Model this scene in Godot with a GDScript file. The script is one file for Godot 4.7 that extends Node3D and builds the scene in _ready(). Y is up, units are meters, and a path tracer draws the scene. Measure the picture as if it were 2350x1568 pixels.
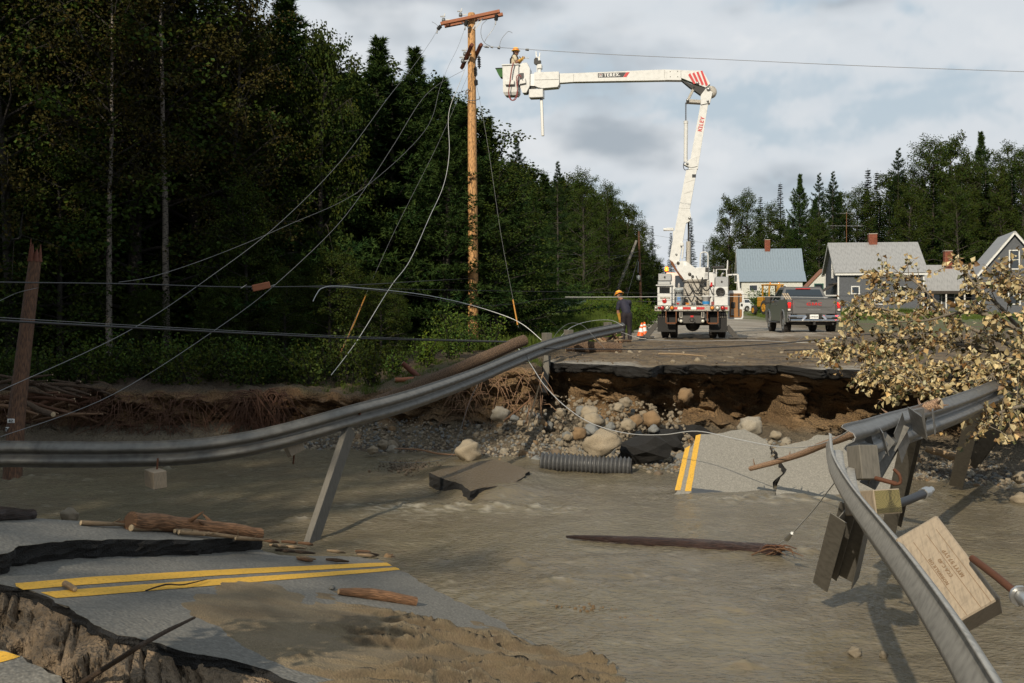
extends Node3D
# A road cut in two by a flood: a bucket truck mends the line on the far bank, a broken slab and torn guardrails lie in the muddy river.
# Metres, y up, river level at y = 0. The survey helpers turn a bearing taken from the viewpoint and a measured distance into a point of the place.
const EYE := 2.85           # viewpoint above the river
const LEVEL := 698.0          # bearing of the horizon
const FOCAL := 2285.0       # bearing units per unit of tangent
var taken := {}
var NZ := FastNoiseLite.new()
var RZ := FastNoiseLite.new()
var rng := RandomNumberGenerator.new()
var M := {}

class MB:
	var st := SurfaceTool.new()
	var o := Vector3.ZERO
	var c := Color.WHITE
	var n := 0
	func _init(origin := Vector3.ZERO):
		o = origin
		st.begin(Mesh.PRIMITIVE_TRIANGLES)
		st.set_smooth_group(-1)
	func v(p: Vector3, uv := Vector2.ZERO):
		st.set_color(c); st.set_uv(uv); st.add_vertex(p - o); n += 1
	func tri(a: Vector3, b: Vector3, d: Vector3, ua := Vector2.ZERO, ub := Vector2.ZERO, ud := Vector2.ZERO):
		v(a, ua); v(d, ud); v(b, ub)
	func quad(a, b, d, e, ua := Vector2.ZERO, ub := Vector2.ZERO, ud := Vector2.ZERO, ue := Vector2.ZERO):
		tri(a, b, d, ua, ub, ud); tri(a, d, e, ua, ud, ue)
	func out(pts: Array, hint: Vector3, uvs: Array = []):
		var nn: Vector3 = (pts[1] - pts[0]).cross(pts[2] - pts[0])
		var idx = range(pts.size())
		if nn.dot(hint) < 0: idx.reverse()
		for i in range(1, idx.size() - 1):
			if uvs.size():
				tri(pts[idx[0]], pts[idx[i]], pts[idx[i + 1]], uvs[idx[0]], uvs[idx[i]], uvs[idx[i + 1]])
			else:
				tri(pts[idx[0]], pts[idx[i]], pts[idx[i + 1]])
	func smooth(on := true): st.set_smooth_group(1 if on else -1)
	func box(t: Transform3D, s: Vector3, b := 0.0):
		var h := s * 0.5
		smooth(false)
		b = minf(b, minf(h.x, minf(h.y, h.z)) * 0.9)
		for ax in 3:
			for sg in [-1.0, 1.0]:
				var u := (ax + 1) % 3
				var w := (ax + 2) % 3
				var pts := []
				var uvs := []
				for k in [[-1.0, -1.0], [1.0, -1.0], [1.0, 1.0], [-1.0, 1.0]]:
					var p := Vector3.ZERO
					p[ax] = sg * h[ax]; p[u] = k[0] * (h[u] - b); p[w] = k[1] * (h[w] - b)
					pts.append(t * p)
					uvs.append(Vector2(p[u], p[w]) if h[u] <= h[w] else Vector2(p[w], p[u]))
				var hint := Vector3.ZERO
				hint[ax] = sg
				out(pts, t.basis * hint, uvs)
		if b <= 0.0: return
		for ax in 3:
			var u := (ax + 1) % 3
			var w := (ax + 2) % 3
			for su in [-1.0, 1.0]:
				for sw in [-1.0, 1.0]:
					var pts := []
					for k in [[0, -1.0], [0, 1.0], [1, 1.0], [1, -1.0]]:
						var p := Vector3.ZERO
						p[ax] = k[1] * (h[ax] - b)
						p[u] = su * (h[u] - (b if k[0] == 1 else 0.0)); p[w] = sw * (h[w] - (b if k[0] == 0 else 0.0))
						pts.append(t * p)
					var hint := Vector3.ZERO
					hint[u] = su; hint[w] = sw
					out(pts, t.basis * hint)
		for sx in [-1.0, 1.0]:
			for sy in [-1.0, 1.0]:
				for sz in [-1.0, 1.0]:
					out([t * Vector3(sx * h.x, sy * (h.y - b), sz * (h.z - b)), t * Vector3(sx * (h.x - b), sy * h.y, sz * (h.z - b)), t * Vector3(sx * (h.x - b), sy * (h.y - b), sz * h.z)], t.basis * Vector3(sx, sy, sz))
	func bx(x0, y0, z0, x1, y1, z1, b := 0.0):
		box(Transform3D(Basis(), Vector3(x0 + x1, y0 + y1, z0 + z1) * 0.5), Vector3(absf(x1 - x0), absf(y1 - y0), absf(z1 - z0)), b)
	func beam(a: Vector3, b: Vector3, w: float, h: float, up := Vector3.UP, bev := 0.0):
		var d := (b - a)
		var y := d.normalized()
		var x := y.cross(up)
		if x.length() < 0.01: x = y.cross(Vector3.RIGHT)
		x = x.normalized()
		box(Transform3D(Basis(x, y, x.cross(y)), (a + b) * 0.5), Vector3(w, d.length(), h), bev)
	func tube(path: Array, r, sides := 8, caps := true, uvs := 1.0):
		var m := path.size()
		var prev := Vector3.ZERO
		var rings := []
		var len := 0.0
		var ls := []
		for i in m:
			var t: Vector3 = (path[mini(i + 1, m - 1)] - path[maxi(i - 1, 0)]).normalized()
			if i > 0: len += (path[i] - path[i - 1]).length()
			ls.append(len)
			var x := prev - t * prev.dot(t)
			if i == 0 or x.length() < 0.05:
				x = t.cross(Vector3.UP)
				if x.length() < 0.1: x = t.cross(Vector3.RIGHT)
			x = x.normalized(); prev = x
			var y := t.cross(x)
			var rr: float = r[i] if r is Array else r
			var ring := []
			for k in sides:
				var a := TAU * k / sides
				ring.append(path[i] + (x * cos(a) + y * sin(a)) * rr)
			rings.append(ring)
		smooth(true)
		for i in m - 1:
			for k in sides:
				var k2 := (k + 1) % sides
				var u0 := float(k) / sides
				var u1 := float(k + 1) / sides
				quad(rings[i][k], rings[i][k2], rings[i + 1][k2], rings[i + 1][k], Vector2(u0, ls[i] * uvs), Vector2(u1, ls[i] * uvs), Vector2(u1, ls[i + 1] * uvs), Vector2(u0, ls[i + 1] * uvs))
		smooth(false)
		if caps:
			for e in [0, m - 1]:
				var d: Vector3 = path[0] - path[1] if e == 0 else path[m - 1] - path[m - 2]
				var cap := []
				for k in sides:
					cap.append(rings[e][k])
				out(cap, d)
	func lathe(t: Transform3D, prof: Array, sides := 20, soft := true):
		smooth(soft)
		for i in prof.size() - 1:
			for k in sides:
				var a0 := TAU * k / sides
				var a1 := TAU * (k + 1) / sides
				var p = prof[i]
				var q = prof[i + 1]
				var A := t * Vector3(p.x * cos(a0), p.y, p.x * sin(a0))
				var B := t * Vector3(p.x * cos(a1), p.y, p.x * sin(a1))
				var C := t * Vector3(q.x * cos(a1), q.y, q.x * sin(a1))
				var D := t * Vector3(q.x * cos(a0), q.y, q.x * sin(a0))
				if q.x < 1e-5: tri(A, C, B)
				elif p.x < 1e-5: tri(A, D, C)
				else: quad(A, D, C, B, Vector2(float(k) / sides, p.y), Vector2(float(k) / sides, q.y), Vector2(float(k + 1) / sides, q.y), Vector2(float(k + 1) / sides, p.y))
		smooth(false)
	func prism(poly: PackedVector2Array, t: Transform3D, depth: float):
		smooth(false)
		var idx := Geometry2D.triangulate_polygon(poly)
		for sg in [-0.5, 0.5]:
			for i in range(0, idx.size(), 3):
				var pts := []
				var uvs := []
				for k in 3:
					var p := poly[idx[i + k]]
					pts.append(t * Vector3(p.x, p.y, sg * depth)); uvs.append(p)
				out(pts, t.basis.z * sg, uvs)
		var cw := Geometry2D.is_polygon_clockwise(poly)
		for i in poly.size():
			var p := poly[i]
			var q := poly[(i + 1) % poly.size()]
			var e := q - p
			var nn := Vector2(e.y, -e.x) * (-1.0 if cw else 1.0)
			var hint := t.basis * Vector3(nn.x, nn.y, 0)
			var l := e.length()
			out([t * Vector3(p.x, p.y, -0.5 * depth), t * Vector3(q.x, q.y, -0.5 * depth), t * Vector3(q.x, q.y, 0.5 * depth), t * Vector3(p.x, p.y, 0.5 * depth)], hint, [Vector2(0, 0), Vector2(l, 0), Vector2(l, depth), Vector2(0, depth)])
	func sweep(path: Array, ups: Array, prof: PackedVector2Array, closed := true, soft := true):
		# prof: x along the up vector, y along the face normal
		var m := path.size()
		var rings := []
		var len := 0.0
		var ls := []
		for i in m:
			var t: Vector3 = (path[mini(i + 1, m - 1)] - path[maxi(i - 1, 0)]).normalized()
			if i > 0: len += (path[i] - path[i - 1]).length()
			ls.append(len)
			var u: Vector3 = (ups[i] - t * ups[i].dot(t)).normalized()
			var nn := t.cross(u)
			var ring := []
			for p in prof:
				ring.append(path[i] + u * p.x + nn * p.y)
			rings.append(ring)
		var np := prof.size()
		for i in m - 1:
			for k in np if closed else np - 1:
				var k2 := (k + 1) % np
				st.set_smooth_group(1 if soft else -1)
				quad(rings[i][k], rings[i + 1][k], rings[i + 1][k2], rings[i][k2], Vector2(float(k) / np, ls[i]), Vector2(float(k) / np, ls[i + 1]), Vector2(float(k + 1) / np, ls[i + 1]), Vector2(float(k + 1) / np, ls[i]))
		smooth(false)
		if closed:
			var idx := Geometry2D.triangulate_polygon(prof)
			for e in [0, m - 1]:
				var d: Vector3 = path[0] - path[1] if e == 0 else path[m - 1] - path[m - 2]
				for i in range(0, idx.size(), 3):
					out([rings[e][idx[i]], rings[e][idx[i + 1]], rings[e][idx[i + 2]]], d)
	func mesh() -> ArrayMesh:
		st.generate_normals()
		return st.commit()

# ---- survey ----
func at(px: float, py: float, d: float) -> Vector3:
	return Vector3((px - 1175.0) / FOCAL * d, EYE - (py - LEVEL) / FOCAL * d, -d)
func on(px: float, py: float, h: float) -> Vector3:
	return at(px, py, (EYE - h) * FOCAL / (py - LEVEL))
func on_plane(px: float, py: float, a: Vector3, n: Vector3) -> Vector3:
	var e := Vector3(0, EYE, 0)
	var r := at(px, py, 1.0) - e
	return e + r * (n.dot(a - e) / n.dot(r))

# ---- naming ----
func numbered(called: String) -> String:
	if not taken.has(called):
		taken[called] = 0
		return called
	taken[called] += 1
	return "%s_%03d" % [called, taken[called]]
func tag(o: Node, label := "", category := "", group := "", kind := "") -> Node:
	if label: o.set_meta("label", label)
	if category: o.set_meta("category", category)
	if group: o.set_meta("group", group)
	if kind: o.set_meta("kind", kind)
	return o
func thing(called: String, label: String, category: String, where := Vector3.ZERO, turn := 0.0, group := "") -> Node3D:
	var o := Node3D.new()
	o.name = numbered(called)
	add_child(o)
	o.position = where
	o.rotation.y = turn
	tag(o, label, category, group)
	return o
func obj(called: String, b, m: Material, parent: Node = null) -> MeshInstance3D:
	var o := MeshInstance3D.new()
	o.mesh = b.mesh() if b is MB else b
	o.material_override = m
	if parent == null:
		o.name = numbered(called)
		add_child(o)
		if b is MB: o.position = b.o
	else:
		o.name = called
		parent.add_child(o, true)
		if parent is MeshInstance3D and b is MB: pass
	return o
func struct(called: String, b, m: Material, parent: Node = null) -> MeshInstance3D:
	var o := obj(called, b, m, parent)
	if parent == null: o.set_meta("kind", "structure")
	return o
func copy(src: Node3D, where: Vector3, turn: float, label := "", group := "") -> Node3D:
	var r: Node3D = src.duplicate()
	r.name = numbered(String(src.name).rstrip("0123456789").rstrip("_") if String(src.name).right(3).is_valid_int() else String(src.name))
	add_child(r)
	r.position = where
	r.rotation = Vector3(0, turn, 0)
	if label: r.set_meta("label", label)
	if group: r.set_meta("group", group)
	return r

# ---- small maths ----
func ss(a: float, b: float, x: float) -> float:
	return smoothstep(a, b, x)
func along(xs: Array, ys: Array, x: float) -> float:
	if x <= xs[0]: return ys[0]
	for i in xs.size() - 1:
		if x <= xs[i + 1]:
			var t: float = (x - xs[i]) / (xs[i + 1] - xs[i])
			return lerpf(ys[i], ys[i + 1], t)
	return ys[-1]
func curve(pts: Array, n: int) -> Array:
	# Catmull-Rom through the points
	var r := []
	var m := pts.size()
	for i in m - 1:
		var a: Vector3 = pts[maxi(i - 1, 0)]
		var b: Vector3 = pts[i]
		var c: Vector3 = pts[i + 1]
		var d: Vector3 = pts[mini(i + 2, m - 1)]
		for k in n:
			r.append(b.cubic_interpolate(c, a, d, float(k) / n))
	r.append(pts[m - 1])
	return r
func N(x: float, y := 0.0, z := 0.0) -> float:
	return NZ.get_noise_3d(x, y, z)
func lin(r: float, g: float, b: float, a := 1.0) -> Color:
	return Color(r, g, b, a)
func srgb(r: float, g: float, b: float) -> Color:
	return Color(r, g, b).linear_to_srgb()

# ---- materials ----
func noise_tex(sd: int, freq: float, oct: int, stops: Array, size := 512, kind := FastNoiseLite.TYPE_SIMPLEX_SMOOTH, warp := 0.0, h := 0) -> NoiseTexture2D:
	var f := FastNoiseLite.new()
	f.seed = sd; f.noise_type = kind; f.frequency = freq; f.fractal_octaves = oct
	f.fractal_type = FastNoiseLite.FRACTAL_FBM if oct > 1 else FastNoiseLite.FRACTAL_NONE
	if warp > 0.0:
		f.domain_warp_enabled = true; f.domain_warp_amplitude = warp; f.domain_warp_frequency = freq
	var t := NoiseTexture2D.new()
	t.width = size; t.height = h if h else size; t.seamless = true; t.noise = f
	if stops.size():
		var g := Gradient.new()
		g.offsets = PackedFloat32Array(); g.colors = PackedColorArray()
		var offs := PackedFloat32Array()
		var cols := PackedColorArray()
		for s in stops:
			offs.append(s[0])
			cols.append(srgb(s[1], s[1], s[1]) if s.size() == 2 else srgb(s[1], s[2], s[3]))
		g.offsets = offs; g.colors = cols
		t.color_ramp = g
	return t
func mat(called: String, col: Color, rough := 0.8, metal := 0.0, opts := {}) -> StandardMaterial3D:
	var m := StandardMaterial3D.new()
	m.resource_name = called
	m.albedo_color = Color(col.r, col.g, col.b).linear_to_srgb()
	m.albedo_color.a = col.a
	m.roughness = rough; m.metallic = metal
	for k in opts:
		match k:
			"tex": m.albedo_texture = opts[k]
			"bump":
				m.heightmap_enabled = true; m.heightmap_texture = opts[k]; m.heightmap_scale = opts.get("cm", 1.0)
			"tri":
				m.uv1_triplanar = true; m.uv1_scale = opts[k] if opts[k] is Vector3 else Vector3.ONE * opts[k]
				m.uv1_world_triplanar = opts.get("world", false)
			"uv": m.uv1_scale = opts[k]
			"rtex": m.roughness_texture = opts[k]
			"mtex": m.metallic_texture = opts[k]
			"vc": m.vertex_color_use_as_albedo = true
			"spec": m.metallic_specular = opts[k]
			"coat": m.clearcoat_enabled = true; m.clearcoat = opts[k]; m.clearcoat_roughness = 0.1
			"back": m.backlight_enabled = true; m.backlight = opts[k]
			"emit":
				m.emission_enabled = true; m.emission = opts[k]; m.emission_energy_multiplier = opts.get("energy", 1.0)
			"alpha": m.transparency = BaseMaterial3D.TRANSPARENCY_ALPHA
	M[called] = m
	return m

func _ready():
	rng.seed = 7
	NZ.seed = 3; NZ.frequency = 1.0; NZ.fractal_octaves = 4; NZ.noise_type = FastNoiseLite.TYPE_SIMPLEX_SMOOTH; NZ.fractal_type = FastNoiseLite.FRACTAL_FBM
	RZ.seed = 11; RZ.frequency = 1.0; RZ.fractal_octaves = 3; RZ.noise_type = FastNoiseLite.TYPE_SIMPLEX_SMOOTH; RZ.fractal_type = FastNoiseLite.FRACTAL_RIDGED
	# camera
	var cam := Camera3D.new()
	cam.name = "viewpoint"
	cam.set_frustum(0.1 * 1568.0 / FOCAL, Vector2(0, -0.1 * (784.0 - LEVEL) / FOCAL), 0.1, 900.0)
	cam.position = Vector3(0, EYE, 0)
	add_child(cam)
	cam.current = true
	# sky and air
	var we := WorldEnvironment.new()
	we.name = "sky_and_air"
	var env := Environment.new()
	env.background_mode = Environment.BG_SKY
	env.tonemap_mode = Environment.TONE_MAPPER_LINEAR
	env.tonemap_exposure = 0.94
	env.sdfgi_enabled = true; env.ssao_enabled = true; env.ssil_enabled = true
	var sky := Sky.new()
	sky.sky_material = cloudy_sky()
	env.sky = sky
	env.background_energy_multiplier = 1.0
	we.environment = env
	add_child(we)
	# sun, behind the viewpoint on the left
	var sun := DirectionalLight3D.new()
	sun.name = "sun"
	sun.light_energy = 1.6
	sun.light_color = Color(1.0, 0.95, 0.86)
	sun.light_angular_distance = 0.5
	sun.shadow_enabled = true
	add_child(sun)
	sun.look_at_from_position(Vector3.ZERO, Vector3(0.358, -0.53, -0.769))
	materials()
	build_ground()
	build_water()
	build_slabs()
	build_trees()
	build_buildings()
	build_truck()
	build_pickup()
	build_far_vehicles()
	build_poles_and_wires()
	build_rails()
	build_wood()
	build_stones()
	build_fallen_tree()
	build_plants()
	build_people()

func cloudy_sky() -> PanoramaSkyMaterial:
	var w := 2048
	var h := 1024
	var a := FastNoiseLite.new()
	a.seed = 5; a.frequency = 1.0; a.fractal_octaves = 7; a.fractal_gain = 0.55; a.domain_warp_enabled = true; a.domain_warp_amplitude = 0.25; a.domain_warp_frequency = 1.3
	var b := FastNoiseLite.new()
	b.seed = 21; b.frequency = 1.0; b.fractal_octaves = 6
	var im := Image.create(w, h, false, Image.FORMAT_RGBF)
	im.fill(Color(0.30, 0.30, 0.28))
	# cloud banks: bearing, height, half widths, how much cloud, how thick
	var banks := [[0.22, 0.285, 0.24, 0.05, 0.35, 0.40], [0.36, 0.235, 0.22, 0.035, 0.3, 0.25], [0.14, 0.165, 0.22, 0.05, 0.35, -0.28], [0.34, 0.20, 0.12, 0.02, 0.3, -0.3], [0.25, 0.135, 0.14, 0.025, 0.3, 0.22], [0.13, 0.10, 0.10, 0.022, -0.45, -0.1], [0.21, 0.11, 0.06, 0.02, 0.5, -0.35], [0.45, 0.185, 0.10, 0.035, -0.4, 0.0], [-0.15, 0.25, 0.10, 0.07, 0.4, -0.4], [0.03, 0.16, 0.05, 0.03, -0.3, 0.0], [0.02, 0.30, 0.12, 0.05, 0.2, -0.1], [0.40, 0.12, 0.10, 0.03, 0.45, -0.3]]
	for j in range(0, h / 2 + 2):
		var v := PI * (j + 0.5) / h
		var y := cos(v)
		var r := sin(v)
		for i in w:
			var az := ((i + 0.5) / w - 0.5) * TAU
			var p := Vector3(sin(az) * r, y, -cos(az) * r)
			var f := a.get_noise_3d(p.x * 3.6 + 3.1, p.y * 8.5, p.z * 3.6)
			var g := b.get_noise_3d(p.x * 2.6 + 9.0, p.y * 7.0, p.z * 2.6 + 4.0)
			var e := asin(y)
			for q in banks:
				var k := exp(-pow((az - q[0]) / q[2], 2.0) - pow((e - q[1]) / q[3], 2.0))
				f += q[4] * k; g += q[5] * k
			var cover := smoothstep(-0.32, 0.04, f)
			var thick := smoothstep(-0.06, 0.36, g + f * 0.25 + y * 0.3 - 0.06)
			var blue := Color(0.47, 0.60, 0.71).lerp(Color(0.60, 0.67, 0.72), clampf(1.0 - y * 2.6, 0.0, 1.0))
			var white := Color(0.74, 0.78, 0.82).lerp(Color(0.84, 0.86, 0.88), smoothstep(0.1, 0.5, f))
			var grey := Color(0.42, 0.475, 0.53)
			var c := blue.lerp(white.lerp(grey, thick), cover * 0.94)
			im.set_pixel(i, j, c)
	var m := PanoramaSkyMaterial.new()
	m.panorama = ImageTexture.create_from_image(im)
	return m

func materials():
	var fine := noise_tex(1, 0.09, 3, [[0.0, 0.30], [0.35, 0.52], [0.6, 0.72], [0.8, 1.0], [1.0, 0.62]], 1024, FastNoiseLite.TYPE_VALUE_CUBIC)
	var specks := noise_tex(2, 0.35, 2, [[0.0, 0.46], [0.40, 0.62], [0.60, 0.72], [0.74, 0.90], [1.0, 1.0]], 1024, FastNoiseLite.TYPE_VALUE)
	var soft := noise_tex(3, 0.012, 5, [[0.0, 0.62], [0.5, 0.82], [1.0, 1.0]], 1024)
	var clod := noise_tex(4, 0.02, 6, [[0.0, 0.25], [0.35, 0.62], [0.6, 0.82], [1.0, 1.0]], 1024, FastNoiseLite.TYPE_SIMPLEX_SMOOTH, 20.0)
	var hclod := noise_tex(4, 0.02, 6, [], 1024, FastNoiseLite.TYPE_SIMPLEX_SMOOTH, 20.0)
	var hgrain := noise_tex(6, 0.25, 2, [], 1024, FastNoiseLite.TYPE_VALUE_CUBIC)
	var hripple := noise_tex(7, 0.03, 4, [], 1024, FastNoiseLite.TYPE_SIMPLEX_SMOOTH, 12.0)
	var woodg := noise_tex(8, 0.02, 4, [[0.0, 0.45], [0.4, 0.78], [0.7, 0.95], [1.0, 0.7]], 512, FastNoiseLite.TYPE_SIMPLEX_SMOOTH, 14.0)
	var barkt := noise_tex(9, 0.03, 4, [[0.0, 0.18], [0.4, 0.5], [0.65, 0.85], [1.0, 1.0]], 512, FastNoiseLite.TYPE_SIMPLEX_SMOOTH, 18.0)
	var barkh := noise_tex(9, 0.03, 4, [], 512, FastNoiseLite.TYPE_SIMPLEX_SMOOTH, 18.0)
	var spots := noise_tex(10, 0.02, 4, [[0.0, 0.5], [0.5, 0.82], [1.0, 1.0]], 512)
	M["t_fine"] = fine; M["t_specks"] = specks; M["t_soft"] = soft; M["t_clod"] = clod; M["h_clod"] = hclod; M["h_grain"] = hgrain
	M["t_wood"] = woodg; M["t_bark"] = barkt; M["h_bark"] = barkh; M["t_spots"] = spots; M["h_ripple"] = hripple
	var W := Color.WHITE
	mat("ground", W, 0.95, 0, {"vc": 1, "tex": clod, "bump": hclod, "cm": 5.0, "tri": 0.55, "world": true})
	mat("earth", W, 0.95, 0, {"vc": 1, "tex": clod, "bump": hclod, "cm": 9.0, "tri": 0.8, "world": true})
	mat("mud_road", W, 0.85, 0, {"vc": 1, "tex": clod, "bump": hclod, "cm": 6.0, "tri": 0.33, "world": true})
	mat("asphalt", lin(0.355, 0.33, 0.28), 0.9, 0, {"tex": specks, "bump": hgrain, "cm": 1.0, "tri": 0.22, "world": true, "spec": 0.3})
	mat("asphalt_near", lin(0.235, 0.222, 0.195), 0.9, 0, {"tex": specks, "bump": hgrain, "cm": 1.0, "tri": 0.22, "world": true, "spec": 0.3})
	mat("asphalt_core", lin(0.036, 0.033, 0.03), 0.95, 0, {"tex": clod, "bump": hclod, "cm": 8.0, "tri": 3.2, "world": true})
	mat("wet_asphalt", lin(0.06, 0.06, 0.058), 0.35, 0, {"tex": specks, "bump": hgrain, "cm": 0.4, "tri": 0.55, "world": true})
	mat("yellow_paint", lin(0.72, 0.40, 0.04), 0.7, 0, {"tex": noise_tex(30, 0.08, 4, [[0.0, 0.35], [0.28, 0.75], [0.4, 0.95], [1.0, 1.0]], 512), "bump": hgrain, "cm": 0.3, "tri": 0.6, "world": true})
	mat("sand", W, 0.95, 0, {"vc": 1, "tex": specks, "bump": hgrain, "cm": 0.7, "tri": 0.5, "world": true})
	mat("water", lin(1, 1, 1), 0.2, 0, {"vc": 1, "tex": noise_tex(31, 0.006, 5, [[0.0, 0.72], [0.5, 0.86], [1.0, 1.0]], 1024, FastNoiseLite.TYPE_SIMPLEX_SMOOTH, 30.0), "bump": hripple, "cm": 1.5, "tri": Vector3(0.28, 0.28, 0.55), "world": true, "spec": 0.32})
	mat("pale_wood", lin(0.50, 0.39, 0.26), 0.8, 0, {"tex": M.t_wood, "tri": Vector3(4, 0.5, 4)})
	mat("foam", lin(0.30, 0.27, 0.21), 0.5, 0, {"bump": hclod, "cm": 3.0, "tri": 1.5, "world": true})

# ---- land ----
const BX := [-40.0, -10.0, -4.0, -1.5, 0.5, 1.2, 2.4, 5.0, 7.0, 9.0, 12.0, 40.0]
const B_SHORE := [19.6, 19.4, 19.3, 19.2, 18.2, 17.8, 17.0, 17.3, 15.7, 14.6, 14.0, 14.0]
const B_TOP := [21.2, 21.0, 20.9, 20.6, 20.4, 20.7, 20.4, 20.3, 18.6, 17.8, 17.0, 17.0]
const B_CAVE := [0.1, 0.1, 0.15, 0.2, 0.4, 0.6, 0.9, 1.1, 1.4, 1.4, 1.3, 1.0]
const B_TOE := [0.35, 0.3, 0.3, 0.4, 0.5, 0.5, 0.3, 0.22, 0.25, 0.35, 0.4, 0.4]
const LIP_X := [0.80, 0.88, 1.6, 2.0, 2.43, 2.56, 2.97, 3.4, 3.86, 4.1, 4.6, 4.96, 5.5, 5.82, 6.2, 6.7, 7.1, 8.2, 9.5, 12.0, 16.0]
const LIP_D := [22.3, 21.2, 20.9, 20.6, 20.2, 19.7, 20.2, 20.7, 20.7, 20.3, 20.4, 20.2, 20.6, 19.3, 19.2, 19.0, 18.5, 18.0, 17.6, 17.2, 17.0]

func road_centre(d: float) -> float:
	return 6.2 + (d - 34.0) * 0.17
func height(x: float, d: float) -> float:
	var road := 1.57 + maxf(0.0, d - 22.0) * 0.0007
	var left := lerpf(1.02, 1.45, ss(20.5, 28.0, d)) + maxf(0.0, d - 30.0) * 0.01 + N(x * 0.3, d * 0.3) * 0.18
	var e := x - (road_centre(d) - 3.0)
	var hh := lerpf(left, road, ss(-4.5, -0.2, e))
	hh += 0.8 * ss(-1.0, -3.5, e) * ss(-14.0, -6.0, e) * ss(60.0, 95.0, d) * ss(190, 140, d)
	hh += ss(1.5, 4.0, e) * ss(26.0, 34.0, d) * 0.1 + ss(9.0, 16.0, e) * ss(60.0, 95.0, d) * 0.25
	hh += ss(260.0, 450.0, d) * 5.0 + ss(15.0, 60.0, e) * ss(130.0, 220.0, d) * 3.0
	return hh
func land_colour(x: float, d: float) -> Color:
	var mud := lin(0.145, 0.10, 0.054)
	var gravel := lin(0.42, 0.37, 0.30)
	var grass := lin(0.105, 0.15, 0.035)
	var litter := lin(0.055, 0.038, 0.02)
	var e := x - road_centre(d)
	var n := N(x * 0.5, d * 0.25)
	var c := litter
	c = c.lerp(mud, ss(-9.0 + n * 3.0, -5.0 + n * 3.0, e))
	var g := ss(-2.5, -3.6, e + n) * ss(-8.5, -6.5, e + n * 2.0) * ss(30.0, 33.0, d)
	c = c.lerp(grass, g)
	var onroad := ss(-3.0, -2.2, e + n) * ss(6.5, 4.0, e + n * 3.0) * ss(32.5, 37.0, d + n * 9.0)
	c = c.lerp(gravel, onroad * (0.65 + 0.35 * ss(-0.2, 0.25, N(x * 0.8, d * 0.15))))
	var lawn := ss(6.0, 8.0, e + n * 2.0) * ss(40.0, 44.0, d + n * 10.0)
	c = c.lerp(grass.lerp(mud, 0.35), lawn * ss(-0.25, 0.15, N(x * 0.2, d * 0.35)))
	c = c.lerp(grass, ss(60.0, 72.0, d) * (1.0 - onroad) * 0.8)
	return c

func grid(cols: int, rows: int, fn: Callable, skip = null) -> ArrayMesh:
	# fn(i, j) -> [position, colour]
	var vs := PackedVector3Array()
	var cs := PackedColorArray()
	vs.resize(cols * rows); cs.resize(cols * rows)
	for j in rows:
		for i in cols:
			var r: Array = fn.call(i, j)
			vs[j * cols + i] = r[0]; cs[j * cols + i] = r[1]
	var ns := PackedVector3Array()
	ns.resize(cols * rows)
	var ix := PackedInt32Array()
	for j in rows:
		for i in cols:
			var a := vs[j * cols + mini(i + 1, cols - 1)] - vs[j * cols + maxi(i - 1, 0)]
			var b := vs[mini(j + 1, rows - 1) * cols + i] - vs[maxi(j - 1, 0) * cols + i]
			ns[j * cols + i] = a.cross(b).normalized()
			if i < cols - 1 and j < rows - 1:
				if skip != null and skip.call(i, j): continue
				var k := j * cols + i
				ix.append_array([k, k + cols, k + 1, k + 1, k + cols, k + cols + 1])
	var arr := []
	arr.resize(Mesh.ARRAY_MAX)
	arr[Mesh.ARRAY_VERTEX] = vs; arr[Mesh.ARRAY_NORMAL] = ns; arr[Mesh.ARRAY_COLOR] = cs; arr[Mesh.ARRAY_INDEX] = ix
	var m := ArrayMesh.new()
	m.add_surface_from_arrays(Mesh.PRIMITIVE_TRIANGLES, arr)
	return m

func profile_at(poly: Array, s: float) -> Vector2:
	# a point a share s of the way along the polyline
	var f := s * (poly.size() - 1)
	var i := mini(int(f), poly.size() - 2)
	return poly[i].lerp(poly[i + 1], f - i)

func lip(x: float) -> float:
	return along(LIP_X, LIP_D, x) + N(x * 1.9, 5.0) * 0.42 + N(x * 7.0, 8.0) * 0.10

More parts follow.
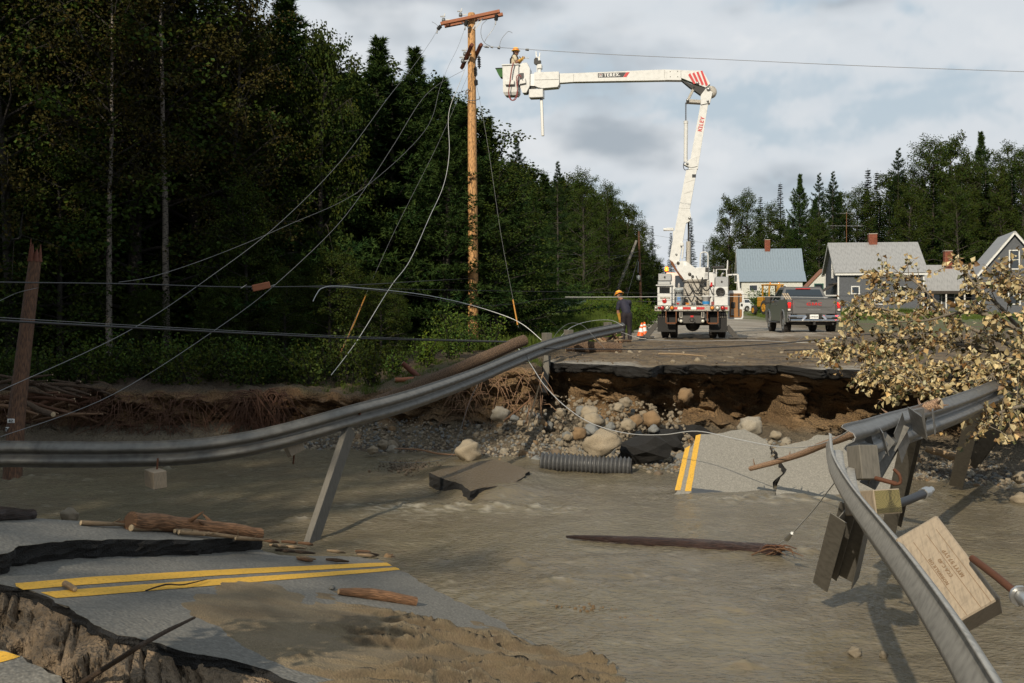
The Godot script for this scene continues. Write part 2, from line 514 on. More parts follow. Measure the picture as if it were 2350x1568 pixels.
func build_ground():
	# the far bank: river bed, gravel beach, cut face with its hollow, top
	var xs := []
	var x := -40.0
	while x < 40.0:
		xs.append(x)
		x += 0.13 if x > -13.0 and x < 12.5 else 1.5
	var rows := 84
	var knots := [0.0, 0.06, 0.30, 0.42, 0.56, 0.72, 0.80, 0.84, 0.92, 1.0]
	var bank := func(i: int, j: int):
		var bx: float = xs[i]
		var dsh := along(BX, B_SHORE, bx) + N(bx * 0.6, 2.0) * 0.7
		var dtp := along(BX, B_TOP, bx) + N(bx * 0.7, 7.0) * 0.5 + N(bx * 2.3, 17.0) * 0.18
		var cave := along(BX, B_CAVE, bx) * (1.0 + 0.5 * N(bx * 0.5, 31.0))
		var toe := along(BX, B_TOE, bx) + N(bx * 0.8, 12.0) * 0.12
		var onroad := ss(0.4, 1.0, bx)
		if onroad > 0.5: dtp = maxf(dtp, lip(bx) + 0.25)
		var h := height(bx, dtp + 0.3) - 0.05 * onroad
		var shape := [Vector2(dsh - 6.0, -1.2), Vector2(dsh, -0.03), Vector2(dtp - 0.25 + cave * 0.6, toe), Vector2(dtp + cave, toe + 0.22 * (h - toe)), Vector2(dtp + cave * 0.9, toe + 0.6 * (h - toe)),
			Vector2(dtp + cave * 0.35, h - 0.26), Vector2(dtp + 0.02, h - 0.14), Vector2(dtp + 0.08, h), Vector2(dtp + 1.6, height(bx, dtp + 1.6) - 0.06 * onroad), Vector2(28.0, height(bx, 28.0) - 0.06 * onroad)]
		var s: float = float(j) / (rows - 1)
		var q := 0
		while q < knots.size() - 2 and s > knots[q + 1]: q += 1
		var p: Vector2 = shape[q].lerp(shape[q + 1], (s - knots[q]) / (knots[q + 1] - knots[q]))
		var face := ss(0.08, 0.35, s) * ss(0.83, 0.74, s)
		var rough := N(bx * 1.6, p.y * 2.2, p.x * 1.2)
		p.x += face * (rough * 0.5 + N(bx * 4.5, p.y * 6.0, 3.0) * 0.22 + N(bx * 11.0, p.y * 13.0, 9.0) * 0.07)
		p.y += ss(0.03, 0.3, s) * N(bx * 2.4, p.x * 2.4, 4.0) * 0.11 + N(bx * 8.0, p.x * 8.0, 6.0) * 0.03
		p.y += ss(0.84, 0.9, s) * N(bx * 1.3, p.x * 1.3, 40.0) * 0.12 * (1.0 - onroad)
		var beach := lin(0.20, 0.158, 0.105)
		var soil := lin(0.21, 0.13, 0.062).lerp(lin(0.31, 0.20, 0.10), ss(-0.2, 0.4, N(bx * 0.9, p.y * 3.0, 20.0)))
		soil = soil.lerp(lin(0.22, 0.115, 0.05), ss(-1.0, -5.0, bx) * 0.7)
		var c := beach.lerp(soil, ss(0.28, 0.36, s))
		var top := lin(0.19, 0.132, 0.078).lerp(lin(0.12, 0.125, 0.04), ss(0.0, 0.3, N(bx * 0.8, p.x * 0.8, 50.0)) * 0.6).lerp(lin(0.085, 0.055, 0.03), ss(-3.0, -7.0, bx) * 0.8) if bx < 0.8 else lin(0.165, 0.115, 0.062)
		c = c.lerp(top, ss(0.80, 0.86, s))
		c = c.lerp(lin(0.11, 0.085, 0.06), ss(0.12, 0.05, p.y))
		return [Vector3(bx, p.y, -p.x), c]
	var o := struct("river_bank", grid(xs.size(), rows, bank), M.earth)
	# the land behind it
	var gx := []
	x = -160.0
	while x < 200.0:
		gx.append(x)
		x += 0.9 if x > -14.0 and x < 34.0 else 6.0
	var gd := []
	var d := 26.5
	while d < 520.0:
		gd.append(d)
		d += 0.7 + (d - 26.5) * 0.05
	struct("ground", grid(gx.size(), gd.size(), func(i: int, j: int):
		var px: float = gx[i]
		var pd: float = gd[j]
		return [Vector3(px, height(px, pd) - 0.04 + N(px * 0.9, pd * 0.9) * 0.04 - (0.3 if j == 0 else 0.0), -pd), land_colour(px, pd)]), M.ground)
	# near side: the bank the viewer stands on
	struct("near_ground", grid(60, 40, func(i: int, j: int):
		var px := -60.0 + i * 2.0
		var pz := -2.6 + j * 1.6 + (j * j * 0.06)
		var y := 1.15 + N(px * 0.3, pz * 0.3) * 0.15
		y -= ss(1.0, -2.6, pz) * (0.6 + 2.2 * ss(4.0, 9.0, absf(px + 1.0)))
		return [Vector3(px, y, pz), lin(0.17, 0.135, 0.095)]), M.ground)
	# road surface with its broken front
	var rx := []
	x = 0.82
	while x < 15.0:
		rx.append(x)
		x += 0.075 if x < 10.5 else 0.4
	var rd := 56
	var road := func(i: int, j: int):
		var bx: float = rx[i]
		var l := lip(bx)
		var t: float = float(j) / (rd - 1)
		var dd := l + (40.0 - l) * pow(t, 1.9)
		var left_edge := ss(0.82, 1.5, bx)
		var hh := height(bx, dd) + 0.02
		var crust := ss(0.3, 1.6, dd - l)
		hh += crust * (0.035 + 0.05 * N(bx * 1.1, dd * 1.1, 2.0) + 0.05 * maxf(0.0, N(bx * 3.0, dd * 2.4, 8.0)))
		var px := bx + (dd - l) * 0.17
		var dust := lin(0.36, 0.325, 0.27)
		var mud := lin(0.155, 0.102, 0.05).lerp(lin(0.225, 0.162, 0.088), ss(-0.2, 0.4, N(px * 0.7, dd * 1.6, 9.0)))
		var wet := lin(0.085, 0.06, 0.038)
		var c := mud.lerp(wet, ss(0.05, 0.35, N(px * 0.6, dd * 1.2, 77.0)))
		var clean := (1.0 - ss(0.2, 1.2, dd - l + N(px * 1.5, dd * 1.5, 5.0) * 1.2)) * maxf(ss(2.9, 2.2, bx), ss(5.7, 6.0, bx) * ss(8.0, 7.2, bx))
		c = c.lerp(dust, clean)
		c = c.lerp(land_colour(px, dd), ss(31.0, 36.0, dd))
		return [Vector3(px, hh, -dd), c]
	struct("road", grid(rx.size(), rd, road), M.mud_road)
	var th := func(bx: float) -> float:
		return 0.19 + 0.07 * N(bx * 1.3, 3.0) + 0.07 * ss(2.0, 2.4, bx) * ss(2.6, 2.45, bx)
	var edge := func(i: int, j: int):
		var bx: float = rx[i]
		var l := lip(bx)
		var t: float = th.call(bx)
		var h := height(bx, l) + 0.02
		var q := [Vector2(l + 2.6, h - t * 0.9), Vector2(l + 1.2, h - t * 0.95), Vector2(l + 0.35, h - t), Vector2(l + 0.08, h - t * 1.02), Vector2(l + 0.01, h - t * 0.8), Vector2(l + 0.03, h - t * 0.62), Vector2(l - 0.02, h - t * 0.45), Vector2(l + 0.02, h - t * 0.3), Vector2(l - 0.01, h - t * 0.15), Vector2(l, h)]
		var p: Vector2 = q[j]
		if j > 2 and j < 9:
			p.x += N(bx * 6.0, p.y * 9.0, 14.0) * 0.13
			p.y += N(bx * 8.0, j * 3.0, 24.0) * 0.05
		return [Vector3(bx + (p.x - l) * 0.17, p.y, -p.x), Color.WHITE]
	struct("broken_road_edge", grid(rx.size(), 10, edge), M.asphalt_core)

var crests := []
func crest(x: float, d: float) -> float:
	var h := 0.0
	for c in crests:
		var a: float = absf(x - c.x)
		var b: float = absf(d - c.y)
		if a < 0.6 and b < 0.3: h += exp(-pow(a / c.z, 2.0) - pow((b + 0.04 * N(x * 6.0, d * 6.0)) / (c.z * 0.38), 2.0))
	return h
func wave(x: float, d: float) -> float:
	# the river runs from the far right towards the near left and over the drowned slab
	var wx := x + N(x * 0.16, d * 0.2, 70.0) * 2.2
	var wd := d + N(x * 0.16, d * 0.2, 75.0) * 1.6
	var u := wx * 0.86 + wd * 0.5
	var v := -wx * 0.5 + wd * 0.86
	var calm := 0.35 + 1.1 * ss(-0.35, 0.35, N(x * 0.24, d * 0.3, 79.0))
	var h := N(u * 0.28, v * 0.55) * 0.045
	h += RZ.get_noise_3d(u * 0.7, v * 1.5, 0.0) * 0.013 * calm * (0.7 + 0.6 * N(x * 0.2, d * 0.2, 9.0))
	h += RZ.get_noise_3d(u * 2.2 + N(x, d) * 1.4, v * 3.6, 5.0) * 0.011 * calm
	h += N(u * 5.5, v * 8.0, 3.0) * 0.006
	# the pool held up behind the drowned slab, and the tongue that falls from it
	var pool := ss(14.35, 15.1, d + 0.45 * (x + 0.9) * ss(0.6, -0.6, x)) * ss(-1.15, -0.75, x + (d - 15.0) * 0.28) * ss(0.9, -0.1, x)
	h += pool * 0.17 * ss(17.6, 16.2, d)
	# standing waves below the tongue
	var k := exp(-pow((d - 14.0 + (x + 0.6) * 0.12) / 0.22, 2.0)) * ss(-2.6, -1.2, x) * ss(1.3, 0.2, x)
	h += k * (0.03 + 0.07 * N(x * 5.0, d * 5.0, 30.0))
	var m := exp(-pow((d - 14.45 + 0.25 * N(x * 1.2, 8.0)) / 0.2, 2.0)) * ss(2.4, 3.2, x) * ss(6.4, 5.6, x)
	h += crest(x, d) * (0.035 + 0.06 * N(x * 7.0, d * 9.0, 33.0))
	h += m * (0.05 + 0.09 * N(x * 4.0, d * 4.0, 31.0))
	return h

func build_water():
	for q in [[1015, 1290, 0.14], [1182, 1293, 0.2], [1290, 1335, 0.22], [1640, 1432, 0.12], [1712, 1532, 0.14], [1850, 1262, 0.2], [1560, 1328, 0.16], [1225, 1380, 0.12], [690, 1196, 0.25], [380, 1080, 0.3], [120, 1092, 0.5], [60, 1100, 0.45], [1880, 1140, 0.3]]:
		var p := on(q[0], q[1], 0.0)
		crests.append(Vector3(p.x, -p.z, q[2]))
	var xs := []
	var x := -70.0
	while x < 70.0:
		xs.append(x)
		x += 0.07 if x > -11.5 and x < 10.5 else 1.5
	var ds := []
	var d := 2.0
	while d < 21.5:
		ds.append(d)
		d += 0.4 if d < 5.5 else maxf(0.034, d * 0.0052)
	var m := grid(xs.size(), ds.size(), func(i: int, j: int):
		var x2: float = xs[i]
		var d2: float = ds[j]
		var h := wave(x2, d2)
		# foam where the water breaks: below the tongue, along the slabs, in thin streaks
		var fo := exp(-pow((d2 - 13.9 + (x2 + 0.6) * 0.12) / 0.35, 2.0)) * ss(-3.0, -1.2, x2) * ss(1.6, 0.2, x2) + exp(-pow((d2 - 14.4) / 0.28, 2.0)) * ss(2.2, 3.2, x2) * ss(6.8, 5.6, x2) * 0.9
		fo += exp(-pow((x2 + 1.4) / 1.0, 2.0) - pow((d2 - 13.6) / 0.7, 2.0)) * 0.6
		fo += crest(x2, d2) * 0.8
		var bub := ss(0.12, 0.42, N(x2 * 4.0, d2 * 11.0, 41.0) + fo * 0.16) * clampf(fo, 0.0, 1.0)
		bub = maxf(bub, ss(0.36, 0.52, N(x2 * 3.2 + d2, d2 * 6.5, 47.0) + 0.1 * N(x2 * 0.3, d2 * 0.5)) * 0.35)
		var base := lin(0.175, 0.146, 0.098).lerp(lin(0.155, 0.128, 0.084), ss(-0.2, 0.3, N(x2 * 0.22, d2 * 0.5, 55.0)))
		return [Vector3(x2, h + bub * 0.006 - (0.04 if j == 0 else 0.0), -d2), base.lerp(lin(0.46, 0.42, 0.33), bub * 0.55)])
	struct("river", m, M.water)

# ---- broken pieces of road ----
func ragged(poly: Array, step: float, amp: float, sd: float) -> PackedVector2Array:
	var r := PackedVector2Array()
	for i in poly.size():
		var a: Vector2 = poly[i]
		var b: Vector2 = poly[(i + 1) % poly.size()]
		var n := maxi(1, int((b - a).length() / step))
		for k in n:
			var p := a.lerp(b, float(k) / n)
			if k > 0: p += Vector2(N(p.x * 3.0, p.y * 3.0, sd), N(p.x * 3.0, p.y * 3.0, sd + 7.0)) * amp
			r.append(p)
	return r
func slab_frame(a: Vector3, n: Vector3, along_dir: Vector3) -> Transform3D:
	var x := (along_dir - n * along_dir.dot(n)).normalized()
	return Transform3D(Basis(x, n.cross(x), n), a)   # local z is the slab's normal
func trace(f: Transform3D, pts: Array) -> Array:
	var inv := f.affine_inverse()
	var r := []
	for p in pts:
		var q: Vector3 = inv * on_plane(p[0], p[1], f.origin, f.basis.z)
		r.append(Vector2(q.x, q.y))
	return r
func slab(root: Node3D, f: Transform3D, poly: PackedVector2Array, thick: float, top_m: Material):
	# top sheet, rough dark core below it
	var loc := Transform3D(f.basis, f.origin - root.position)
	var b := MB.new()
	var idx := Geometry2D.triangulate_polygon(poly)
	for i in range(0, idx.size(), 3):
		b.out([loc * Vector3(poly[idx[i]].x, poly[idx[i]].y, 0), loc * Vector3(poly[idx[i + 1]].x, poly[idx[i + 1]].y, 0), loc * Vector3(poly[idx[i + 2]].x, poly[idx[i + 2]].y, 0)], loc.basis.z)
	var o := obj("road_surface", b, top_m, root)
	o.mesh = b.mesh() if false else o.mesh
	var e := MB.new()
	var n := poly.size()
	var lv := 5
	var cw := Geometry2D.is_polygon_clockwise(poly)
	for i in n:
		for j in lv:
			var q := []
			for k in [[i, j], [i + 1, j], [i + 1, j + 1], [i, j + 1]]:
				var p: Vector2 = poly[k[0] % n]
				var z: float = -thick * k[1] / lv
				var w := 0.0 if k[1] == 0 else 0.05
				q.append(loc * Vector3(p.x + N(p.x * 8.0, p.y * 8.0, z * 30.0) * w, p.y + N(p.x * 8.0, p.y * 8.0, z * 30.0 + 9.0) * w, z - 0.002))
			var ev := poly[(i + 1) % n] - poly[i]
			var nn := Vector2(ev.y, -ev.x) * (-1.0 if cw else 1.0)
			e.out(q, loc.basis * Vector3(nn.x, nn.y, 0))
	obj("broken_edge", e, M.asphalt_core, root)
func stripe(root: Node3D, f: Transform3D, pts: Array, m: Material, lift := 0.004, called := "painted_line", rag := 0.006):
	var loc := Transform3D(f.basis, f.origin - root.position)
	var poly := ragged(trace(f, pts), 0.05, rag, 3.0)
	var b := MB.new()
	var idx := Geometry2D.triangulate_polygon(poly)
	for i in range(0, idx.size(), 3):
		b.out([loc * Vector3(poly[idx[i]].x, poly[idx[i]].y, lift), loc * Vector3(poly[idx[i + 1]].x, poly[idx[i + 1]].y, lift), loc * Vector3(poly[idx[i + 2]].x, poly[idx[i + 2]].y, lift)], loc.basis.z)
	obj(called, b, m, root)

func build_slabs():
	# the near slab tips towards the river
	var A := Vector3(-3.06, 0.972, -6.5)
	var n1 := Vector3(0.215, 0.968, -0.128).normalized()
	var f1 := slab_frame(A, n1, Vector3(1.84, -1.02, -4.4))
	var main := [[-90, 1300], [0, 1287], [60, 1268], [150, 1248], [300, 1241], [450, 1244], [560, 1252], [600, 1262], [640, 1274], [705, 1277], [800, 1278], [880, 1284], [945, 1302], [985, 1325], [1060, 1350], [1130, 1375], [1178, 1394], [1190, 1401], [1150, 1413], [1168, 1421], [1240, 1440], [1330, 1485], [1352, 1512], [1400, 1552], [1440, 1580], [1500, 1660],
		[900, 1690], [760, 1595], [620, 1540], [520, 1512], [423, 1496], [351, 1474], [315, 1465], [270, 1458], [234, 1442], [187, 1414], [162, 1398], [126, 1384], [90, 1363], [34, 1348], [0, 1341], [-90, 1322]]
	var r := thing("road_slab", "grey broken road slab with double yellow line and drifts of rippled sand", "road slab", A)
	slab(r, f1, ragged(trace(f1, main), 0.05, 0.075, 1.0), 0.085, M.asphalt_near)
	stripe(r, f1, [[36, 1347], [34, 1340], [200, 1326], [500, 1309], [850, 1293], [905, 1292], [926, 1298], [850, 1302], [500, 1322], [200, 1343], [52, 1355]], M.yellow_paint)
	stripe(r, f1, [[92, 1361], [200, 1352], [500, 1330], [850, 1307], [935, 1301], [946, 1306], [850, 1315], [500, 1344], [200, 1369], [128, 1374]], M.yellow_paint)
	# upper slab, lifted at the crack
	var A2 := A + n1 * 0.14
	var f2 := slab_frame(A2, (n1 + Vector3(0.015, 0, 0.0)).normalized(), Vector3(1.84, -1.02, -4.4))
	r = thing("road_slab", "grey road slab lifted along a dark crack, under a broken log", "road slab", A2)
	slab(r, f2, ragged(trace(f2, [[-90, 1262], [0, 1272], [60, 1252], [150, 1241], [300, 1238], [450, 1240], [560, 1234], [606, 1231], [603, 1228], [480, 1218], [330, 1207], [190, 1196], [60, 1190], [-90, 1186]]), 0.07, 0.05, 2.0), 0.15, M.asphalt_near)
	# earth under the near slab, cut open
	var top := [[-90, 1322], [0, 1341], [34, 1348], [90, 1363], [126, 1384], [162, 1398], [187, 1414], [234, 1442], [270, 1458], [315, 1465], [351, 1474], [423, 1496], [520, 1512], [620, 1540], [760, 1595], [900, 1690]]
	var tops := []
	for p in top: tops.append(on_plane(p[0], p[1], A, n1) - n1 * 0.05)
	var cols := 150
	var rows := 46
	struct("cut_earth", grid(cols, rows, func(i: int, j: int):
		var f := float(cols - 1 - i) / (cols - 1) * (tops.size() - 1)
		var q := mini(int(f), tops.size() - 2)
		var p: Vector3 = tops[q].lerp(tops[q + 1], f - q)
		var s := float(j) / (rows - 1)
		var t: Vector3 = p + Vector3(0.16, -0.42, 0.55) * s * 2.0 + Vector3(0.05, 0, 0.2) * sin(s * PI)
		var k := ss(0.0, 0.12, s)
		t += Vector3(0.4, 0.4, 1.0) * k * (N(t.x * 2.4, t.y * 3.4, t.z * 2.4) * 0.20 + RZ.get_noise_3d(t.x * 3.0, t.y * 5.0, t.z * 3.0) * 0.06 + N(t.x * 11.0, t.y * 14.0, t.z * 11.0) * 0.045)
		t += Vector3(0.0, -0.06, -0.08) * ss(0.1, 0.5, N(f * 2.0, s * 3.0, 3.0))
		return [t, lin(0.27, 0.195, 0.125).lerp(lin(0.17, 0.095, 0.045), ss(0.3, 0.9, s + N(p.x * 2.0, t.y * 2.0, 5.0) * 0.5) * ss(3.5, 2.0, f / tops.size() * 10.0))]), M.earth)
	# lowest slab in the corner
	var A3 := at(20, 1500, 5.9)
	var f3 := slab_frame(A3, Vector3(0.05, 0.97, 0.15).normalized(), Vector3(1, 0, -0.3))
	r = thing("road_slab", "sunken road slab below the cut earth with a scrap of yellow line", "road slab", A3)
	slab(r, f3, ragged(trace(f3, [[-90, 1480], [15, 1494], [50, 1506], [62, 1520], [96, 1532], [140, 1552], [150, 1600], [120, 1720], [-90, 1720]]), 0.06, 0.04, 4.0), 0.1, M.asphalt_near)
	stripe(r, f3, [[-60, 1486], [12, 1497], [46, 1508], [30, 1514], [0, 1522], [-60, 1530]], M.yellow_paint)
	# hanging flap of paint at the cut
	# sand lying on the near slab
	var inv := f1.affine_inverse()
	var nu := 230
	var nv := 190
	var depth := func(p: Vector3) -> float:
		# drifts deepen towards the middle of the slab and thin out on all sides
		var c := Vector2(p.x, -p.z)
		var body := ss(-2.55, -2.0, c.x) * ss(1.75, 1.25, c.x + (c.y - 6.6) * 0.42) * ss(8.9 + c.x * 0.1, 7.9 + c.x * 0.05, c.y + N(c.x * 1.4, c.y * 1.4, 90.0) * 0.6) * ss(4.6, 5.4, c.y)
		body *= ss(-1.15, -0.55, c.x + (c.y - 5.6) * 1.15)
		var base := body * 0.05 + N(c.x * 0.9, c.y * 0.9, 4.0) * 0.035 - 0.022
		var mx := c.x * 0.93 + c.y * 0.37
		var my := -c.x * 0.37 + c.y * 0.93
		var wob := N(mx * 0.55, my * 0.6, 61.0) * 0.30 + N(mx * 1.3, my * 2.0, 63.0) * 0.05
		var ridge := 1.0 - absf(sin((my + wob) * 15.0))
		var amp := ss(-1.9, -0.5, c.x) * body * clampf(0.30 + N(mx * 0.7, my * 1.8, 70.0) * 2.2, 0.0, 1.0)
		return base + amp * (pow(ridge, 1.6) * 0.14 - 0.035) + N(mx * 5.0, my * 5.0, 80.0) * 0.008
	var hs := PackedFloat32Array()
	hs.resize(nu * nv)
	for j in nv:
		for i in nu:
			hs[j * nu + i] = depth.call(f1 * Vector3(-2.2 + i * 0.026, -3.9 + j * 0.026, 0))
	var inside := ragged(trace(f1, main), 0.3, 0.0, 1.0)
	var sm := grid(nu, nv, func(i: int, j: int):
		var h := hs[j * nu + i]
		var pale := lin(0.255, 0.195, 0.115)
		# steep ripple sides coloured darker: wet sand and painted shade together
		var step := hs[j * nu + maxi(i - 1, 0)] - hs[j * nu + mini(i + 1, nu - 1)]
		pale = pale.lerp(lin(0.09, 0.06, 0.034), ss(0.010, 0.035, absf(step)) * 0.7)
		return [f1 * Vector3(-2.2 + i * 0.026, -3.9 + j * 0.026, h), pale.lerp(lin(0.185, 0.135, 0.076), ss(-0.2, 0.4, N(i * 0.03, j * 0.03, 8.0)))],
		func(i: int, j: int):
			if maxf(maxf(hs[j * nu + i], hs[j * nu + i + 1]), hs[(j + 1) * nu + i]) < -0.004: return true
			return not Geometry2D.is_point_in_polygon(Vector2(-2.2 + i * 0.026, -3.9 + j * 0.026), inside))
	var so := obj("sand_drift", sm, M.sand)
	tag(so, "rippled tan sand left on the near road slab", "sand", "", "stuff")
	# far slab with double yellow line, split from its neighbour
	var B := on(1640, 1130, 0.02)
	var n2 := Vector3(0.03, 0.965, 0.255).normalized()
	var f4 := slab_frame(B, n2, Vector3(0.1, 0, -1))
	r = thing("road_slab", "pale grey road slab with double yellow line resting on the far shore", "road slab", B)
	slab(r, f4, ragged(trace(f4, [[1548, 1135], [1556, 1112], [1578, 1032], [1590, 1020], [1606, 997], [1640, 996], [1680, 988], [1708, 985], [1740, 1000], [1762, 1012], [1770, 1035], [1768, 1050], [1790, 1064], [1800, 1080], [1778, 1102], [1774, 1120], [1772, 1160], [1690, 1156], [1600, 1142]]), 0.08, 0.05, 6.0), 0.17, M.asphalt)
	stripe(r, f4, [[1549, 1126], [1572, 1030], [1584, 1023], [1562, 1126]], M.yellow_paint)
	stripe(r, f4, [[1572, 1128], [1597, 1000], [1609, 997], [1586, 1128]], M.yellow_paint)
	stripe(r, f4, [[1586, 1134], [1586, 1120], [1640, 1126], [1700, 1136], [1773, 1142], [1773, 1156], [1690, 1152]], M.wet_asphalt, 0.003, "wet_strip", 0.03)
	var C := on(1850, 1128, 0.06) + Vector3(0, 0.05, 0)
	var f5 := slab_frame(C, Vector3(-0.09, 0.965, 0.24).normalized(), Vector3(0.1, 0, -1))
	r = thing("road_slab", "cracked pale road slab lying beyond the bent guardrail", "road slab", C)
	slab(r, f5, ragged(trace(f5, [[1780, 1160], [1784, 1112], [1806, 1078], [1792, 1058], [1776, 1030], [1800, 1022], [1856, 1010], [1876, 998], [1912, 1000], [1960, 1012], [2010, 1018], [2060, 1036], [2085, 1070], [2060, 1140], [1990, 1150], [1900, 1140], [1850, 1146]]), 0.08, 0.05, 9.0), 0.17, M.asphalt)
	# drowned slab in midstream
	var D := on(1060, 1085, 0.21)
	var f6 := slab_frame(D, Vector3(0.035, 0.99, 0.03).normalized(), Vector3(1, 0, 0))
	r = thing("road_slab", "wet dark road slab under running water in midstream", "road slab", D)
	slab(r, f6, ragged(trace(f6, [[984, 1085], [1010, 1078], [1080, 1063], [1130, 1054], [1170, 1063], [1215, 1082], [1180, 1110], [1105, 1120], [1080, 1128], [1060, 1112], [1020, 1100]]), 0.08, 0.05, 12.0), 0.22, mat("wet_silt", lin(0.13, 0.10, 0.065), 0.25, 0, {"bump": M.h_ripple, "cm": 0.8, "tri": 0.5, "world": true}))
	# broken lumps of black asphalt under the lip
	var lumps := [[1478, 1030, 0.45, "largest black lump of broken asphalt beside the pale boulder"], [1520, 1010, 0.42, "black lump of broken asphalt above the far slab"], [1560, 990, 0.36, "black asphalt lump under the overhanging road"], [1590, 985, 0.3, "small black asphalt lump nearest the hollow"]]
	for k in lumps.size():
		var l = lumps[k]
		var p := on(l[0], l[1] + 18.0, 0.16)
		var b := MB.new(p)
		b.smooth(false)
		rock_shape(b, p + Vector3(0, l[2] * 0.28, 0), Vector3(l[2], l[2] * 0.55, l[2] * 0.6), 40 + k, 0.45)
		tag(obj("asphalt_lump", b, M.asphalt_core), l[3], "asphalt lump", "black asphalt lumps under the road")

func rock_shape(b: MB, c: Vector3, r: Vector3, sd: int, rough: float, sub := 1):
	var t := (1.0 + sqrt(5.0)) / 2.0
	var vs := [Vector3(-1, t, 0), Vector3(1, t, 0), Vector3(-1, -t, 0), Vector3(1, -t, 0), Vector3(0, -1, t), Vector3(0, 1, t), Vector3(0, -1, -t), Vector3(0, 1, -t), Vector3(t, 0, -1), Vector3(t, 0, 1), Vector3(-t, 0, -1), Vector3(-t, 0, 1)]
	for i in 12: vs[i] = vs[i].normalized()
	var fs := [[0, 11, 5], [0, 5, 1], [0, 1, 7], [0, 7, 10], [0, 10, 11], [1, 5, 9], [5, 11, 4], [11, 10, 2], [10, 7, 6], [7, 1, 8], [3, 9, 4], [3, 4, 2], [3, 2, 6], [3, 6, 8], [3, 8, 9], [4, 9, 5], [2, 4, 11], [6, 2, 10], [8, 6, 7], [9, 8, 1]]
	for s in sub:
		var nf := []
		for f in fs:
			var k := vs.size()
			vs.append(((vs[f[0]] + vs[f[1]]) * 0.5).normalized()); vs.append(((vs[f[1]] + vs[f[2]]) * 0.5).normalized()); vs.append(((vs[f[2]] + vs[f[0]]) * 0.5).normalized())
			nf.append([f[0], k, k + 2]); nf.append([f[1], k + 1, k]); nf.append([f[2], k + 2, k + 1]); nf.append([k, k + 1, k + 2])
		fs = nf
	var ps := []
	for v in vs:
		var q: Vector3 = v
		var d := 1.0 + rough * (N(q.x * 0.9 + sd * 3.7, q.y * 0.9, q.z * 0.9) * 1.1 + N(q.x * 2.4 + sd, q.y * 2.4, q.z * 2.4) * 0.35)
		ps.append(c + Vector3(q.x * r.x, q.y * r.y, q.z * r.z) * d)
	for f in fs: b.tri(ps[f[0]], ps[f[1]], ps[f[2]])

# ---- trees ----
class FB:
	var vs := PackedVector3Array()
	var cs := PackedColorArray()
	var ix := PackedInt32Array()
	func leaf(p: Vector3, d: Vector3, s: Vector3, l: float, w: float, c: Color, fold := 0.25):
		var n := d.cross(s) * (w * fold)
		var k := vs.size()
		var m := p + d * (l * 0.45)
		vs.append(p); vs.append(m + s * w + n); vs.append(p + d * l); vs.append(m - s * w + n)
		cs.append(c); cs.append(c); cs.append(c); cs.append(c)
		ix.append(k); ix.append(k + 2); ix.append(k + 1); ix.append(k); ix.append(k + 3); ix.append(k + 2)
	func needle(p: Vector3, d: Vector3, s: Vector3, l: float, w: float, c: Color):
		var k := vs.size()
		vs.append(p + s * w); vs.append(p - s * w); vs.append(p + d * l)
		cs.append(c); cs.append(c); cs.append(c)
		ix.append(k); ix.append(k + 1); ix.append(k + 2)
	func mesh() -> ArrayMesh:
		var a := []
		a.resize(Mesh.ARRAY_MAX)
		a[Mesh.ARRAY_VERTEX] = vs; a[Mesh.ARRAY_COLOR] = cs; a[Mesh.ARRAY_INDEX] = ix
		var m := ArrayMesh.new()
		m.add_surface_from_arrays(Mesh.PRIMITIVE_TRIANGLES, a)
		return m

func rv() -> Vector3:
	return Vector3(rng.randfn(), rng.randfn(), rng.randfn()).normalized()
func side_of(d: Vector3) -> Vector3:
	var s := d.cross(rv())
	return s.normalized() if s.length() > 0.05 else d.cross(Vector3.UP).normalized()
func tint(c: Color, amount: float) -> Color:
	var k := 1.0 + rng.randfn() * amount
	var h := rng.randfn() * amount * 0.5
	return Color(maxf(0.004, c.r * k * (1.0 + h)), maxf(0.004, c.g * k), maxf(0.003, c.b * k * (1.0 - h)))

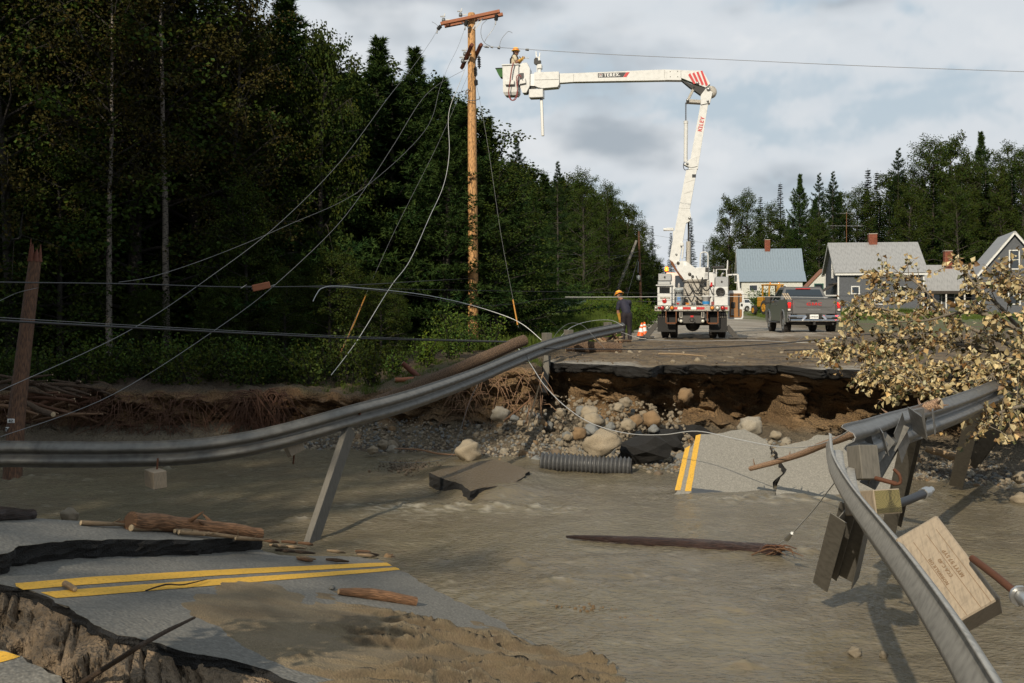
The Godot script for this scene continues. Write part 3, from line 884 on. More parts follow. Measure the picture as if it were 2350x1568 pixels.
func leaf_tree(h: float, rad: float, clear: float, limbs: int, leaf: float, per: int, col: Color, bark: Material, trunk_r: float, droop := 0.3, spread := 0.42) -> Node3D:
	var root := Node3D.new()
	var wood := MB.new()
	var f := FB.new()
	var path := []
	var radii := []
	var lean := Vector3(rng.randfn() * 0.02, 0, rng.randfn() * 0.02)
	for i in 9:
		var t := i / 8.0
		path.append(Vector3(N(t * 1.5, rng.seed % 97, limbs) * 0.35 * t, t * h * 0.97, N(t * 1.5, 9.0, limbs) * 0.35 * t) + lean * t * h)
		radii.append(trunk_r * (1.15 if i == 0 else 1.0) * (1.0 - 0.86 * t))
	wood.tube(path, radii, 8, true, 0.6)
	var branches := MB.new()
	for i in limbs:
		var t := clear + (0.98 - clear) * (i + rng.randf() * 0.6) / limbs
		var env := sqrt(maxf(0.02, 1.0 - pow((t - clear - 0.28 * (1.0 - clear)) / (0.76 * (1.0 - clear)), 2.0)))
		var l := rad * env * rng.randf_range(0.7, 1.12)
		var a := i * 2.4 + rng.randf() * 0.7
		var el := lerpf(0.25, 1.0, t) + rng.randfn() * 0.12
		var b0: Vector3 = path[int(t * 8.0)].lerp(path[mini(8, int(t * 8.0) + 1)], t * 8.0 - int(t * 8.0))
		var dir := Vector3(cos(a) * cos(el), sin(el), sin(a) * cos(el))
		var bp := []
		var br := []
		for k in 5:
			var s := k / 4.0
			bp.append(b0 + dir * l * s + Vector3(0, -droop * l * 0.35 * s * s, 0) + rv() * 0.05 * l * s)
			br.append(trunk_r * 0.33 * (1.0 - t * 0.55) * (1.0 - 0.85 * s) + 0.006)
		branches.tube(bp, br, 5, false, 1.0)
		for k in 6:
			var s := 0.3 + 0.7 * (k + rng.randf() * 0.5) / 6.0
			var q: Vector3 = bp[mini(3, int(s * 4.0))].lerp(bp[mini(4, int(s * 4.0) + 1)], clampf(s * 4.0 - int(s * 4.0), 0, 1))
			var sd := (dir * 0.5 + rv()).normalized()
			sd.y -= droop * 0.5
			var sl := l * rng.randf_range(0.18, 0.42)
			var e := q + sd * sl
			branches.tube([q, q.lerp(e, 0.5) + Vector3(0, 0.03, 0), e], [0.014, 0.010, 0.005], 3, false)
			for c in 2:
				var cc := q.lerp(e, 0.55 + 0.5 * c)
				var tone := tint(col, 0.16)
				for n in per:
					var o := rv() * spread * pow(rng.randf(), 0.45)
					o.y *= 0.75
					var d := (o.normalized() * 0.6 + rv() * 0.8 + Vector3(0, -droop, 0)).normalized()
					f.leaf(cc + o, d, side_of(d), leaf * rng.randf_range(0.7, 1.25), leaf * 0.36, tint(tone, 0.14))
	obj("trunk", wood, bark, root)
	tag(obj("limbs", branches, M.bark_grey, root), "", "", "", "stuff")
	obj("crown", f.mesh(), M.leaves, root)
	root.set_meta("tall", h)
	return root

func pine_tree(h: float, rad: float, clear: float, col: Color, tip: Color, trunk_r: float, count := 120, low := 0.6, up := 0.9) -> Node3D:
	var root := Node3D.new()
	var wood := MB.new()
	var f := FB.new()
	wood.tube([Vector3.ZERO, Vector3(0.05, h * 0.35, 0.03), Vector3(-0.05, h * 0.7, 0), Vector3(0, h * 0.98, 0)], [trunk_r, trunk_r * 0.72, trunk_r * 0.4, 0.015], 8, true, 0.6)
	var br := MB.new()
	for i in count:
		var t := clear + (0.985 - clear) * pow((i + rng.randf()) / count, 0.92)
		var shape := pow(1.0 - t, 1.0) * minf(1.0, low + (t - clear) * 2.4) * (0.85 + 0.55 * N(t * 5.0, i * 0.03, trunk_r * 50.0))
		var l := maxf(0.16, rad * 1.45 * shape * rng.randf_range(0.55, 1.2))
		var a := i * 2.39996 + rng.randf() * 0.9
		var el := lerpf(-0.10, up, pow(t, 1.7)) + rng.randfn() * 0.13
		var dir := Vector3(cos(a) * cos(el), sin(el), sin(a) * cos(el))
		var b0 := Vector3(0, t * h, 0)
		var mid := b0 + dir * l * 0.55 - Vector3(0, 0.06 * l, 0)
		var e := b0 + dir * l + Vector3(0, (0.02 + 0.16 * t) * l, 0)
		br.tube([b0, mid, e], [0.012 + 0.010 * l, 0.005 + 0.006 * l, 0.004], 4, false)
		var lat := dir.cross(Vector3.UP).normalized()
		var tw := int(3.0 + l * 3.6)
		var shade := tint(col, 0.14)
		for w in tw:
			var s := 0.22 + 0.78 * (w + rng.randf() * 0.5) / tw
			var q := b0.lerp(mid, s / 0.55) if s < 0.55 else mid.lerp(e, (s - 0.55) / 0.45)
			for sg in [-1.0, 1.0]:
				var sl := l * 0.30 * (1.2 - s) * rng.randf_range(0.7, 1.3) + 0.14
				var sd: Vector3 = (lat * sg * rng.randf_range(0.5, 1.0) + dir * 0.7 + Vector3(0, rng.randf_range(-0.25, 0.55), 0)).normalized()
				for z in 3:
					var c := q + sd * sl * (z + 0.6) / 2.6
					var tone: Color = shade.lerp(tip, 0.26 * z * (0.25 + 0.75 * s))
					for n in 8:
						var d := (sd * 0.8 + rv() * 0.85 + Vector3(0, 0.15, 0)).normalized()
						f.needle(c, d, side_of(d), rng.randf_range(0.13, 0.24), 0.021, tint(tone, 0.13))
	for n in 40:
		var d := (Vector3.UP + rv() * 0.6).normalized()
		f.needle(Vector3(0, h * (0.93 + 0.06 * rng.randf()), 0), d, side_of(d), 0.26, 0.018, tip)
	obj("trunk", wood, M.bark_grey, root)
	tag(obj("limbs", br, M.bark_grey, root), "", "", "", "stuff")
	obj("crown", f.mesh(), M.leaves, root)
	root.set_meta("tall", h)
	return root

func spruce_tree(h: float, rad: float, col: Color) -> Node3D:
	var root := Node3D.new()
	var wood := MB.new()
	var f := FB.new()
	wood.tube([Vector3.ZERO, Vector3(0.02, h * 0.5, 0), Vector3(0, h, 0)], [0.014 * h, 0.008 * h, 0.01], 7, true, 0.6)
	var n := int(h * 4.2)
	for i in n:
		var t := 0.06 + 0.93 * float(i) / n
		var per := 8 if t < 0.8 else 6
		for k in per:
			var l := maxf(0.12, rad * (1.0 - t) * rng.randf_range(0.75, 1.15) + 0.1)
			var a := rng.randf() * TAU
			var el := lerpf(-0.38, 0.5, pow(t, 1.6))
			var dir := Vector3(cos(a) * cos(el), sin(el), sin(a) * cos(el))
			var lat := dir.cross(Vector3.UP).normalized()
			var tone := tint(col, 0.15)
			var m := int(3 + l * 7.0)
			for w in m:
				var s := 0.15 + 0.85 * float(w) / m
				var q := Vector3(0, t * h, 0) + dir * l * s + Vector3(0, 0.10 * l * s * s, 0)
				for sg in [-1.0, 1.0]:
					var d: Vector3 = (lat * sg + dir * 0.9 + Vector3(0, -0.35 + rng.randfn() * 0.25, 0)).normalized()
					f.needle(q, d, (dir + rv() * 0.3).normalized(), (0.20 + 0.24 * (1.1 - s) * minf(l, 1.6)) * rng.randf_range(0.8, 1.3), 0.055, tint(tone, 0.14))
	obj("trunk", wood, M.bark_grey, root)
	obj("crown", f.mesh(), M.leaves, root)
	root.set_meta("tall", h)
	return root

var stock := {}
func plant(kind: String, px: float, top: float, d: float, label: String, group := "", wide := 1.0, called := "") -> Node3D:
	var x := (px - 1175.0) / FOCAL * d
	var y := height(x, d) - 0.08
	var hh := EYE - (top - LEVEL) / FOCAL * d - y
	return plant_at(kind, Vector3(x, y, -d), hh, label, group, wide, called)
func plant_at(kind: String, p: Vector3, hh: float, label: String, group := "", wide := 1.0, called := "") -> Node3D:
	var src: Node3D = stock[kind]
	var nm := called if called else ("pine_tree" if kind.begins_with("pine") else ("spruce_tree" if kind.begins_with("spruce") else ("birch_tree" if kind.begins_with("birch") else "leafy_tree")))
	var r: Node3D = src.duplicate()
	r.name = numbered(nm)
	add_child(r)
	var s: float = hh / src.get_meta("tall")
	r.position = p
	r.rotation.y = rng.randf() * TAU
	r.scale = Vector3(s * wide, s, s * wide)
	r.remove_meta("tall")
	tag(r, label, "tree", group)
	return r

func build_trees():
	var G := lin(0.034, 0.050, 0.012)
	var BR := lin(0.040, 0.036, 0.012)
	mat("leaves", Color.WHITE, 0.9, 0, {"vc": 1, "back": Color(0.2, 0.24, 0.07), "spec": 0.12})
	mat("bark_grey", lin(0.075, 0.062, 0.05), 0.95, 0, {"tex": M.t_bark, "bump": M.h_bark, "cm": 3.0, "uv": Vector3(2, 1.2, 1)})
	mat("bark_birch", lin(0.24, 0.205, 0.17), 0.9, 0, {"tex": noise_tex(44, 0.03, 4, [[0.0, 0.06], [0.3, 0.25], [0.42, 0.8], [1.0, 1.0]], 256), "uv": Vector3(0.6, 4.0, 1)})
	stock.leaf_a = leaf_tree(14.0, 3.3, 0.06, 52, 0.125, 28, G, M.bark_grey, 0.19)
	stock.leaf_b = leaf_tree(12.0, 3.3, 0.04, 46, 0.14, 26, lin(0.032, 0.044, 0.011), M.bark_grey, 0.17, 0.75)
	stock.leaf_bronze = leaf_tree(15.0, 3.0, 0.20, 44, 0.11, 26, BR, M.bark_grey, 0.16, 0.3)
	stock.birch = leaf_tree(15.0, 2.7, 0.34, 40, 0.105, 24, BR, M.bark_birch, 0.115, 0.2, 0.36)
	stock.pine_a = pine_tree(14.0, 4.1, 0.03, lin(0.019, 0.038, 0.012), lin(0.062, 0.098, 0.025), 0.22, 165, 0.75)
	stock.pine_b = pine_tree(13.0, 3.6, 0.05, lin(0.022, 0.041, 0.013), lin(0.070, 0.105, 0.028), 0.19, 135, 0.6, 1.15)
	stock.pine_sparse = pine_tree(16.0, 4.6, 0.36, lin(0.015, 0.028, 0.011), lin(0.034, 0.054, 0.018), 0.22, 66, 0.85, 0.42)
	stock.spruce = spruce_tree(13.0, 2.0, lin(0.014, 0.026, 0.010))
	stock.spruce_thin = spruce_tree(15.0, 2.0, lin(0.013, 0.024, 0.010))
	var gl := "trees at the front of the forest by the river"
	plant("leaf_bronze", 30, -330, 24.5, "tall bronze-green leafy tree at the forest edge behind the snapped brown pole", gl, 1.05)
	plant("birch", 250, -260, 25.0, "slim pale-barked birch leaning slightly, nearer the snapped brown pole", gl, 0.95)
	plant("birch", 382, -240, 26.0, "thick white-barked birch standing straight in the dark forest edge", gl, 1.15)
	plant("leaf_a", -70, -240, 27.0, "leafy tree half out of the picture beyond the snapped brown pole", gl)
	plant("leaf_b", 140, 330, 25.0, "low leafy tree with drooping leaves right behind the snapped brown pole", gl, 1.2)
	plant("leaf_bronze", 510, -60, 27.5, "leafy tree reaching above the frame beside the thick birch", gl, 1.1)
	plant("leaf_a", 575, 60, 29.0, "round-crowned leafy tree between the thick birch and the tall pine", gl, 0.95)
	plant("leaf_b", 565, 420, 25.5, "low leafy tree under the crossing wires at the forest edge", gl, 1.1)
	plant("pine_a", 655, -25, 31.0, "tallest white pine on the forest skyline with bright tip", gl, 1.3)
	plant("leaf_b", 735, 75, 29.5, "dense drooping leafy tree beside the tallest pine", gl, 0.75)
	plant("pine_b", 868, 92, 33.0, "white pine with spiky top, first to the side of the dense drooping tree", gl, 1.5)
	plant("pine_b", 952, 115, 34.0, "white pine with thin leader top, second of the row towards the pole", gl, 1.4)
	plant("pine_a", 1012, 178, 34.0, "broad sunlit white pine just before the bare wooden pole", gl, 1.4)
	plant("pine_a", 1060, 232, 36.0, "white pine whose crown rises directly behind the bare wooden pole", gl, 1.3)
	plant("pine_b", 1118, 272, 37.0, "white pine showing light needles just past the bare wooden pole", gl, 1.35)
	plant("pine_sparse", 1185, 316, 75.0, "open-topped old pine standing above the pines past the pole", gl, 0.85)
	plant("pine_a", 1165, 392, 46.0, "bushy dark pine below the open-topped old pine", gl, 1.1)
	plant("pine_a", 1225, 440, 55.0, "low bushy pine with branches reaching over the blue fence", gl, 1.1)
	plant("pine_sparse", 1280, 370, 85.0, "dark flat-topped pine beyond the bushy pines", gl, 0.7)
	plant("leaf_a", 1340, 395, 102.0, "olive leafy tree with feathery top beyond the blue fence", gl, 1.0)
	plant("leaf_a", 1398, 425, 112.0, "leafy tree behind the leaning grey pole", gl, 1.0)
	plant("leaf_b", 1438, 470, 126.0, "round leafy tree behind the thin brown pole", gl, 1.0)
	plant("leaf_a", 1472, 510, 136.0, "last leafy tree before the gap of sky above the road", gl, 0.8)
	plant("spruce", 1497, 516, 150.0, "pointed dark spruce at the end of the forest beside the gap of sky", gl, 0.8)
	for q in [[95, -300, 26.5], [170, -280, 28.0], [310, -300, 27.0], [445, -200, 28.5], [-10, -260, 28.0], [235, -200, 30.0], [380, -120, 31.0]]:
		plant("leaf_a", q[0], q[1], q[2], "tall leafy tree crowding the birches at the forest edge", "tall leafy trees round the birches", 1.25)
	# depth of the forest, one behind the other
	var gf := "dark trees deeper in the forest by the river"
	var lf := "dark tree deep in the forest by the river"
	var kinds := ["spruce", "pine_a", "leaf_a", "spruce_thin", "pine_b", "leaf_b"]
	for i in 46:
		var d := 31.0 + 4.0 * (i % 4) + rng.randf() * 3.0
		var px := -230.0 + i * 31.0 + rng.randf() * 20.0
		var top := along([-250, 560, 700, 800, 900, 1000, 1060, 1120, 1200, 1500], [-60, 40, 75, 150, 170, 215, 255, 330, 400, 560], px) + rng.randf() * 55.0
		plant(kinds[i % 6], px, top, d, lf, gf, 1.5)
	for i in 34:
		plant(["leaf_b", "leaf_a", "leaf_b", "pine_b"][i % 4], -60.0 + i * 29.0 + rng.randf() * 20.0, 560.0 + rng.randf() * 120.0, 24.0 + rng.randf() * 5.0, "young tree filling the dark edge of the forest", "young trees under the forest by the river", 1.35, "young_tree")
	# forest edge that shades the bank, out of view on the left
	var gs := "tall pines upstream that shade the bank"
	for q in [[-18.5, -4.0, 24.0], [-20.5, 3.5, 26.0], [-22.5, -7.5, 25.0], [-26.0, -4.0, 27.0], [-27.0, 5.0, 29.0], [-31.0, -1.0, 28.0], [-21.5, 11.0, 28.0], [-33.0, -9.0, 26.0], [-24.0, 10.0, 30.0], [-19.0, 15.0, 30.0]]:
		plant_at("pine_a", Vector3(q[0], 1.0, q[1]), q[2], "tall pine on the near bank upstream", gs, 0.95)
	# the far side of the road
	var gr := "trees on the slope behind the houses"
	var far := [["leaf_a", 1640, 545, 82, 0.7, "leafy tree nearest the gap of sky on the houses' side"], ["leaf_b", 1672, 455, 88, 0.8, "tall leafy tree left of the white house roof"], ["leaf_a", 1712, 442, 90, 0.8, "tall dark leafy tree right behind the white house gable"],
		["spruce", 1745, 448, 100, 0.8, "narrow conifer behind the white house chimney"], ["leaf_a", 1765, 470, 92, 0.9, "leafy tree behind the white house ridge"], ["spruce_thin", 1791, 418, 105, 0.8, "lone pointed spruce rising over the white house"],
		["pine_b", 1836, 402, 100, 0.75, "soft-topped pine above the white house"], ["pine_sparse", 1880, 397, 104, 0.6, "pine with layered branches behind the aerial"], ["pine_sparse", 1912, 393, 106, 0.6, "tall layered pine just past the aerial"],
		["pine_a", 1826, 525, 78, 1.15, "bright bushy green pine between the white and grey houses"], ["leaf_a", 1880, 500, 86, 1.0, "leafy tree behind the aerial mast"], ["spruce", 1992, 385, 110, 0.9, "dark spruce above the grey house chimney"],
		["spruce_thin", 2013, 392, 112, 0.9, "second dark spruce beside the one above the chimney"], ["pine_sparse", 2062, 340, 108, 0.65, "big layered pine standing over the grey house roof"], ["leaf_a", 2140, 322, 108, 1.0, "large leafy tree over the grey wing"],
		["leaf_b", 2190, 318, 112, 0.9, "rounded leafy tree over the grey wing chimney"], ["pine_b", 2252, 305, 112, 0.8, "tall pine over the second grey gable"], ["leaf_a", 2318, 335, 110, 0.9, "dark leafy tree by the picture's edge above the grey gable"],
		["pine_a", 2380, 300, 112, 0.8, "pine at the picture's edge above the grey gable"], ["leaf_b", 2085, 430, 96, 0.9, "leafy tree close behind the grey house roof"], ["leaf_a", 2200, 430, 96, 1.0, "broad leafy tree close behind the grey wing roof"], ["leaf_b", 2300, 440, 98, 1.0, "broad leafy tree behind the second grey gable"]]
	for t in far:
		plant(t[0], t[1], t[2], maxf(158.0, t[3] * 1.62), t[5], gr, t[4] * 1.15)
	var lb := "dark tree in the wood on the slope behind the houses"
	for i in 44:
		var px := 1630.0 + i * 21.0 + rng.randf() * 12.0
		var d := 160.0 + (i % 3) * 12.0 + rng.randf() * 8.0
		var top := along([1600, 1700, 1950, 2060, 2150, 2500], [560, 480, 430, 380, 350, 340], px) + rng.randf() * 60.0
		plant(kinds[(i * 5) % 6], px, top, d, lb, gr + ", further back", 1.0)
	for i in 30:
		var px := 1150.0 + i * 12.5
		var d := 105.0 + (i % 4) * 14.0 + (px - 1150.0) * 0.1
		var top := along([1150, 1280, 1340, 1440, 1500, 1530], [360, 400, 415, 480, 560, 640], px) + rng.randf() * 40.0
		plant(kinds[(i * 5) % 6], px, top, d, "dark tree in the wood beyond the board fence", "trees beyond the board fence", 1.7)
	var gg := "trees closing the road far off"
	for t in [["spruce", 1540, 532, 200, "left spruce of the two seen behind the white boom"], ["spruce", 1586, 498, 205, "taller spruce of the two seen behind the white boom"], ["spruce_thin", 1615, 560, 215, "small spruce between the boom and the houses' trees"]]:
		plant(t[0], t[1], t[2], t[3], t[4], gg, 0.85)
	for i in 16:
		plant(kinds[i % 6], 1480 + i * 14, 628.0 + rng.randf() * 22.0, 230.0 + (i % 3) * 15.0, "small distant tree closing the end of the road", gg, 1.3)
	for i in 30:
		plant(kinds[i % 6], 2480 + i * 40, 330 + rng.randf() * 80.0, 160.0 + (i % 3) * 9.0, lb, gr + ", further back", 1.1)
	for k in stock: stock[k].free()

# ---- houses ----
func clap(b: MB, t: Transform3D, span: Callable, y0: float, y1: float, e: float):
	# lapped boards on a wall in the xy plane of t, facing +z; span(y) gives the two ends
	var y := y0
	while y < y1 - 0.01:
		var yt := minf(y + e, y1)
		var a: Vector2 = span.call(y)
		var c: Vector2 = span.call(yt)
		b.out([t * Vector3(a.x, y, 0.022), t * Vector3(a.y, y, 0.022), t * Vector3(c.y, yt, 0.004), t * Vector3(c.x, yt, 0.004)], t.basis.z)
		b.out([t * Vector3(a.x, y, 0.0), t * Vector3(a.y, y, 0.0), t * Vector3(a.y, y, 0.022), t * Vector3(a.x, y, 0.022)], -t.basis.y)
		y += e
func window(parent: Node3D, t: Transform3D, w: float, h: float, fm: Material, rail := true):
	# t at the middle of the opening, facing +z
	var b := MB.new()
	var k := 0.11
	b.box(t * Transform3D(Basis(), Vector3(0, h / 2 + k / 2, 0.03)), Vector3(w + 2 * k, k, 0.07), 0.008)
	b.box(t * Transform3D(Basis(), Vector3(0, -h / 2 - k / 2, 0.04)), Vector3(w + 2 * k + 0.06, k, 0.09), 0.008)
	for s in [-1, 1]:
		b.box(t * Transform3D(Basis(), Vector3(s * (w / 2 + k / 2), 0, 0.03)), Vector3(k, h - 0.002, 0.068), 0.008)
	if rail: b.box(t * Transform3D(Basis(), Vector3(0, 0, 0.02)), Vector3(w - 0.002, 0.06, 0.04), 0.006)
	var o := obj("window", b, fm, parent)
	var g := MB.new()
	g.box(t * Transform3D(Basis(), Vector3(0, 0, 0.006)), Vector3(w, h, 0.012))
	obj("pane", g, M.glass, o)
func chimney(parent: Node, p: Vector3, w: float, dp: float, h: float):
	# courses of single bricks round a core
	var b := MB.new()
	var y := 0.0
	var row := 0
	while y < h:
		for side in 4:
			var len := w if side % 2 == 0 else dp
			var n := maxi(2, int(len / 0.21))
			for i in n:
				var u := (i + 0.5) * len / n - len / 2 + (0.05 if row % 2 else 0.0)
				if absf(u) > len / 2 - 0.05: u = signf(u) * (len / 2 - 0.05)
				var out := (dp if side % 2 == 0 else w) / 2
				var q := Vector3(u, y + 0.033, out) if side == 0 else (Vector3(u, y + 0.033, -out) if side == 2 else (Vector3(out, y + 0.033, u) if side == 1 else Vector3(-out, y + 0.033, u)))
				b.c = Color(1, 1, 1) * rng.randf_range(0.55, 1.0)
				b.box(Transform3D(Basis(), p + q), Vector3(len / n - 0.012, 0.062, 0.05) if side % 2 == 0 else Vector3(0.05, 0.062, len / n - 0.012))
		y += 0.074
		row += 1
	var o := obj("chimney", b, M.brick, parent)
	var c := MB.new()
	c.bx(p.x - w / 2 + 0.01, p.y - 0.3, p.z - dp / 2 + 0.01, p.x + w / 2 - 0.01, p.y + h - 0.01, p.z + dp / 2 - 0.01)
	obj("mortar_core", c, M.mortar, o)
	c = MB.new()
	c.bx(p.x - w / 2 - 0.06, p.y + h, p.z - dp / 2 - 0.06, p.x + w / 2 + 0.06, p.y + h + 0.08, p.z + dp / 2 + 0.06, 0.01)
	obj("cap", c, M.mortar, o)

func gable_house(root: Node3D, w: float, dp: float, wh: float, rh: float, wall: Material, roof: Material, trim: Material, e := 0.115, over := 0.35):
	# ridge along local x; front wall at z = 0
	var half := dp / 2
	var front := Transform3D(Basis(), Vector3.ZERO)
	var b := MB.new()
	var flat := func(_y): return Vector2(0, w)
	clap(b, front, flat, 0.0, wh, e)
	clap(b, Transform3D(Basis(Vector3.UP, PI), Vector3(w, 0, -dp)), flat, 0.0, wh, e)
	obj("wall", b, wall, root)
	b = MB.new()
	var slope := func(y: float): 
		var k := clampf((y - wh) / (rh - wh), 0.0, 1.0) * half
		return Vector2(k, dp - k)
	clap(b, Transform3D(Basis(Vector3(0, 0, 1), Vector3.UP, Vector3(-1, 0, 0)), Vector3(0, 0, -dp)), slope, 0.0, rh - 0.02, e)
	clap(b, Transform3D(Basis(Vector3(0, 0, -1), Vector3.UP, Vector3(1, 0, 0)), Vector3(w, 0, 0)), slope, 0.0, rh - 0.02, e)
	obj("gable_wall", b, wall, root)
	# corner boards and eaves
	for k in [[0.0, 0.0], [w, 0.0], [0.0, -dp], [w, -dp]]:
		b = MB.new()
		b.bx(k[0] - 0.075, 0, k[1] - 0.075, k[0] + 0.075, wh, k[1] + 0.075, 0.008)
		obj("corner_board", b, trim, root)
	var dir := Vector3(0, rh - wh, -half).normalized()
	var sl := Vector2(half, rh - wh).length()
	var ro: MeshInstance3D
	for s in [1, -1]:
		b = MB.new()
		var d2 := Vector3(0, dir.y, dir.z * s)
		var nn := Vector3(0, -d2.z * s, d2.y * s).normalized()
		nn = Vector3(0, half, (rh - wh) * s).normalized()
		var start := Vector3(w / 2, wh, 0.0 if s == 1 else -dp) - d2 * over
		var mid := start + d2 * (sl + over) * 0.5 + nn * 0.05
		b.box(Transform3D(Basis(Vector3.RIGHT, d2, Vector3.RIGHT.cross(d2)), mid), Vector3(w + 2 * over, sl + over + 0.02, 0.06))
		ro = obj("roof", b, roof, root)
		for g in [-over + 0.02, w + over - 0.02]:
			var t := MB.new()
			t.beam(start + Vector3(g - w / 2, 0, 0) - nn * 0.07, start + d2 * (sl + over) + Vector3(g - w / 2, 0, 0) - nn * 0.07, 0.05, 0.17, nn)
			obj("rake_board", t, trim, ro)
		var t2 := MB.new()
		t2.bx(-over + 0.06, wh - over * dir.y - 0.20, start.z + (-0.03 if s == 1 else 0.03), w + over - 0.06, wh - over * dir.y - 0.02, start.z + (0.0 if s == 1 else 0.06))
		obj("fascia", t2, trim, ro)

func build_buildings():
	mat("glass", lin(0.02, 0.025, 0.03), 0.06, 0, {"spec": 0.7})
	mat("brick", lin(0.26, 0.075, 0.04), 0.9, 0, {"vc": 1})
	mat("mortar", lin(0.32, 0.28, 0.24), 0.95)
	mat("white_paint", lin(0.72, 0.71, 0.68), 0.6, 0, {"tex": M.t_soft, "tri": 0.5})
	mat("grey_siding", lin(0.085, 0.092, 0.105), 0.7, 0, {"tex": M.t_soft, "tri": 0.4})
	mat("white_siding", lin(0.60, 0.60, 0.54), 0.7, 0, {"tex": M.t_soft, "tri": 0.4})
	mat("tin_roof", lin(0.36, 0.355, 0.345), 0.5, 0.25, {"tex": noise_tex(50, 0.02, 5, [[0.0, 0.35], [0.25, 0.68], [0.5, 0.9], [1.0, 1.0]], 512), "tri": Vector3(1.0, 0.16, 0.16)})
	mat("blue_roof", lin(0.27, 0.33, 0.38), 0.45, 0.3, {"tex": noise_tex(51, 0.02, 4, [[0.0, 0.6], [0.4, 0.85], [1.0, 1.0]], 512), "tri": Vector3(0.8, 0.12, 0.12)})
	mat("rust_roof", lin(0.30, 0.13, 0.075), 0.8, 0.1, {"tex": noise_tex(52, 0.03, 4, [[0.0, 0.4], [0.4, 0.75], [0.6, 1.0], [1.0, 1.0]], 512), "tri": Vector3(1.4, 0.2, 0.2)})
	mat("green_trim", lin(0.02, 0.10, 0.075), 0.6)
	mat("dark_wood", lin(0.05, 0.04, 0.032), 0.9, 0, {"tex": M.t_wood, "tri": Vector3(1, 0.2, 1)})
	# grey house
	var yaw := -0.157
	var o := at(1924, 720, 100)
	var r := thing("grey_house", "dark grey clapboard house with pale tin roof and brick chimney beyond the pickup", "house", o, yaw)
	var W := 8.15
	gable_house(r, W, 8.2, 4.28, 7.3, M.grey_siding, M.tin_roof, M.white_paint, 0.12, 0.4)
	chimney(r, Vector3(W * 0.50, 6.95, -4.1), 0.75, 0.75, 1.25)
	window(r, Transform3D(Basis(), Vector3(1.65, 2.35, 0.02)), 0.62, 0.62, M.white_paint, false)
	window(r, Transform3D(Basis(), Vector3(6.0, 2.0, 0.02)), 0.85, 1.25, M.white_paint)
	window(r, Transform3D(Basis(), Vector3(3.9, 1.5, 0.02)), 0.7, 1.0, M.white_paint)
	var left := Transform3D(Basis(Vector3.UP, -PI / 2), Vector3(-0.02, 4.6, -3.4))
	window(r, left, 0.62, 1.75, M.white_paint)
	var b := MB.new()
	b.bx(-0.5, 2.95, -3.2, 0.02, 3.05, -0.2); b.beam(Vector3(-1.9, 1.9, -1.7), Vector3(-0.04, 3.1, -1.7), 2.9, 0.07, Vector3(-0.54, 0.84, 0))
	obj("porch_roof", b, M.dark_wood, r)
	b = MB.new()
	b.bx(-2.0, 1.74, -3.2, -0.05, 1.88, -0.3, 0.01); b.bx(-1.95, 0, -0.45, -1.83, 1.74, -0.33, 0.01); b.bx(-1.95, 0, -3.1, -1.83, 1.74, -2.98, 0.01)
	obj("porch_frame", b, M.white_paint, r)
	# low grey wing with a screened porch
	o = at(2112, 722, 104)
	r = thing("grey_wing", "low grey wing with shaded porch joining the two grey houses", "house", o, yaw)
	gable_house(r, 8.4, 5.4, 2.6, 5.2, M.grey_siding, M.tin_roof, M.white_paint, 0.12, 0.3)
	chimney(r, Vector3(3.4, 4.75, -2.6), 0.72, 0.72, 1.95)
	b = MB.new()
	b.bx(0.1, 2.15, 0.05, 8.3, 2.45, 1.3)
	obj("porch_roof", b, M.dark_wood, r)
	for k in 5:
		b = MB.new()
		b.bx(0.4 + k * 1.8, 0, 1.08, 0.54 + k * 1.8, 2.15, 1.22, 0.01)
		obj("porch_post", b, M.white_paint, r)
	for k in 3: window(r, Transform3D(Basis(), Vector3(1.6 + k * 2.3, 1.45, 0.02)), 0.9, 1.2, M.white_paint)
	# second grey house, gable towards the road
	o = at(2262, 722, 96)
	r = thing("grey_house", "grey house at the picture's edge with its white-trimmed gable facing the road", "house", o, yaw + PI / 2 - 0.15)
	gable_house(r, 9.0, 6.2, 4.1, 8.0, M.grey_siding, M.tin_roof, M.white_paint, 0.12, 0.4)
	r.position += Vector3(6.2 * cos(0.30), 0, 6.2 * sin(0.30) * 0.3)
	window(r, Transform3D(Basis(Vector3.UP, -PI / 2), Vector3(-0.02, 5.3, -3.1)), 0.75, 1.7, M.white_paint)
	window(r, Transform3D(Basis(Vector3.UP, -PI / 2), Vector3(-0.02, 1.8, -3.1)), 0.9, 1.5, M.white_paint)
	# white house
	o = at(1700, 716, 145)
	r = thing("white_house", "white clapboard house with blue-grey ribbed metal roof behind the bucket truck", "house", o, yaw)
	gable_house(r, 8.6, 7.4, 4.9, 9.3, M.white_siding, M.blue_roof, M.white_paint, 0.14, 0.45)
	chimney(r, Vector3(4.1, 8.95, -3.6), 0.7, 0.7, 1.7)
	b = MB.new()
	var sd := Vector3(0, 9.3 - 4.9, -3.7).normalized()
	for k in 26:
		var x := -0.3 + k * 0.365
		b.beam(Vector3(x, 4.66, 0.22) + Vector3(0, 0.085, 0.08), Vector3(x, 4.66, 0.22) + sd * 5.9 + Vector3(0, 0.085, 0.08), 0.04, 0.05, Vector3(0, 0.64, 0.76))
	tag(obj("seams", b, M.blue_roof, r), "", "", "", "stuff")
	b = MB.new()
	b.beam(Vector3(4.3, 4.35, 1.5), Vector3(4.3, 5.85, -0.55), 9.6, 0.06, Vector3(0, 0.8, 0.6))
	obj("lower_roof", b, M.blue_roof, r)
	b = MB.new()
	clap(b, Transform3D(Basis(), Vector3(0, 0, 1.25)), func(_y): return Vector2(0.05, 8.55), 2.0, 4.3, 0.14)
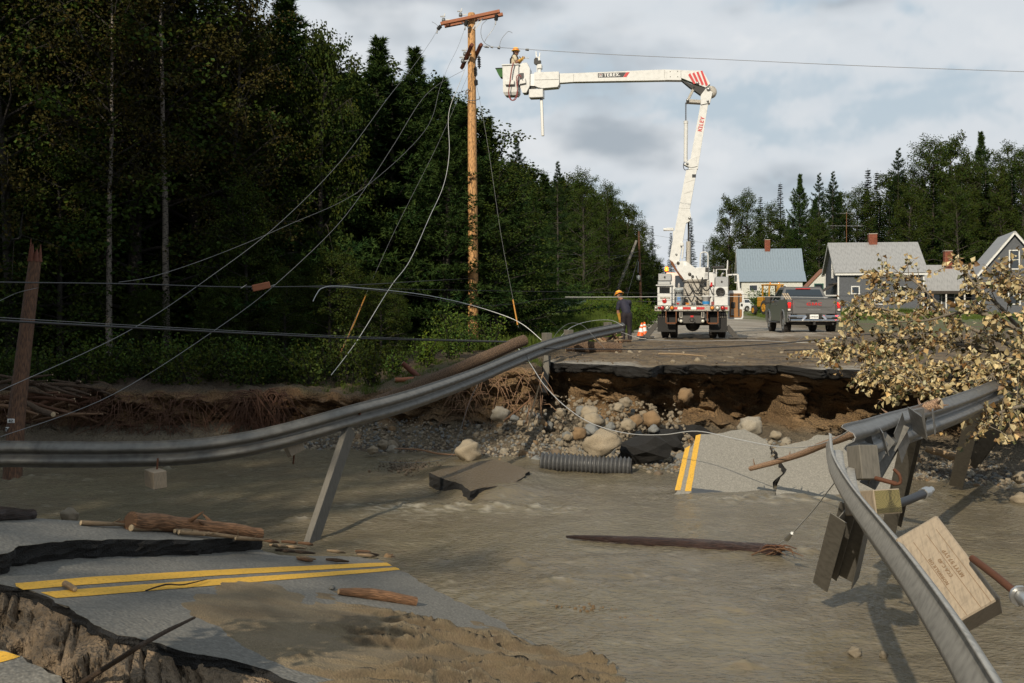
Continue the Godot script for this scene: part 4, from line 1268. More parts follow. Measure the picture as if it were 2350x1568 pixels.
	b.bx(0.05, 1.98, 0.0, 8.55, 2.1, 1.25); b.bx(0.03, 2.0, 0.0, 0.07, 4.3, 1.25); b.bx(8.53, 2.0, 0.0, 8.57, 4.3, 1.25)
	obj("jutting_wall", b, M.white_siding, r)
	window(r, Transform3D(Basis(), Vector3(1.7, 3.45, 1.27)), 1.05, 0.75, M.white_paint, false)
	window(r, Transform3D(Basis(), Vector3(5.9, 3.2, 1.27)), 0.7, 1.05, M.white_paint)
	for k in 4:
		b = MB.new()
		b.bx(0.2 + k * 2.6, 0, 1.1, 0.34 + k * 2.6, 1.98, 1.24, 0.01)
		obj("porch_post", b, M.white_paint, r)
	window(r, Transform3D(Basis(), Vector3(2.4, 1.0, 0.03)), 1.6, 1.0, M.white_paint)
	b = MB.new()
	b.bx(-0.09, 3.1, -2.4, -0.03, 4.3, -2.0); b.bx(-0.09, 3.1, -3.5, -0.03, 4.3, -3.1)
	obj("green_shutters", b, M.green_trim, r)
	# white lean-to with a rusty roof, between the houses
	o = at(1822, 714, 128)
	r = thing("white_outbuilding", "small white outbuilding with rust-streaked metal roof and green-framed window", "shed", o, yaw)
	b = MB.new()
	var hw := 4.3
	clap(b, Transform3D(), func(y: float): return Vector2(maxf(0.0, (y - 1.2) * 0.95), hw), 0.0, 5.1, 0.14)
	obj("wall", b, M.white_siding, r)
	b = MB.new()
	b.beam(Vector3(-0.75, 0.6, -2.0), Vector3(3.85, 5.45, -2.0), 4.4, 0.07, Vector3(-0.72, 0.69, 0))
	obj("roof", b, M.rust_roof, r)
	b = MB.new()
	b.beam(Vector3(3.75, 5.4, -2.0), Vector3(6.3, 3.5, -2.0), 4.4, 0.07, Vector3(0.6, 0.8, 0))
	obj("roof", b, M.rust_roof, r)
	b = MB.new()
	b.bx(hw - 0.12, 0, -0.1, hw, 4.9, 0.03)
	obj("corner_board", b, M.white_paint, r)
	window(r, Transform3D(Basis(), Vector3(3.1, 2.75, 0.03)), 0.95, 1.35, M.green_trim)
	# blue-grey board fence under the pines
	var a := at(1280, 733, 95)
	var c := at(1395, 731, 97)
	r = thing("board_fence", "blue-grey board fence under the pines beyond the bank", "fence", a)
	mat("fence_paint", lin(0.10, 0.15, 0.18), 0.8, 0, {"tex": M.t_wood, "tri": Vector3(2, 0.3, 2)})
	var v := c - a
	for k in 25:
		b = MB.new()
		var p := v * (k / 25.0) + Vector3(0, 0.05, 0)
		b.beam(p, p + Vector3(0, 1.62 + 0.02 * sin(k * 9.0), 0), 0.186, 0.025, v.normalized().cross(Vector3.UP))
		obj("board", b, M.fence_paint, r)
	for k in [0.0, 0.2, 0.5, 0.78, 1.0]:
		b = MB.new()
		b.beam(v * k + Vector3(0, 0, 0.08), v * k + Vector3(0, 1.75, 0.08), 0.15, 0.12, Vector3.BACK, 0.01)
		obj("post", b, M.fence_paint, r)
	b = MB.new()
	b.beam(Vector3(0, 1.7, 0.02), v + Vector3(0, 1.7, 0.02), 0.05, 0.1, Vector3.UP)
	obj("rail", b, M.fence_paint, r)
	# aerial
	o = at(1943, 555, 104)
	r = thing("aerial", "tall television aerial on a rusty mast above the grey house ridge", "aerial", o)
	mat("aerial_metal", lin(0.25, 0.24, 0.23), 0.5, 0.6)
	mat("rust", lin(0.19, 0.075, 0.032), 0.85, 0.2, {"tex": M.t_spots, "tri": 3.0})
	b = MB.new()
	b.tube([Vector3(0, -0.3, 0), Vector3(0, 3.1, 0)], 0.035, 6)
	obj("mast", b, M.rust, r)
	for arm in [[1.65, 1.75, 9], [2.95, 0.75, 6]]:
		b = MB.new()
		b.tube([Vector3(-arm[1], arm[0], 0.1), Vector3(arm[1], arm[0], -0.1)], 0.022, 5)
		for k in arm[2]:
			var x: float = -arm[1] + 2.0 * arm[1] * k / (arm[2] - 1)
			b.tube([Vector3(x, arm[0] + 0.02, -0.75 + 0.04 * k), Vector3(x, arm[0] + 0.02, 0.75 - 0.04 * k)], 0.012, 4)
		obj("boom", b, M.aerial_metal, r)

# ---- bucket truck ----
const TRUCK_D := 34.0
const TRUCK_YAW := -0.18
var truck_at := Vector3.ZERO
func tl(px: float, py: float, zl: float) -> Vector3:
	# bearing -> the truck's own axes, zl metres ahead of its rear
	var s := (TRUCK_D + zl) / FOCAL
	return Vector3((px - 1590.0) * s * 0.985, EYE - (py - LEVEL) * s - truck_at.y, -zl)
func tz(zx: float, zy: float, zl: float) -> Vector3: return tl(1457.0 + 0.2098 * zx, 470.0 + 0.2098 * zy, zl)
func tb(zx: float, zy: float, zl := 1.6) -> Vector3: return tl(987.0 + 0.3 * zx, 0.3 * zy, zl)
func tk(zx: float, zy: float, zl := 1.6) -> Vector3: return tl(1034.0 + 0.1559 * zx, 0.1559 * zy, zl)
func span_box(b: MB, a: Vector3, c: Vector3, depth: float, bev := 0.015):
	b.bx(a.x, a.y, a.z, c.x, c.y, a.z - depth, bev)
func flat_prism(b: MB, pts: Array, depth: float):
	var poly := PackedVector2Array()
	for p in pts: poly.append(Vector2(p.x, p.y))
	b.prism(poly, Transform3D(Basis(), Vector3(0, 0, pts[0].z)), depth)
func text_on(root: Node, called: String, s: String, size: float, t: Transform3D, m: Material, depth := 0.012, bold := true, italic := false) -> MeshInstance3D:
	var f := SystemFont.new()
	f.font_names = PackedStringArray(["Droid Sans"])
	if bold: f.font_weight = 700
	f.font_italic = italic
	var tm := TextMesh.new()
	tm.text = s; tm.font = f; tm.font_size = 32; tm.pixel_size = size / 24.0; tm.depth = depth; tm.curve_step = 4.0
	var o := obj(called, tm, m, root)
	o.transform = t
	return o
func disc(b: MB, p: Vector3, r: float, depth: float):
	# a round lens facing +z
	b.lathe(Transform3D(Basis(Vector3.RIGHT, PI / 2), p), [Vector2(r, -0.02), Vector2(r, depth * 0.5), Vector2(r * 0.8, depth), Vector2(0, depth * 1.15)], 16)
func wheel(root: Node, p: Vector3, r: float, w: float, rim: Material):
	# axle along x
	var t := Transform3D(Basis(Vector3(0, 0, 1), PI / 2), p)
	var b := MB.new()
	b.lathe(t, [Vector2(r * 0.6, -w / 2), Vector2(r * 0.86, -w * 0.52), Vector2(r * 0.97, -w * 0.44), Vector2(r, -w * 0.3), Vector2(r * 0.985, -w * 0.1), Vector2(r * 0.985, w * 0.1), Vector2(r, w * 0.3), Vector2(r * 0.97, w * 0.44), Vector2(r * 0.86, w * 0.52), Vector2(r * 0.6, w / 2)], 28)
	for k in 36:
		var a := TAU * k / 36.0
		for s in [-1, 1]:
			b.box(t * Transform3D(Basis(Vector3.UP, a), Vector3.ZERO) * Transform3D(Basis(Vector3.RIGHT, 0.25 * s), Vector3(r * 0.992, w * 0.22 * s, 0)), Vector3(0.03, w * 0.40, r * 0.075))
	var o := obj("wheel", b, M.tyre, root)
	b = MB.new()
	for s in [-1, 1]:
		b.lathe(t, [Vector2(r * 0.62, w * 0.46 * s), Vector2(r * 0.55, w * 0.30 * s), Vector2(r * 0.25, w * 0.34 * s), Vector2(r * 0.2, w * 0.46 * s), Vector2(0.0, w * 0.47 * s)], 20)
		for k in 6:
			var a := TAU * k / 6.0
			b.box(t * Transform3D(Basis(Vector3.UP, a), Vector3.ZERO) * Transform3D(Basis(), Vector3(r * 0.41, w * 0.40 * s, 0)), Vector3(r * 0.34, 0.03, r * 0.16), 0.01)
	obj("rim", b, rim, o)

func build_truck():
	mat("truck_white", lin(0.61, 0.61, 0.59), 0.42, 0, {"tex": noise_tex(60, 0.015, 5, [[0.0, 0.80], [0.3, 0.94], [0.6, 1.0], [1.0, 1.0]], 512), "tri": 0.7, "coat": 0.25})
	mat("truck_dirty", lin(0.42, 0.39, 0.34), 0.6, 0, {"tex": noise_tex(61, 0.02, 5, [[0.0, 0.2], [0.3, 0.6], [0.5, 0.95], [1.0, 1.0]], 512), "tri": 1.6})
	mat("rubber", lin(0.022, 0.021, 0.02), 0.85, 0, {"tex": M.t_spots, "tri": 2.0})
	mat("tyre", lin(0.035, 0.031, 0.027), 0.9, 0, {"tex": M.t_spots, "tri": 2.0})
	mat("black_steel", lin(0.03, 0.028, 0.026), 0.6, 0.2)
	mat("dark_steel", lin(0.085, 0.078, 0.07), 0.55, 0.4, {"tex": M.t_spots, "tri": 2.0})
	mat("steel", lin(0.42, 0.42, 0.41), 0.38, 0.75, {"tex": M.t_soft, "tri": 2.0})
	mat("chrome", lin(0.62, 0.62, 0.62), 0.14, 1.0)
	mat("plate_metal", lin(0.42, 0.42, 0.41), 0.42, 0.6)
	mat("red_paint", lin(0.48, 0.02, 0.022), 0.45)
	mat("red_lens", lin(0.42, 0.015, 0.012), 0.15, 0, {"coat": 0.8})
	mat("amber_lens", lin(0.65, 0.22, 0.02), 0.15, 0, {"coat": 0.8})
	mat("clear_lens", lin(0.6, 0.58, 0.5), 0.15, 0, {"coat": 0.8})
	mat("amber_lamp", lin(0.9, 0.4, 0.03), 0.3, 0, {"emit": Color(1.0, 0.5, 0.06), "energy": 2.2})
	mat("hose_red", lin(0.20, 0.035, 0.03), 0.5)
	mat("door_board", lin(0.30, 0.14, 0.045), 0.75, 0, {"tex": M.t_wood, "tri": Vector3(3, 0.6, 3)})
	mat("canvas_green", lin(0.045, 0.12, 0.035), 0.9)
	mat("print_white", lin(0.75, 0.75, 0.73), 0.5)
	mat("print_black", lin(0.012, 0.014, 0.02), 0.45)
	var yy := height(at(1590, 780, TRUCK_D).x, TRUCK_D) + 0.03
	truck_at = Vector3(at(1590, 780, TRUCK_D).x, yy, -TRUCK_D)
	var r := thing("bucket_truck", "white utility bucket truck seen from behind with its boom raised over the road", "bucket truck", truck_at, TRUCK_YAW)
	var b: MB
	# rear beam, strips, lamps
	b = MB.new(); span_box(b, tz(213, 1166, 0), tz(1032, 1104, 0), 0.14, 0.02)
	var beam := obj("rear_beam", b, M.truck_dirty, r)
	for s in [[424, 466], [524, 612], [673, 762], [984, 1012]]:
		b = MB.new(); span_box(b, tz(s[0], 1146, -0.012), tz(s[1], 1120, 0), 0.02, 0.002)
		obj("red_strip", b, M.red_paint, beam)
	for s in [[466, 524], [612, 673]]:
		b = MB.new(); span_box(b, tz(s[0] + 1, 1146, -0.010), tz(s[1] - 1, 1120, 0), 0.018, 0.002)
		obj("white_strip", b, M.print_white, beam)
	for s in [[300, "red_lens", 22], [351, "clear_lens", 21], [405, "amber_lens", 21], [845, "amber_lens", 21], [901, "clear_lens", 21], [959, "red_lens", 22], [262, "red_lens", 11], [228, "clear_lens", 13]]:
		var p := tz(s[0], 1128, 0.0)
		var rr: float = s[2] * 0.003
		b = MB.new(); b.lathe(Transform3D(Basis(Vector3.RIGHT, PI / 2), p), [Vector2(rr * 1.2, -0.02), Vector2(rr * 1.2, 0.05), Vector2(rr * 0.98, 0.055), Vector2(rr * 0.98, 0.03)], 18)
		var l := obj("tail_light", b, M.black_steel, r)
		b = MB.new(); disc(b, p + Vector3(0, 0, 0.02), rr, 0.03)
		obj("lens", b, M[s[1]], l)
	# deck, frame, axle
	b = MB.new(); span_box(b, tz(246, 1116, 0.15), tz(1004, 1100, 0.15), 3.2)
	obj("deck", b, M.dark_steel, r)
	b = MB.new()
	for x in [-0.42, 0.42]: b.bx(x - 0.04, 0.62, -0.15, x + 0.04, 0.88, -6.4)
	obj("chassis_frame", b, M.black_steel, r)
	for zz in [-1.15]:
		b = MB.new()
		b.tube([Vector3(-1.0, 0.5, zz), Vector3(1.0, 0.5, zz)], 0.075, 10)
		b.lathe(Transform3D(Basis(Vector3.RIGHT, PI / 2), Vector3(0.0, 0.47, zz)), [Vector2(0, -0.2), Vector2(0.2, -0.12), Vector2(0.26, 0.0), Vector2(0.2, 0.14), Vector2(0, 0.2)], 16)
		for x in [-0.42, 0.42]:
			for k in 4: b.bx(x - 0.05, 0.58 + k * 0.03, zz - 0.6 + k * 0.1, x + 0.05, 0.605 + k * 0.03, zz + 0.6 - k * 0.1)
		obj("rear_axle", b, M.black_steel, r)
	for x in [-0.98, -0.68, 0.68, 0.98]: wheel(r, Vector3(x + 0.02, 0.5, -1.15), 0.5, 0.26, M.dark_steel)
	for x in [-0.95, 0.95]: wheel(r, Vector3(x, 0.5, -5.6), 0.5, 0.28, M.dark_steel)
	for s in [[246, 446], [810, 1006]]:
		b = MB.new(); span_box(b, tz(s[0], 1392, 0.35), tz(s[1], 1200, 0.35), 0.012, 0.003)
		obj("mud_flap", b, M.rubber, r)
	# under the beam: steps, hitch plate, brackets
	b = MB.new(); span_box(b, tz(492, 1298, 0.10), tz(758, 1212, 0.10), 0.05, 0.01)
	var hp := obj("hitch_plate", b, M.dark_steel, r)
	b = MB.new(); var hc := tz(625, 1268, 0.05)
	b.lathe(Transform3D(Basis(Vector3.RIGHT, PI / 2), hc), [Vector2(0.11, -0.05), Vector2(0.09, 0.05), Vector2(0.045, 0.12), Vector2(0.0, 0.13)], 14)
	b.tube([hc + Vector3(-0.1, 0.02, 0.1), hc + Vector3(-0.06, -0.07, 0.16), hc + Vector3(0.06, -0.07, 0.16), hc + Vector3(0.1, 0.02, 0.1)], 0.025, 8)
	obj("tow_hook", b, M.dark_steel, hp)
	b = MB.new(); span_box(b, tz(608, 1232, 0.09), tz(642, 1212, 0.09), 0.01)
	obj("warning_label", b, M.red_paint, hp)
	for s in [505, 743]:
		b = MB.new(); span_box(b, tz(s - 17, 1240, 0.06), tz(s + 17, 1160, 0.06), 0.1, 0.012)
		var br := obj("bracket", b, M.truck_dirty, r)
		b = MB.new(); span_box(b, tz(s - 8, 1225, 0.045), tz(s + 8, 1172, 0.045), 0.02, 0.004)
		obj("socket", b, M.black_steel, br)
		b = MB.new(); disc(b, tz(s, 1274, 0.04), 0.055, 0.05)
		obj("round_lamp", b, M.clear_lens, br)
	for s in [[340, 452], [793, 908]]:
		b = MB.new()
		for x in s:
			span_box(b, tz(x - 6, 1296, 0.03), tz(x + 6, 1158, 0.03), 0.04, 0.006)
		span_box(b, tz(s[0] + 6, 1306, 0.02), tz(s[1] - 6, 1290, 0.02), 0.22, 0.006)
		tag(obj("step", b, M.rust, r), "rusty hanging step")
		b = MB.new(); span_box(b, tz(s[0] + 10, 1285, 0.5), tz(s[1] - 10, 1200, 0.5), 0.3, 0.01)
		obj("under_box", b, M.black_steel, r)
	for s in [[255, 330], [920, 995]]:
		b = MB.new()
		for k in 5:
			var x: float = s[0] + k * (s[1] - s[0]) / 4.0
			span_box(b, tz(x - 3, 1235, 0.3), tz(x + 3, 1182, 0.3), 0.03)
		tag(obj("grille_bars", b, M.truck_dirty, r), "", "", "", "stuff")
	# utility bodies either side
	b = MB.new()
	span_box(b, tz(245, 1105, 0.12), tz(400, 968, 0.12), 3.0, 0.02); span_box(b, tz(245, 967.5, 0.12), tz(268, 902, 0.12), 3.0, 0.01); span_box(b, tz(382, 967.5, 0.12), tz(400, 902, 0.12), 3.0, 0.01); span_box(b, tz(245, 901.5, 0.12), tz(400, 886, 0.12), 3.0, 0.01)
	span_box(b, tz(268, 967, 1.0), tz(382, 902, 1.0), 0.05)
	var ub := obj("utility_body", b, M.truck_white, r)
	b = MB.new(); span_box(b, tz(228, 886, 0.05), tz(404, 874, 0.05), 3.1, 0.008)
	obj("top_shelf", b, M.truck_white, ub)
	b = MB.new(); span_box(b, tz(275, 1028, 0.10), tz(386, 1004, 0.10), 0.04, 0.01)
	obj("latch_plate", b, M.truck_dirty, ub)
	b = MB.new(); disc(b, tz(323, 1053, 0.11), 0.08, 0.02)
	obj("red_reflector", b, M.red_lens, ub)
	b = MB.new(); span_box(b, tz(868, 1105, 0.12), tz(1018, 897, 0.12), 3.0, 0.02)
	ub = obj("utility_body", b, M.truck_white, r)
	b = MB.new()
	var rc := tz(934, 955, 0.10)
	b.lathe(Transform3D(Basis(Vector3.RIGHT, PI / 2), rc), [Vector2(0.155, -0.01), Vector2(0.155, 0.025), Vector2(0.115, 0.025), Vector2(0.10, 0.005), Vector2(0.0, 0.005)], 22)
	for k in 5: b.beam(rc + Vector3(0, 0, 0.02), rc + Vector3(cos(k * 1.257), sin(k * 1.257), 0.2) * 0.11, 0.02, 0.02, Vector3.BACK)
	obj("hose_reel", b, M.black_steel, ub)
	# chequer-plate boxes
	for s in [[255, 396, 752, 830, 0.3], [878, 1020, 790, 896, 0.25]]:
		b = MB.new(); span_box(b, tz(s[0], s[3], s[4]), tz(s[1], s[2], s[4]), 1.4, 0.012)
		var tb_ := obj("tool_box", b, M.plate_metal, r)
		b = MB.new()
		var rows := int((s[3] - s[2]) / 9.0)
		for j in rows:
			for i in 14:
				var q := tz(s[0] + 10 + i * 9.4, s[2] + 6 + j * 9.0, s[4])
				b.box(Transform3D(Basis(Vector3.BACK, 0.8 if (i + j) % 2 else -0.8), q), Vector3(0.020, 0.007, 0.008))
		tag(obj("tread_pattern", b, M.chrome, tb_), "", "", "", "stuff")
		b = MB.new(); span_box(b, tz((s[0] + s[1]) / 2.0 - 9, (s[2] + s[3]) / 2.0 + 12, s[4] - 0.02), tz((s[0] + s[1]) / 2.0 + 9, (s[2] + s[3]) / 2.0 - 10, s[4] - 0.02), 0.03, 0.004)
		obj("latch", b, M.black_steel, tb_)
	b = MB.new(); span_box(b, tz(247, 872, 0.25), tz(388, 836, 0.25), 1.3, 0.02)
	obj("shelf_box", b, M.plate_metal, r)
	# open side compartment door with its tool board
	b = MB.new()
	var d0 := tz(1017, 1250, 1.1)
	var d1 := tz(1186, 940, 1.1)
	var poly := PackedVector2Array()
	var w := d1.x - d0.x
	var h := d1.y - d0.y
	for q in [[0, 0.03], [0.06, 0], [0.88, 0], [0.96, 0.05], [0.97, 0.33], [1.0, 0.38], [1.0, 0.9], [0.93, 1.0], [0.1, 1.0], [0.0, 0.93]]: poly.append(Vector2(d0.x + q[0] * w, d0.y + q[1] * h))
	b.prism(poly, Transform3D(Basis(), Vector3(0, 0, -1.1)), 0.06)
	var dr := obj("compartment_door", b, M.truck_white, r)
	b = MB.new()
	poly = PackedVector2Array()
	for q in [[0.1, 0.06], [0.82, 0.06], [0.88, 0.12], [0.88, 0.34], [0.62, 0.36], [0.62, 0.57], [0.88, 0.6], [0.88, 0.86], [0.82, 0.9], [0.1, 0.9]]: poly.append(Vector2(d0.x + q[0] * w, d0.y + q[1] * h))
	b.prism(poly, Transform3D(Basis(), Vector3(0, 0, -1.06)), 0.03)
	obj("tool_board", b, M.door_board, dr)
	b = MB.new()
	span_box(b, d0 + Vector3(w * 0.18, h * 0.38, 0.08), d0 + Vector3(w * 0.46, h * 0.60, 0.08), 0.05, 0.03)
	obj("tool_pouch", b, M.black_steel, dr)
	b = MB.new()
	span_box(b, d0 + Vector3(w * 0.80, h * 0.45, 0.06), d0 + Vector3(w * 0.93, h * 0.54, 0.06), 0.03, 0.01)
	for x in [0.66, 0.70]: b.beam(d0 + Vector3(w * x, h * 0.1, 0.06), d0 + Vector3(w * x, h * 0.85, 0.06), 0.03, 0.02, Vector3.BACK)
	obj("latch", b, M.black_steel, dr)
	b = MB.new()
	for x in [0.2, 0.27, 0.33]:
		b.beam(d0 + Vector3(w * x, h * 0.15, 0.07), d0 + Vector3(w * x, h * 0.36, 0.07), 0.02, 0.012, Vector3.BACK, 0.004)
		b.lathe(Transform3D(Basis(Vector3.RIGHT, PI / 2), d0 + Vector3(w * x, h * 0.15, 0.06)), [Vector2(0.024, 0), Vector2(0.024, 0.014), Vector2(0, 0.014)], 8)
	tag(obj("spanners", b, M.steel, dr), "", "", "", "stuff")
	# cab
	b = MB.new()
	var c0 := tz(300, 1150, 4.2)
	var c1 := tz(915, 742, 4.2)
	poly = PackedVector2Array()
	for q in [[0, 0], [1, 0], [1, 0.55], [0.965, 0.9], [0.92, 1.0], [0.08, 1.0], [0.035, 0.9], [0, 0.55]]: poly.append(Vector2(lerpf(c0.x, c1.x, q[0]), lerpf(c0.y, c1.y, q[1])))
	b.prism(poly, Transform3D(Basis(), Vector3(0, 0, -5.0)), 1.7)
	b.bx(c0.x + 0.1, 0.6, -5.9, c1.x - 0.1, 1.65, -7.1, 0.1)
	var cab := obj("cab", b, M.truck_white, r)
	b = MB.new(); span_box(b, tz(440, 905, 4.13), tz(790, 775, 4.13), 0.04, 0.02)
	obj("rear_window", b, M.glass, cab)
	b = MB.new(); b.beam(tz(1010, 960, 3.4), tz(1010, 770, 3.4), 0.05, 0.05); b.beam(tz(1010, 770, 3.4), tz(1120, 765, 3.4), 0.05, 0.05, Vector3.BACK); b.beam(tz(1120, 765, 3.4), tz(1135, 950, 3.4), 0.07, 0.05, Vector3.BACK)
	obj("side_guard", b, M.truck_white, r)
	# headache rack, exhaust, hand loop
	b = MB.new()
	b.tube(curve([tz(890, 800, 2.6), tz(890, 715, 2.6), tz(905, 706, 2.6), tz(1000, 712, 2.6), tz(1008, 700, 2.6), tz(1012, 625, 2.6), tz(1016, 615, 2.6)], 4), 0.024, 8)
	b.tube([tz(1000, 712, 2.6), tz(1004, 800, 2.6)], 0.024, 8)
	b.tube([tz(862, 800, 2.6), tz(862, 690, 2.6)], 0.024, 8)
	obj("rack", b, M.truck_white, r)
	b = MB.new(); b.tube(curve([tz(945, 820, 2.8), tz(950, 770, 2.8), tz(975, 742, 2.8)], 4), 0.045, 10)
	obj("exhaust", b, M.steel, r)
	b = MB.new(); span_box(b, tz(838, 695, 2.5), tz(982, 671, 2.5), 0.2, 0.02)
	obj("light_bar", b, M.black_steel, r)
	b = MB.new(); b.tube(curve([tz(714, 690, 1.5), tz(717, 560, 1.5), tz(728, 528, 1.5), tz(758, 520, 1.5), tz(788, 528, 1.5), tz(800, 560, 1.5), tz(798, 690, 1.5)], 5), 0.022, 8)
	obj("hand_loop", b, M.truck_white, r)
	# beacon, lit
	var bp := tz(347, 735, 3.9)
	b = MB.new(bp); b.lathe(Transform3D(Basis(), bp), [Vector2(0.08, 0), Vector2(0.08, 0.03), Vector2(0.0, 0.03)], 12)
	var bc := obj("beacon", b, M.black_steel, r)
	bc.position = bp
	b = MB.new(bp); b.lathe(Transform3D(Basis(), bp + Vector3(0, 0.031, 0)), [Vector2(0.07, 0), Vector2(0.068, 0.14), Vector2(0.04, 0.17), Vector2(0, 0.172)], 12)
	obj("beacon_lamp", b, M.amber_lamp, bc)
	var bl := OmniLight3D.new()
	bl.name = "beacon_light"; bl.light_color = Color(1.0, 0.5, 0.08); bl.light_energy = 0.25; bl.light_size = 0.05; bl.shadow_enabled = true; bl.omni_range = 8.0; bl.omni_attenuation = 2.0
	bc.add_child(bl); bl.position = Vector3(0, 0.1, 0)
	# outriggers
	for s in [[[240, 1300], [112, 1458], 1], [[1004, 1330], [1122, 1466], -1]]:
		b = MB.new()
		b.beam(tz(s[0][0], s[0][1], 0.5), tz(s[1][0], s[1][1], 0.5), 0.17, 0.14, Vector3.BACK, 0.01)
		var og := obj("outrigger", b, M.dark_steel, r)
		b = MB.new(); var fp := tz(s[1][0], s[1][1], 0.5)
		b.bx(fp.x - 0.3, 0.0, fp.z - 0.25, fp.x + 0.3, 0.05, fp.z + 0.25, 0.01)
		obj("foot_pad", b, M.dark_steel, og)
	# pedestal and turret
	b = MB.new()
	b.lathe(Transform3D(Basis(), Vector3(tz(650, 0, 1.7).x, 1.15, -1.7)), [Vector2(0.42, 0), Vector2(0.40, 0.55), Vector2(0.34, 0.8), Vector2(0.44, 0.82), Vector2(0.44, 0.92), Vector2(0.0, 0.93)], 18)
	span_box(b, tz(540, 1000, 1.3), tz(735, 860, 1.3), 0.7, 0.03)
	obj("pedestal", b, M.truck_dirty, r)
	b = MB.new()
	flat_prism(b, [tz(448, 642, 1.6), tz(470, 618, 1.6), tz(560, 620, 1.6), tz(668, 700, 1.6), tz(668, 822, 1.6), tz(545, 826, 1.6), tz(470, 720, 1.6)], 0.52)
	var tu := obj("turret", b, M.truck_white, r)
	b = MB.new()
	flat_prism(b, [tz(380, 600, 1.6), tz(420, 630, 1.6), tz(468, 722, 1.6), tz(543, 827, 1.6), tz(500, 800, 1.6), tz(405, 665, 1.6)], 0.4)
	tag(obj("turret_underside", b, M.rust, tu), "rust-stained underside")
	b = MB.new(); span_box(b, tz(666, 820, 1.33), tz(812, 686, 1.33), 0.5, 0.015)
	var cb := obj("control_box", b, M.truck_white, tu)
	b = MB.new(); span_box(b, tz(770, 818, 1.315), tz(808, 688, 1.315), 0.02, 0.004)
	obj("lever_panel", b, M.black_steel, cb)
	b = MB.new()
	for k in 6: span_box(b, tz(757, 748 + k * 13, 1.30), tz(800, 741 + k * 13, 1.30), 0.02, 0.002)
	tag(obj("levers", b, M.print_white, cb), "", "", "", "stuff")
	for q in [[473, 637, 0.055], [600, 760, 0.06], [632, 785, 0.05]]:
		b = MB.new(); disc(b, tz(q[0], q[1], 1.34), q[2], 0.05)
		obj("pin", b, M.dark_steel, tu)
	b = MB.new(); span_box(b, tz(532, 668, 1.336), tz(566, 626, 1.336), 0.008)
	obj("warning_label", b, M.print_white, tu)
	# lower boom
	b = MB.new()
	flat_prism(b, [tz(378, 600, 1.6), tz(400, 470, 1.6), tz(484, 38, 1.6), tz(600, 38, 1.6), tz(618, 150, 1.6), tz(604, 180, 1.6), tz(560, 205, 1.6), tz(488, 612, 1.6), tz(470, 640, 1.6), tz(440, 655, 1.6)], 0.36)
	var lb := obj("lower_boom", b, M.truck_white, r)
	b = MB.new()
	flat_prism(b, [tz(482, 40, 1.6), tb(1960, 1306), tb(2042, 1300), tz(603, 44, 1.6)], 0.38)
	obj("boom_insert", b, M.truck_white, lb)
	b = MB.new()
	flat_prism(b, [tb(1978, 1300), tb(2068, 812), tb(2132, 770), tb(2048, 1298)], 0.30)
	obj("boom_upper_section", b, M.truck_white, lb)
	for q in [[tz(598, 150, 1.6), 0.05], [tz(455, 545, 1.6), 0.04]]:
		b = MB.new(); disc(b, q[0] + Vector3(0, 0, 0.18), q[1], 0.04)
		obj("pin", b, M.steel, lb)
	b = MB.new()
	for k in 9:
		for row in [tb(1955, 1400), tb(1940, 1485)]:
			b.lathe(Transform3D(Basis(Vector3.RIGHT, PI / 2), row + Vector3(k * 0.034 + 0.02, 0.01 * k, 0.19)), [Vector2(0.009, 0), Vector2(0.007, 0.008), Vector2(0, 0.01)], 6)
	tag(obj("rivets", b, M.dark_steel, lb), "", "", "", "stuff")
	b = MB.new(); span_box(b, tb(2005, 1365, 1.6) + Vector3(0, 0, 0.195), tb(2034, 1340, 1.6) + Vector3(0, 0, 0.195), 0.006)
	obj("black_label", b, M.print_black, lb)
	text_on(lb, "lettering", "KILEY", 0.15, Transform3D(Basis(Vector3.BACK, 1.37), tb(2074, 960) + Vector3(0, 0, 0.153)), M.red_paint, 0.008, true, true)
	b = MB.new(); b.tube([tz(585, 660, 1.75), tz(588, 402, 1.75)], 0.085, 12)
	var cy := obj("lift_cylinder", b, M.truck_dirty, r)
	b = MB.new(); b.tube([tz(588, 405, 1.75), tz(587, 175, 1.75)], 0.032, 10)
	obj("rod", b, M.black_steel, cy)
	b = MB.new(); b.tube([tz(518, 590, 1.35), tz(530, 455, 1.35)], 0.035, 10)
	cy = obj("small_cylinder", b, M.truck_white, r)
	b = MB.new(); b.tube([tz(514, 640, 1.35), tz(518, 588, 1.35)], 0.012, 8); span_box(b, tz(495, 450, 1.3), tz(535, 412, 1.3), 0.12, 0.015)
	obj("rod", b, M.truck_white, cy)
	b = MB.new()
	span_box(b, tz(345, 282, 1.55), tz(425, 248, 1.55), 0.12, 0.02); span_box(b, tz(415, 375, 1.5), tz(452, 285, 1.5), 0.12, 0.015); b.tube([tz(312, 268, 1.6), tz(348, 268, 1.6)], 0.055, 10)
	obj("boom_rest", b, M.truck_white, r)
	# knuckle with linkage
	b = MB.new()
	flat_prism(b, [tb(1918, 543), tb(2078, 552), tb(2100, 580), tb(2142, 655), tb(2108, 682), tb(1918, 600)], 0.34)
	var el := obj("elbow", b, M.truck_white, r)
	for k in 4:
		var u := k * 31.0
		b = MB.new()
		var z := Vector3(0, 0, 0.173)
		flat_prism(b, [tb(1975 + u, 582 - k * 9.0) + z, tb(1990 + u, 568 - k * 5.0) + z, tb(2032 + u, 648 + k * 5.0) + z, tb(2016 + u, 652 + k * 7.0) + z], 0.006)
		obj("red_stripe", b, M.red_paint, el)
	b = MB.new()
	flat_prism(b, [tb(1920, 615), tb(2000, 652), tb(2108, 686), tb(2100, 760), tb(2070, 735), tb(1980, 668)], 0.30)
	obj("elbow_underside", b, M.black_steel, el)
	b = MB.new()
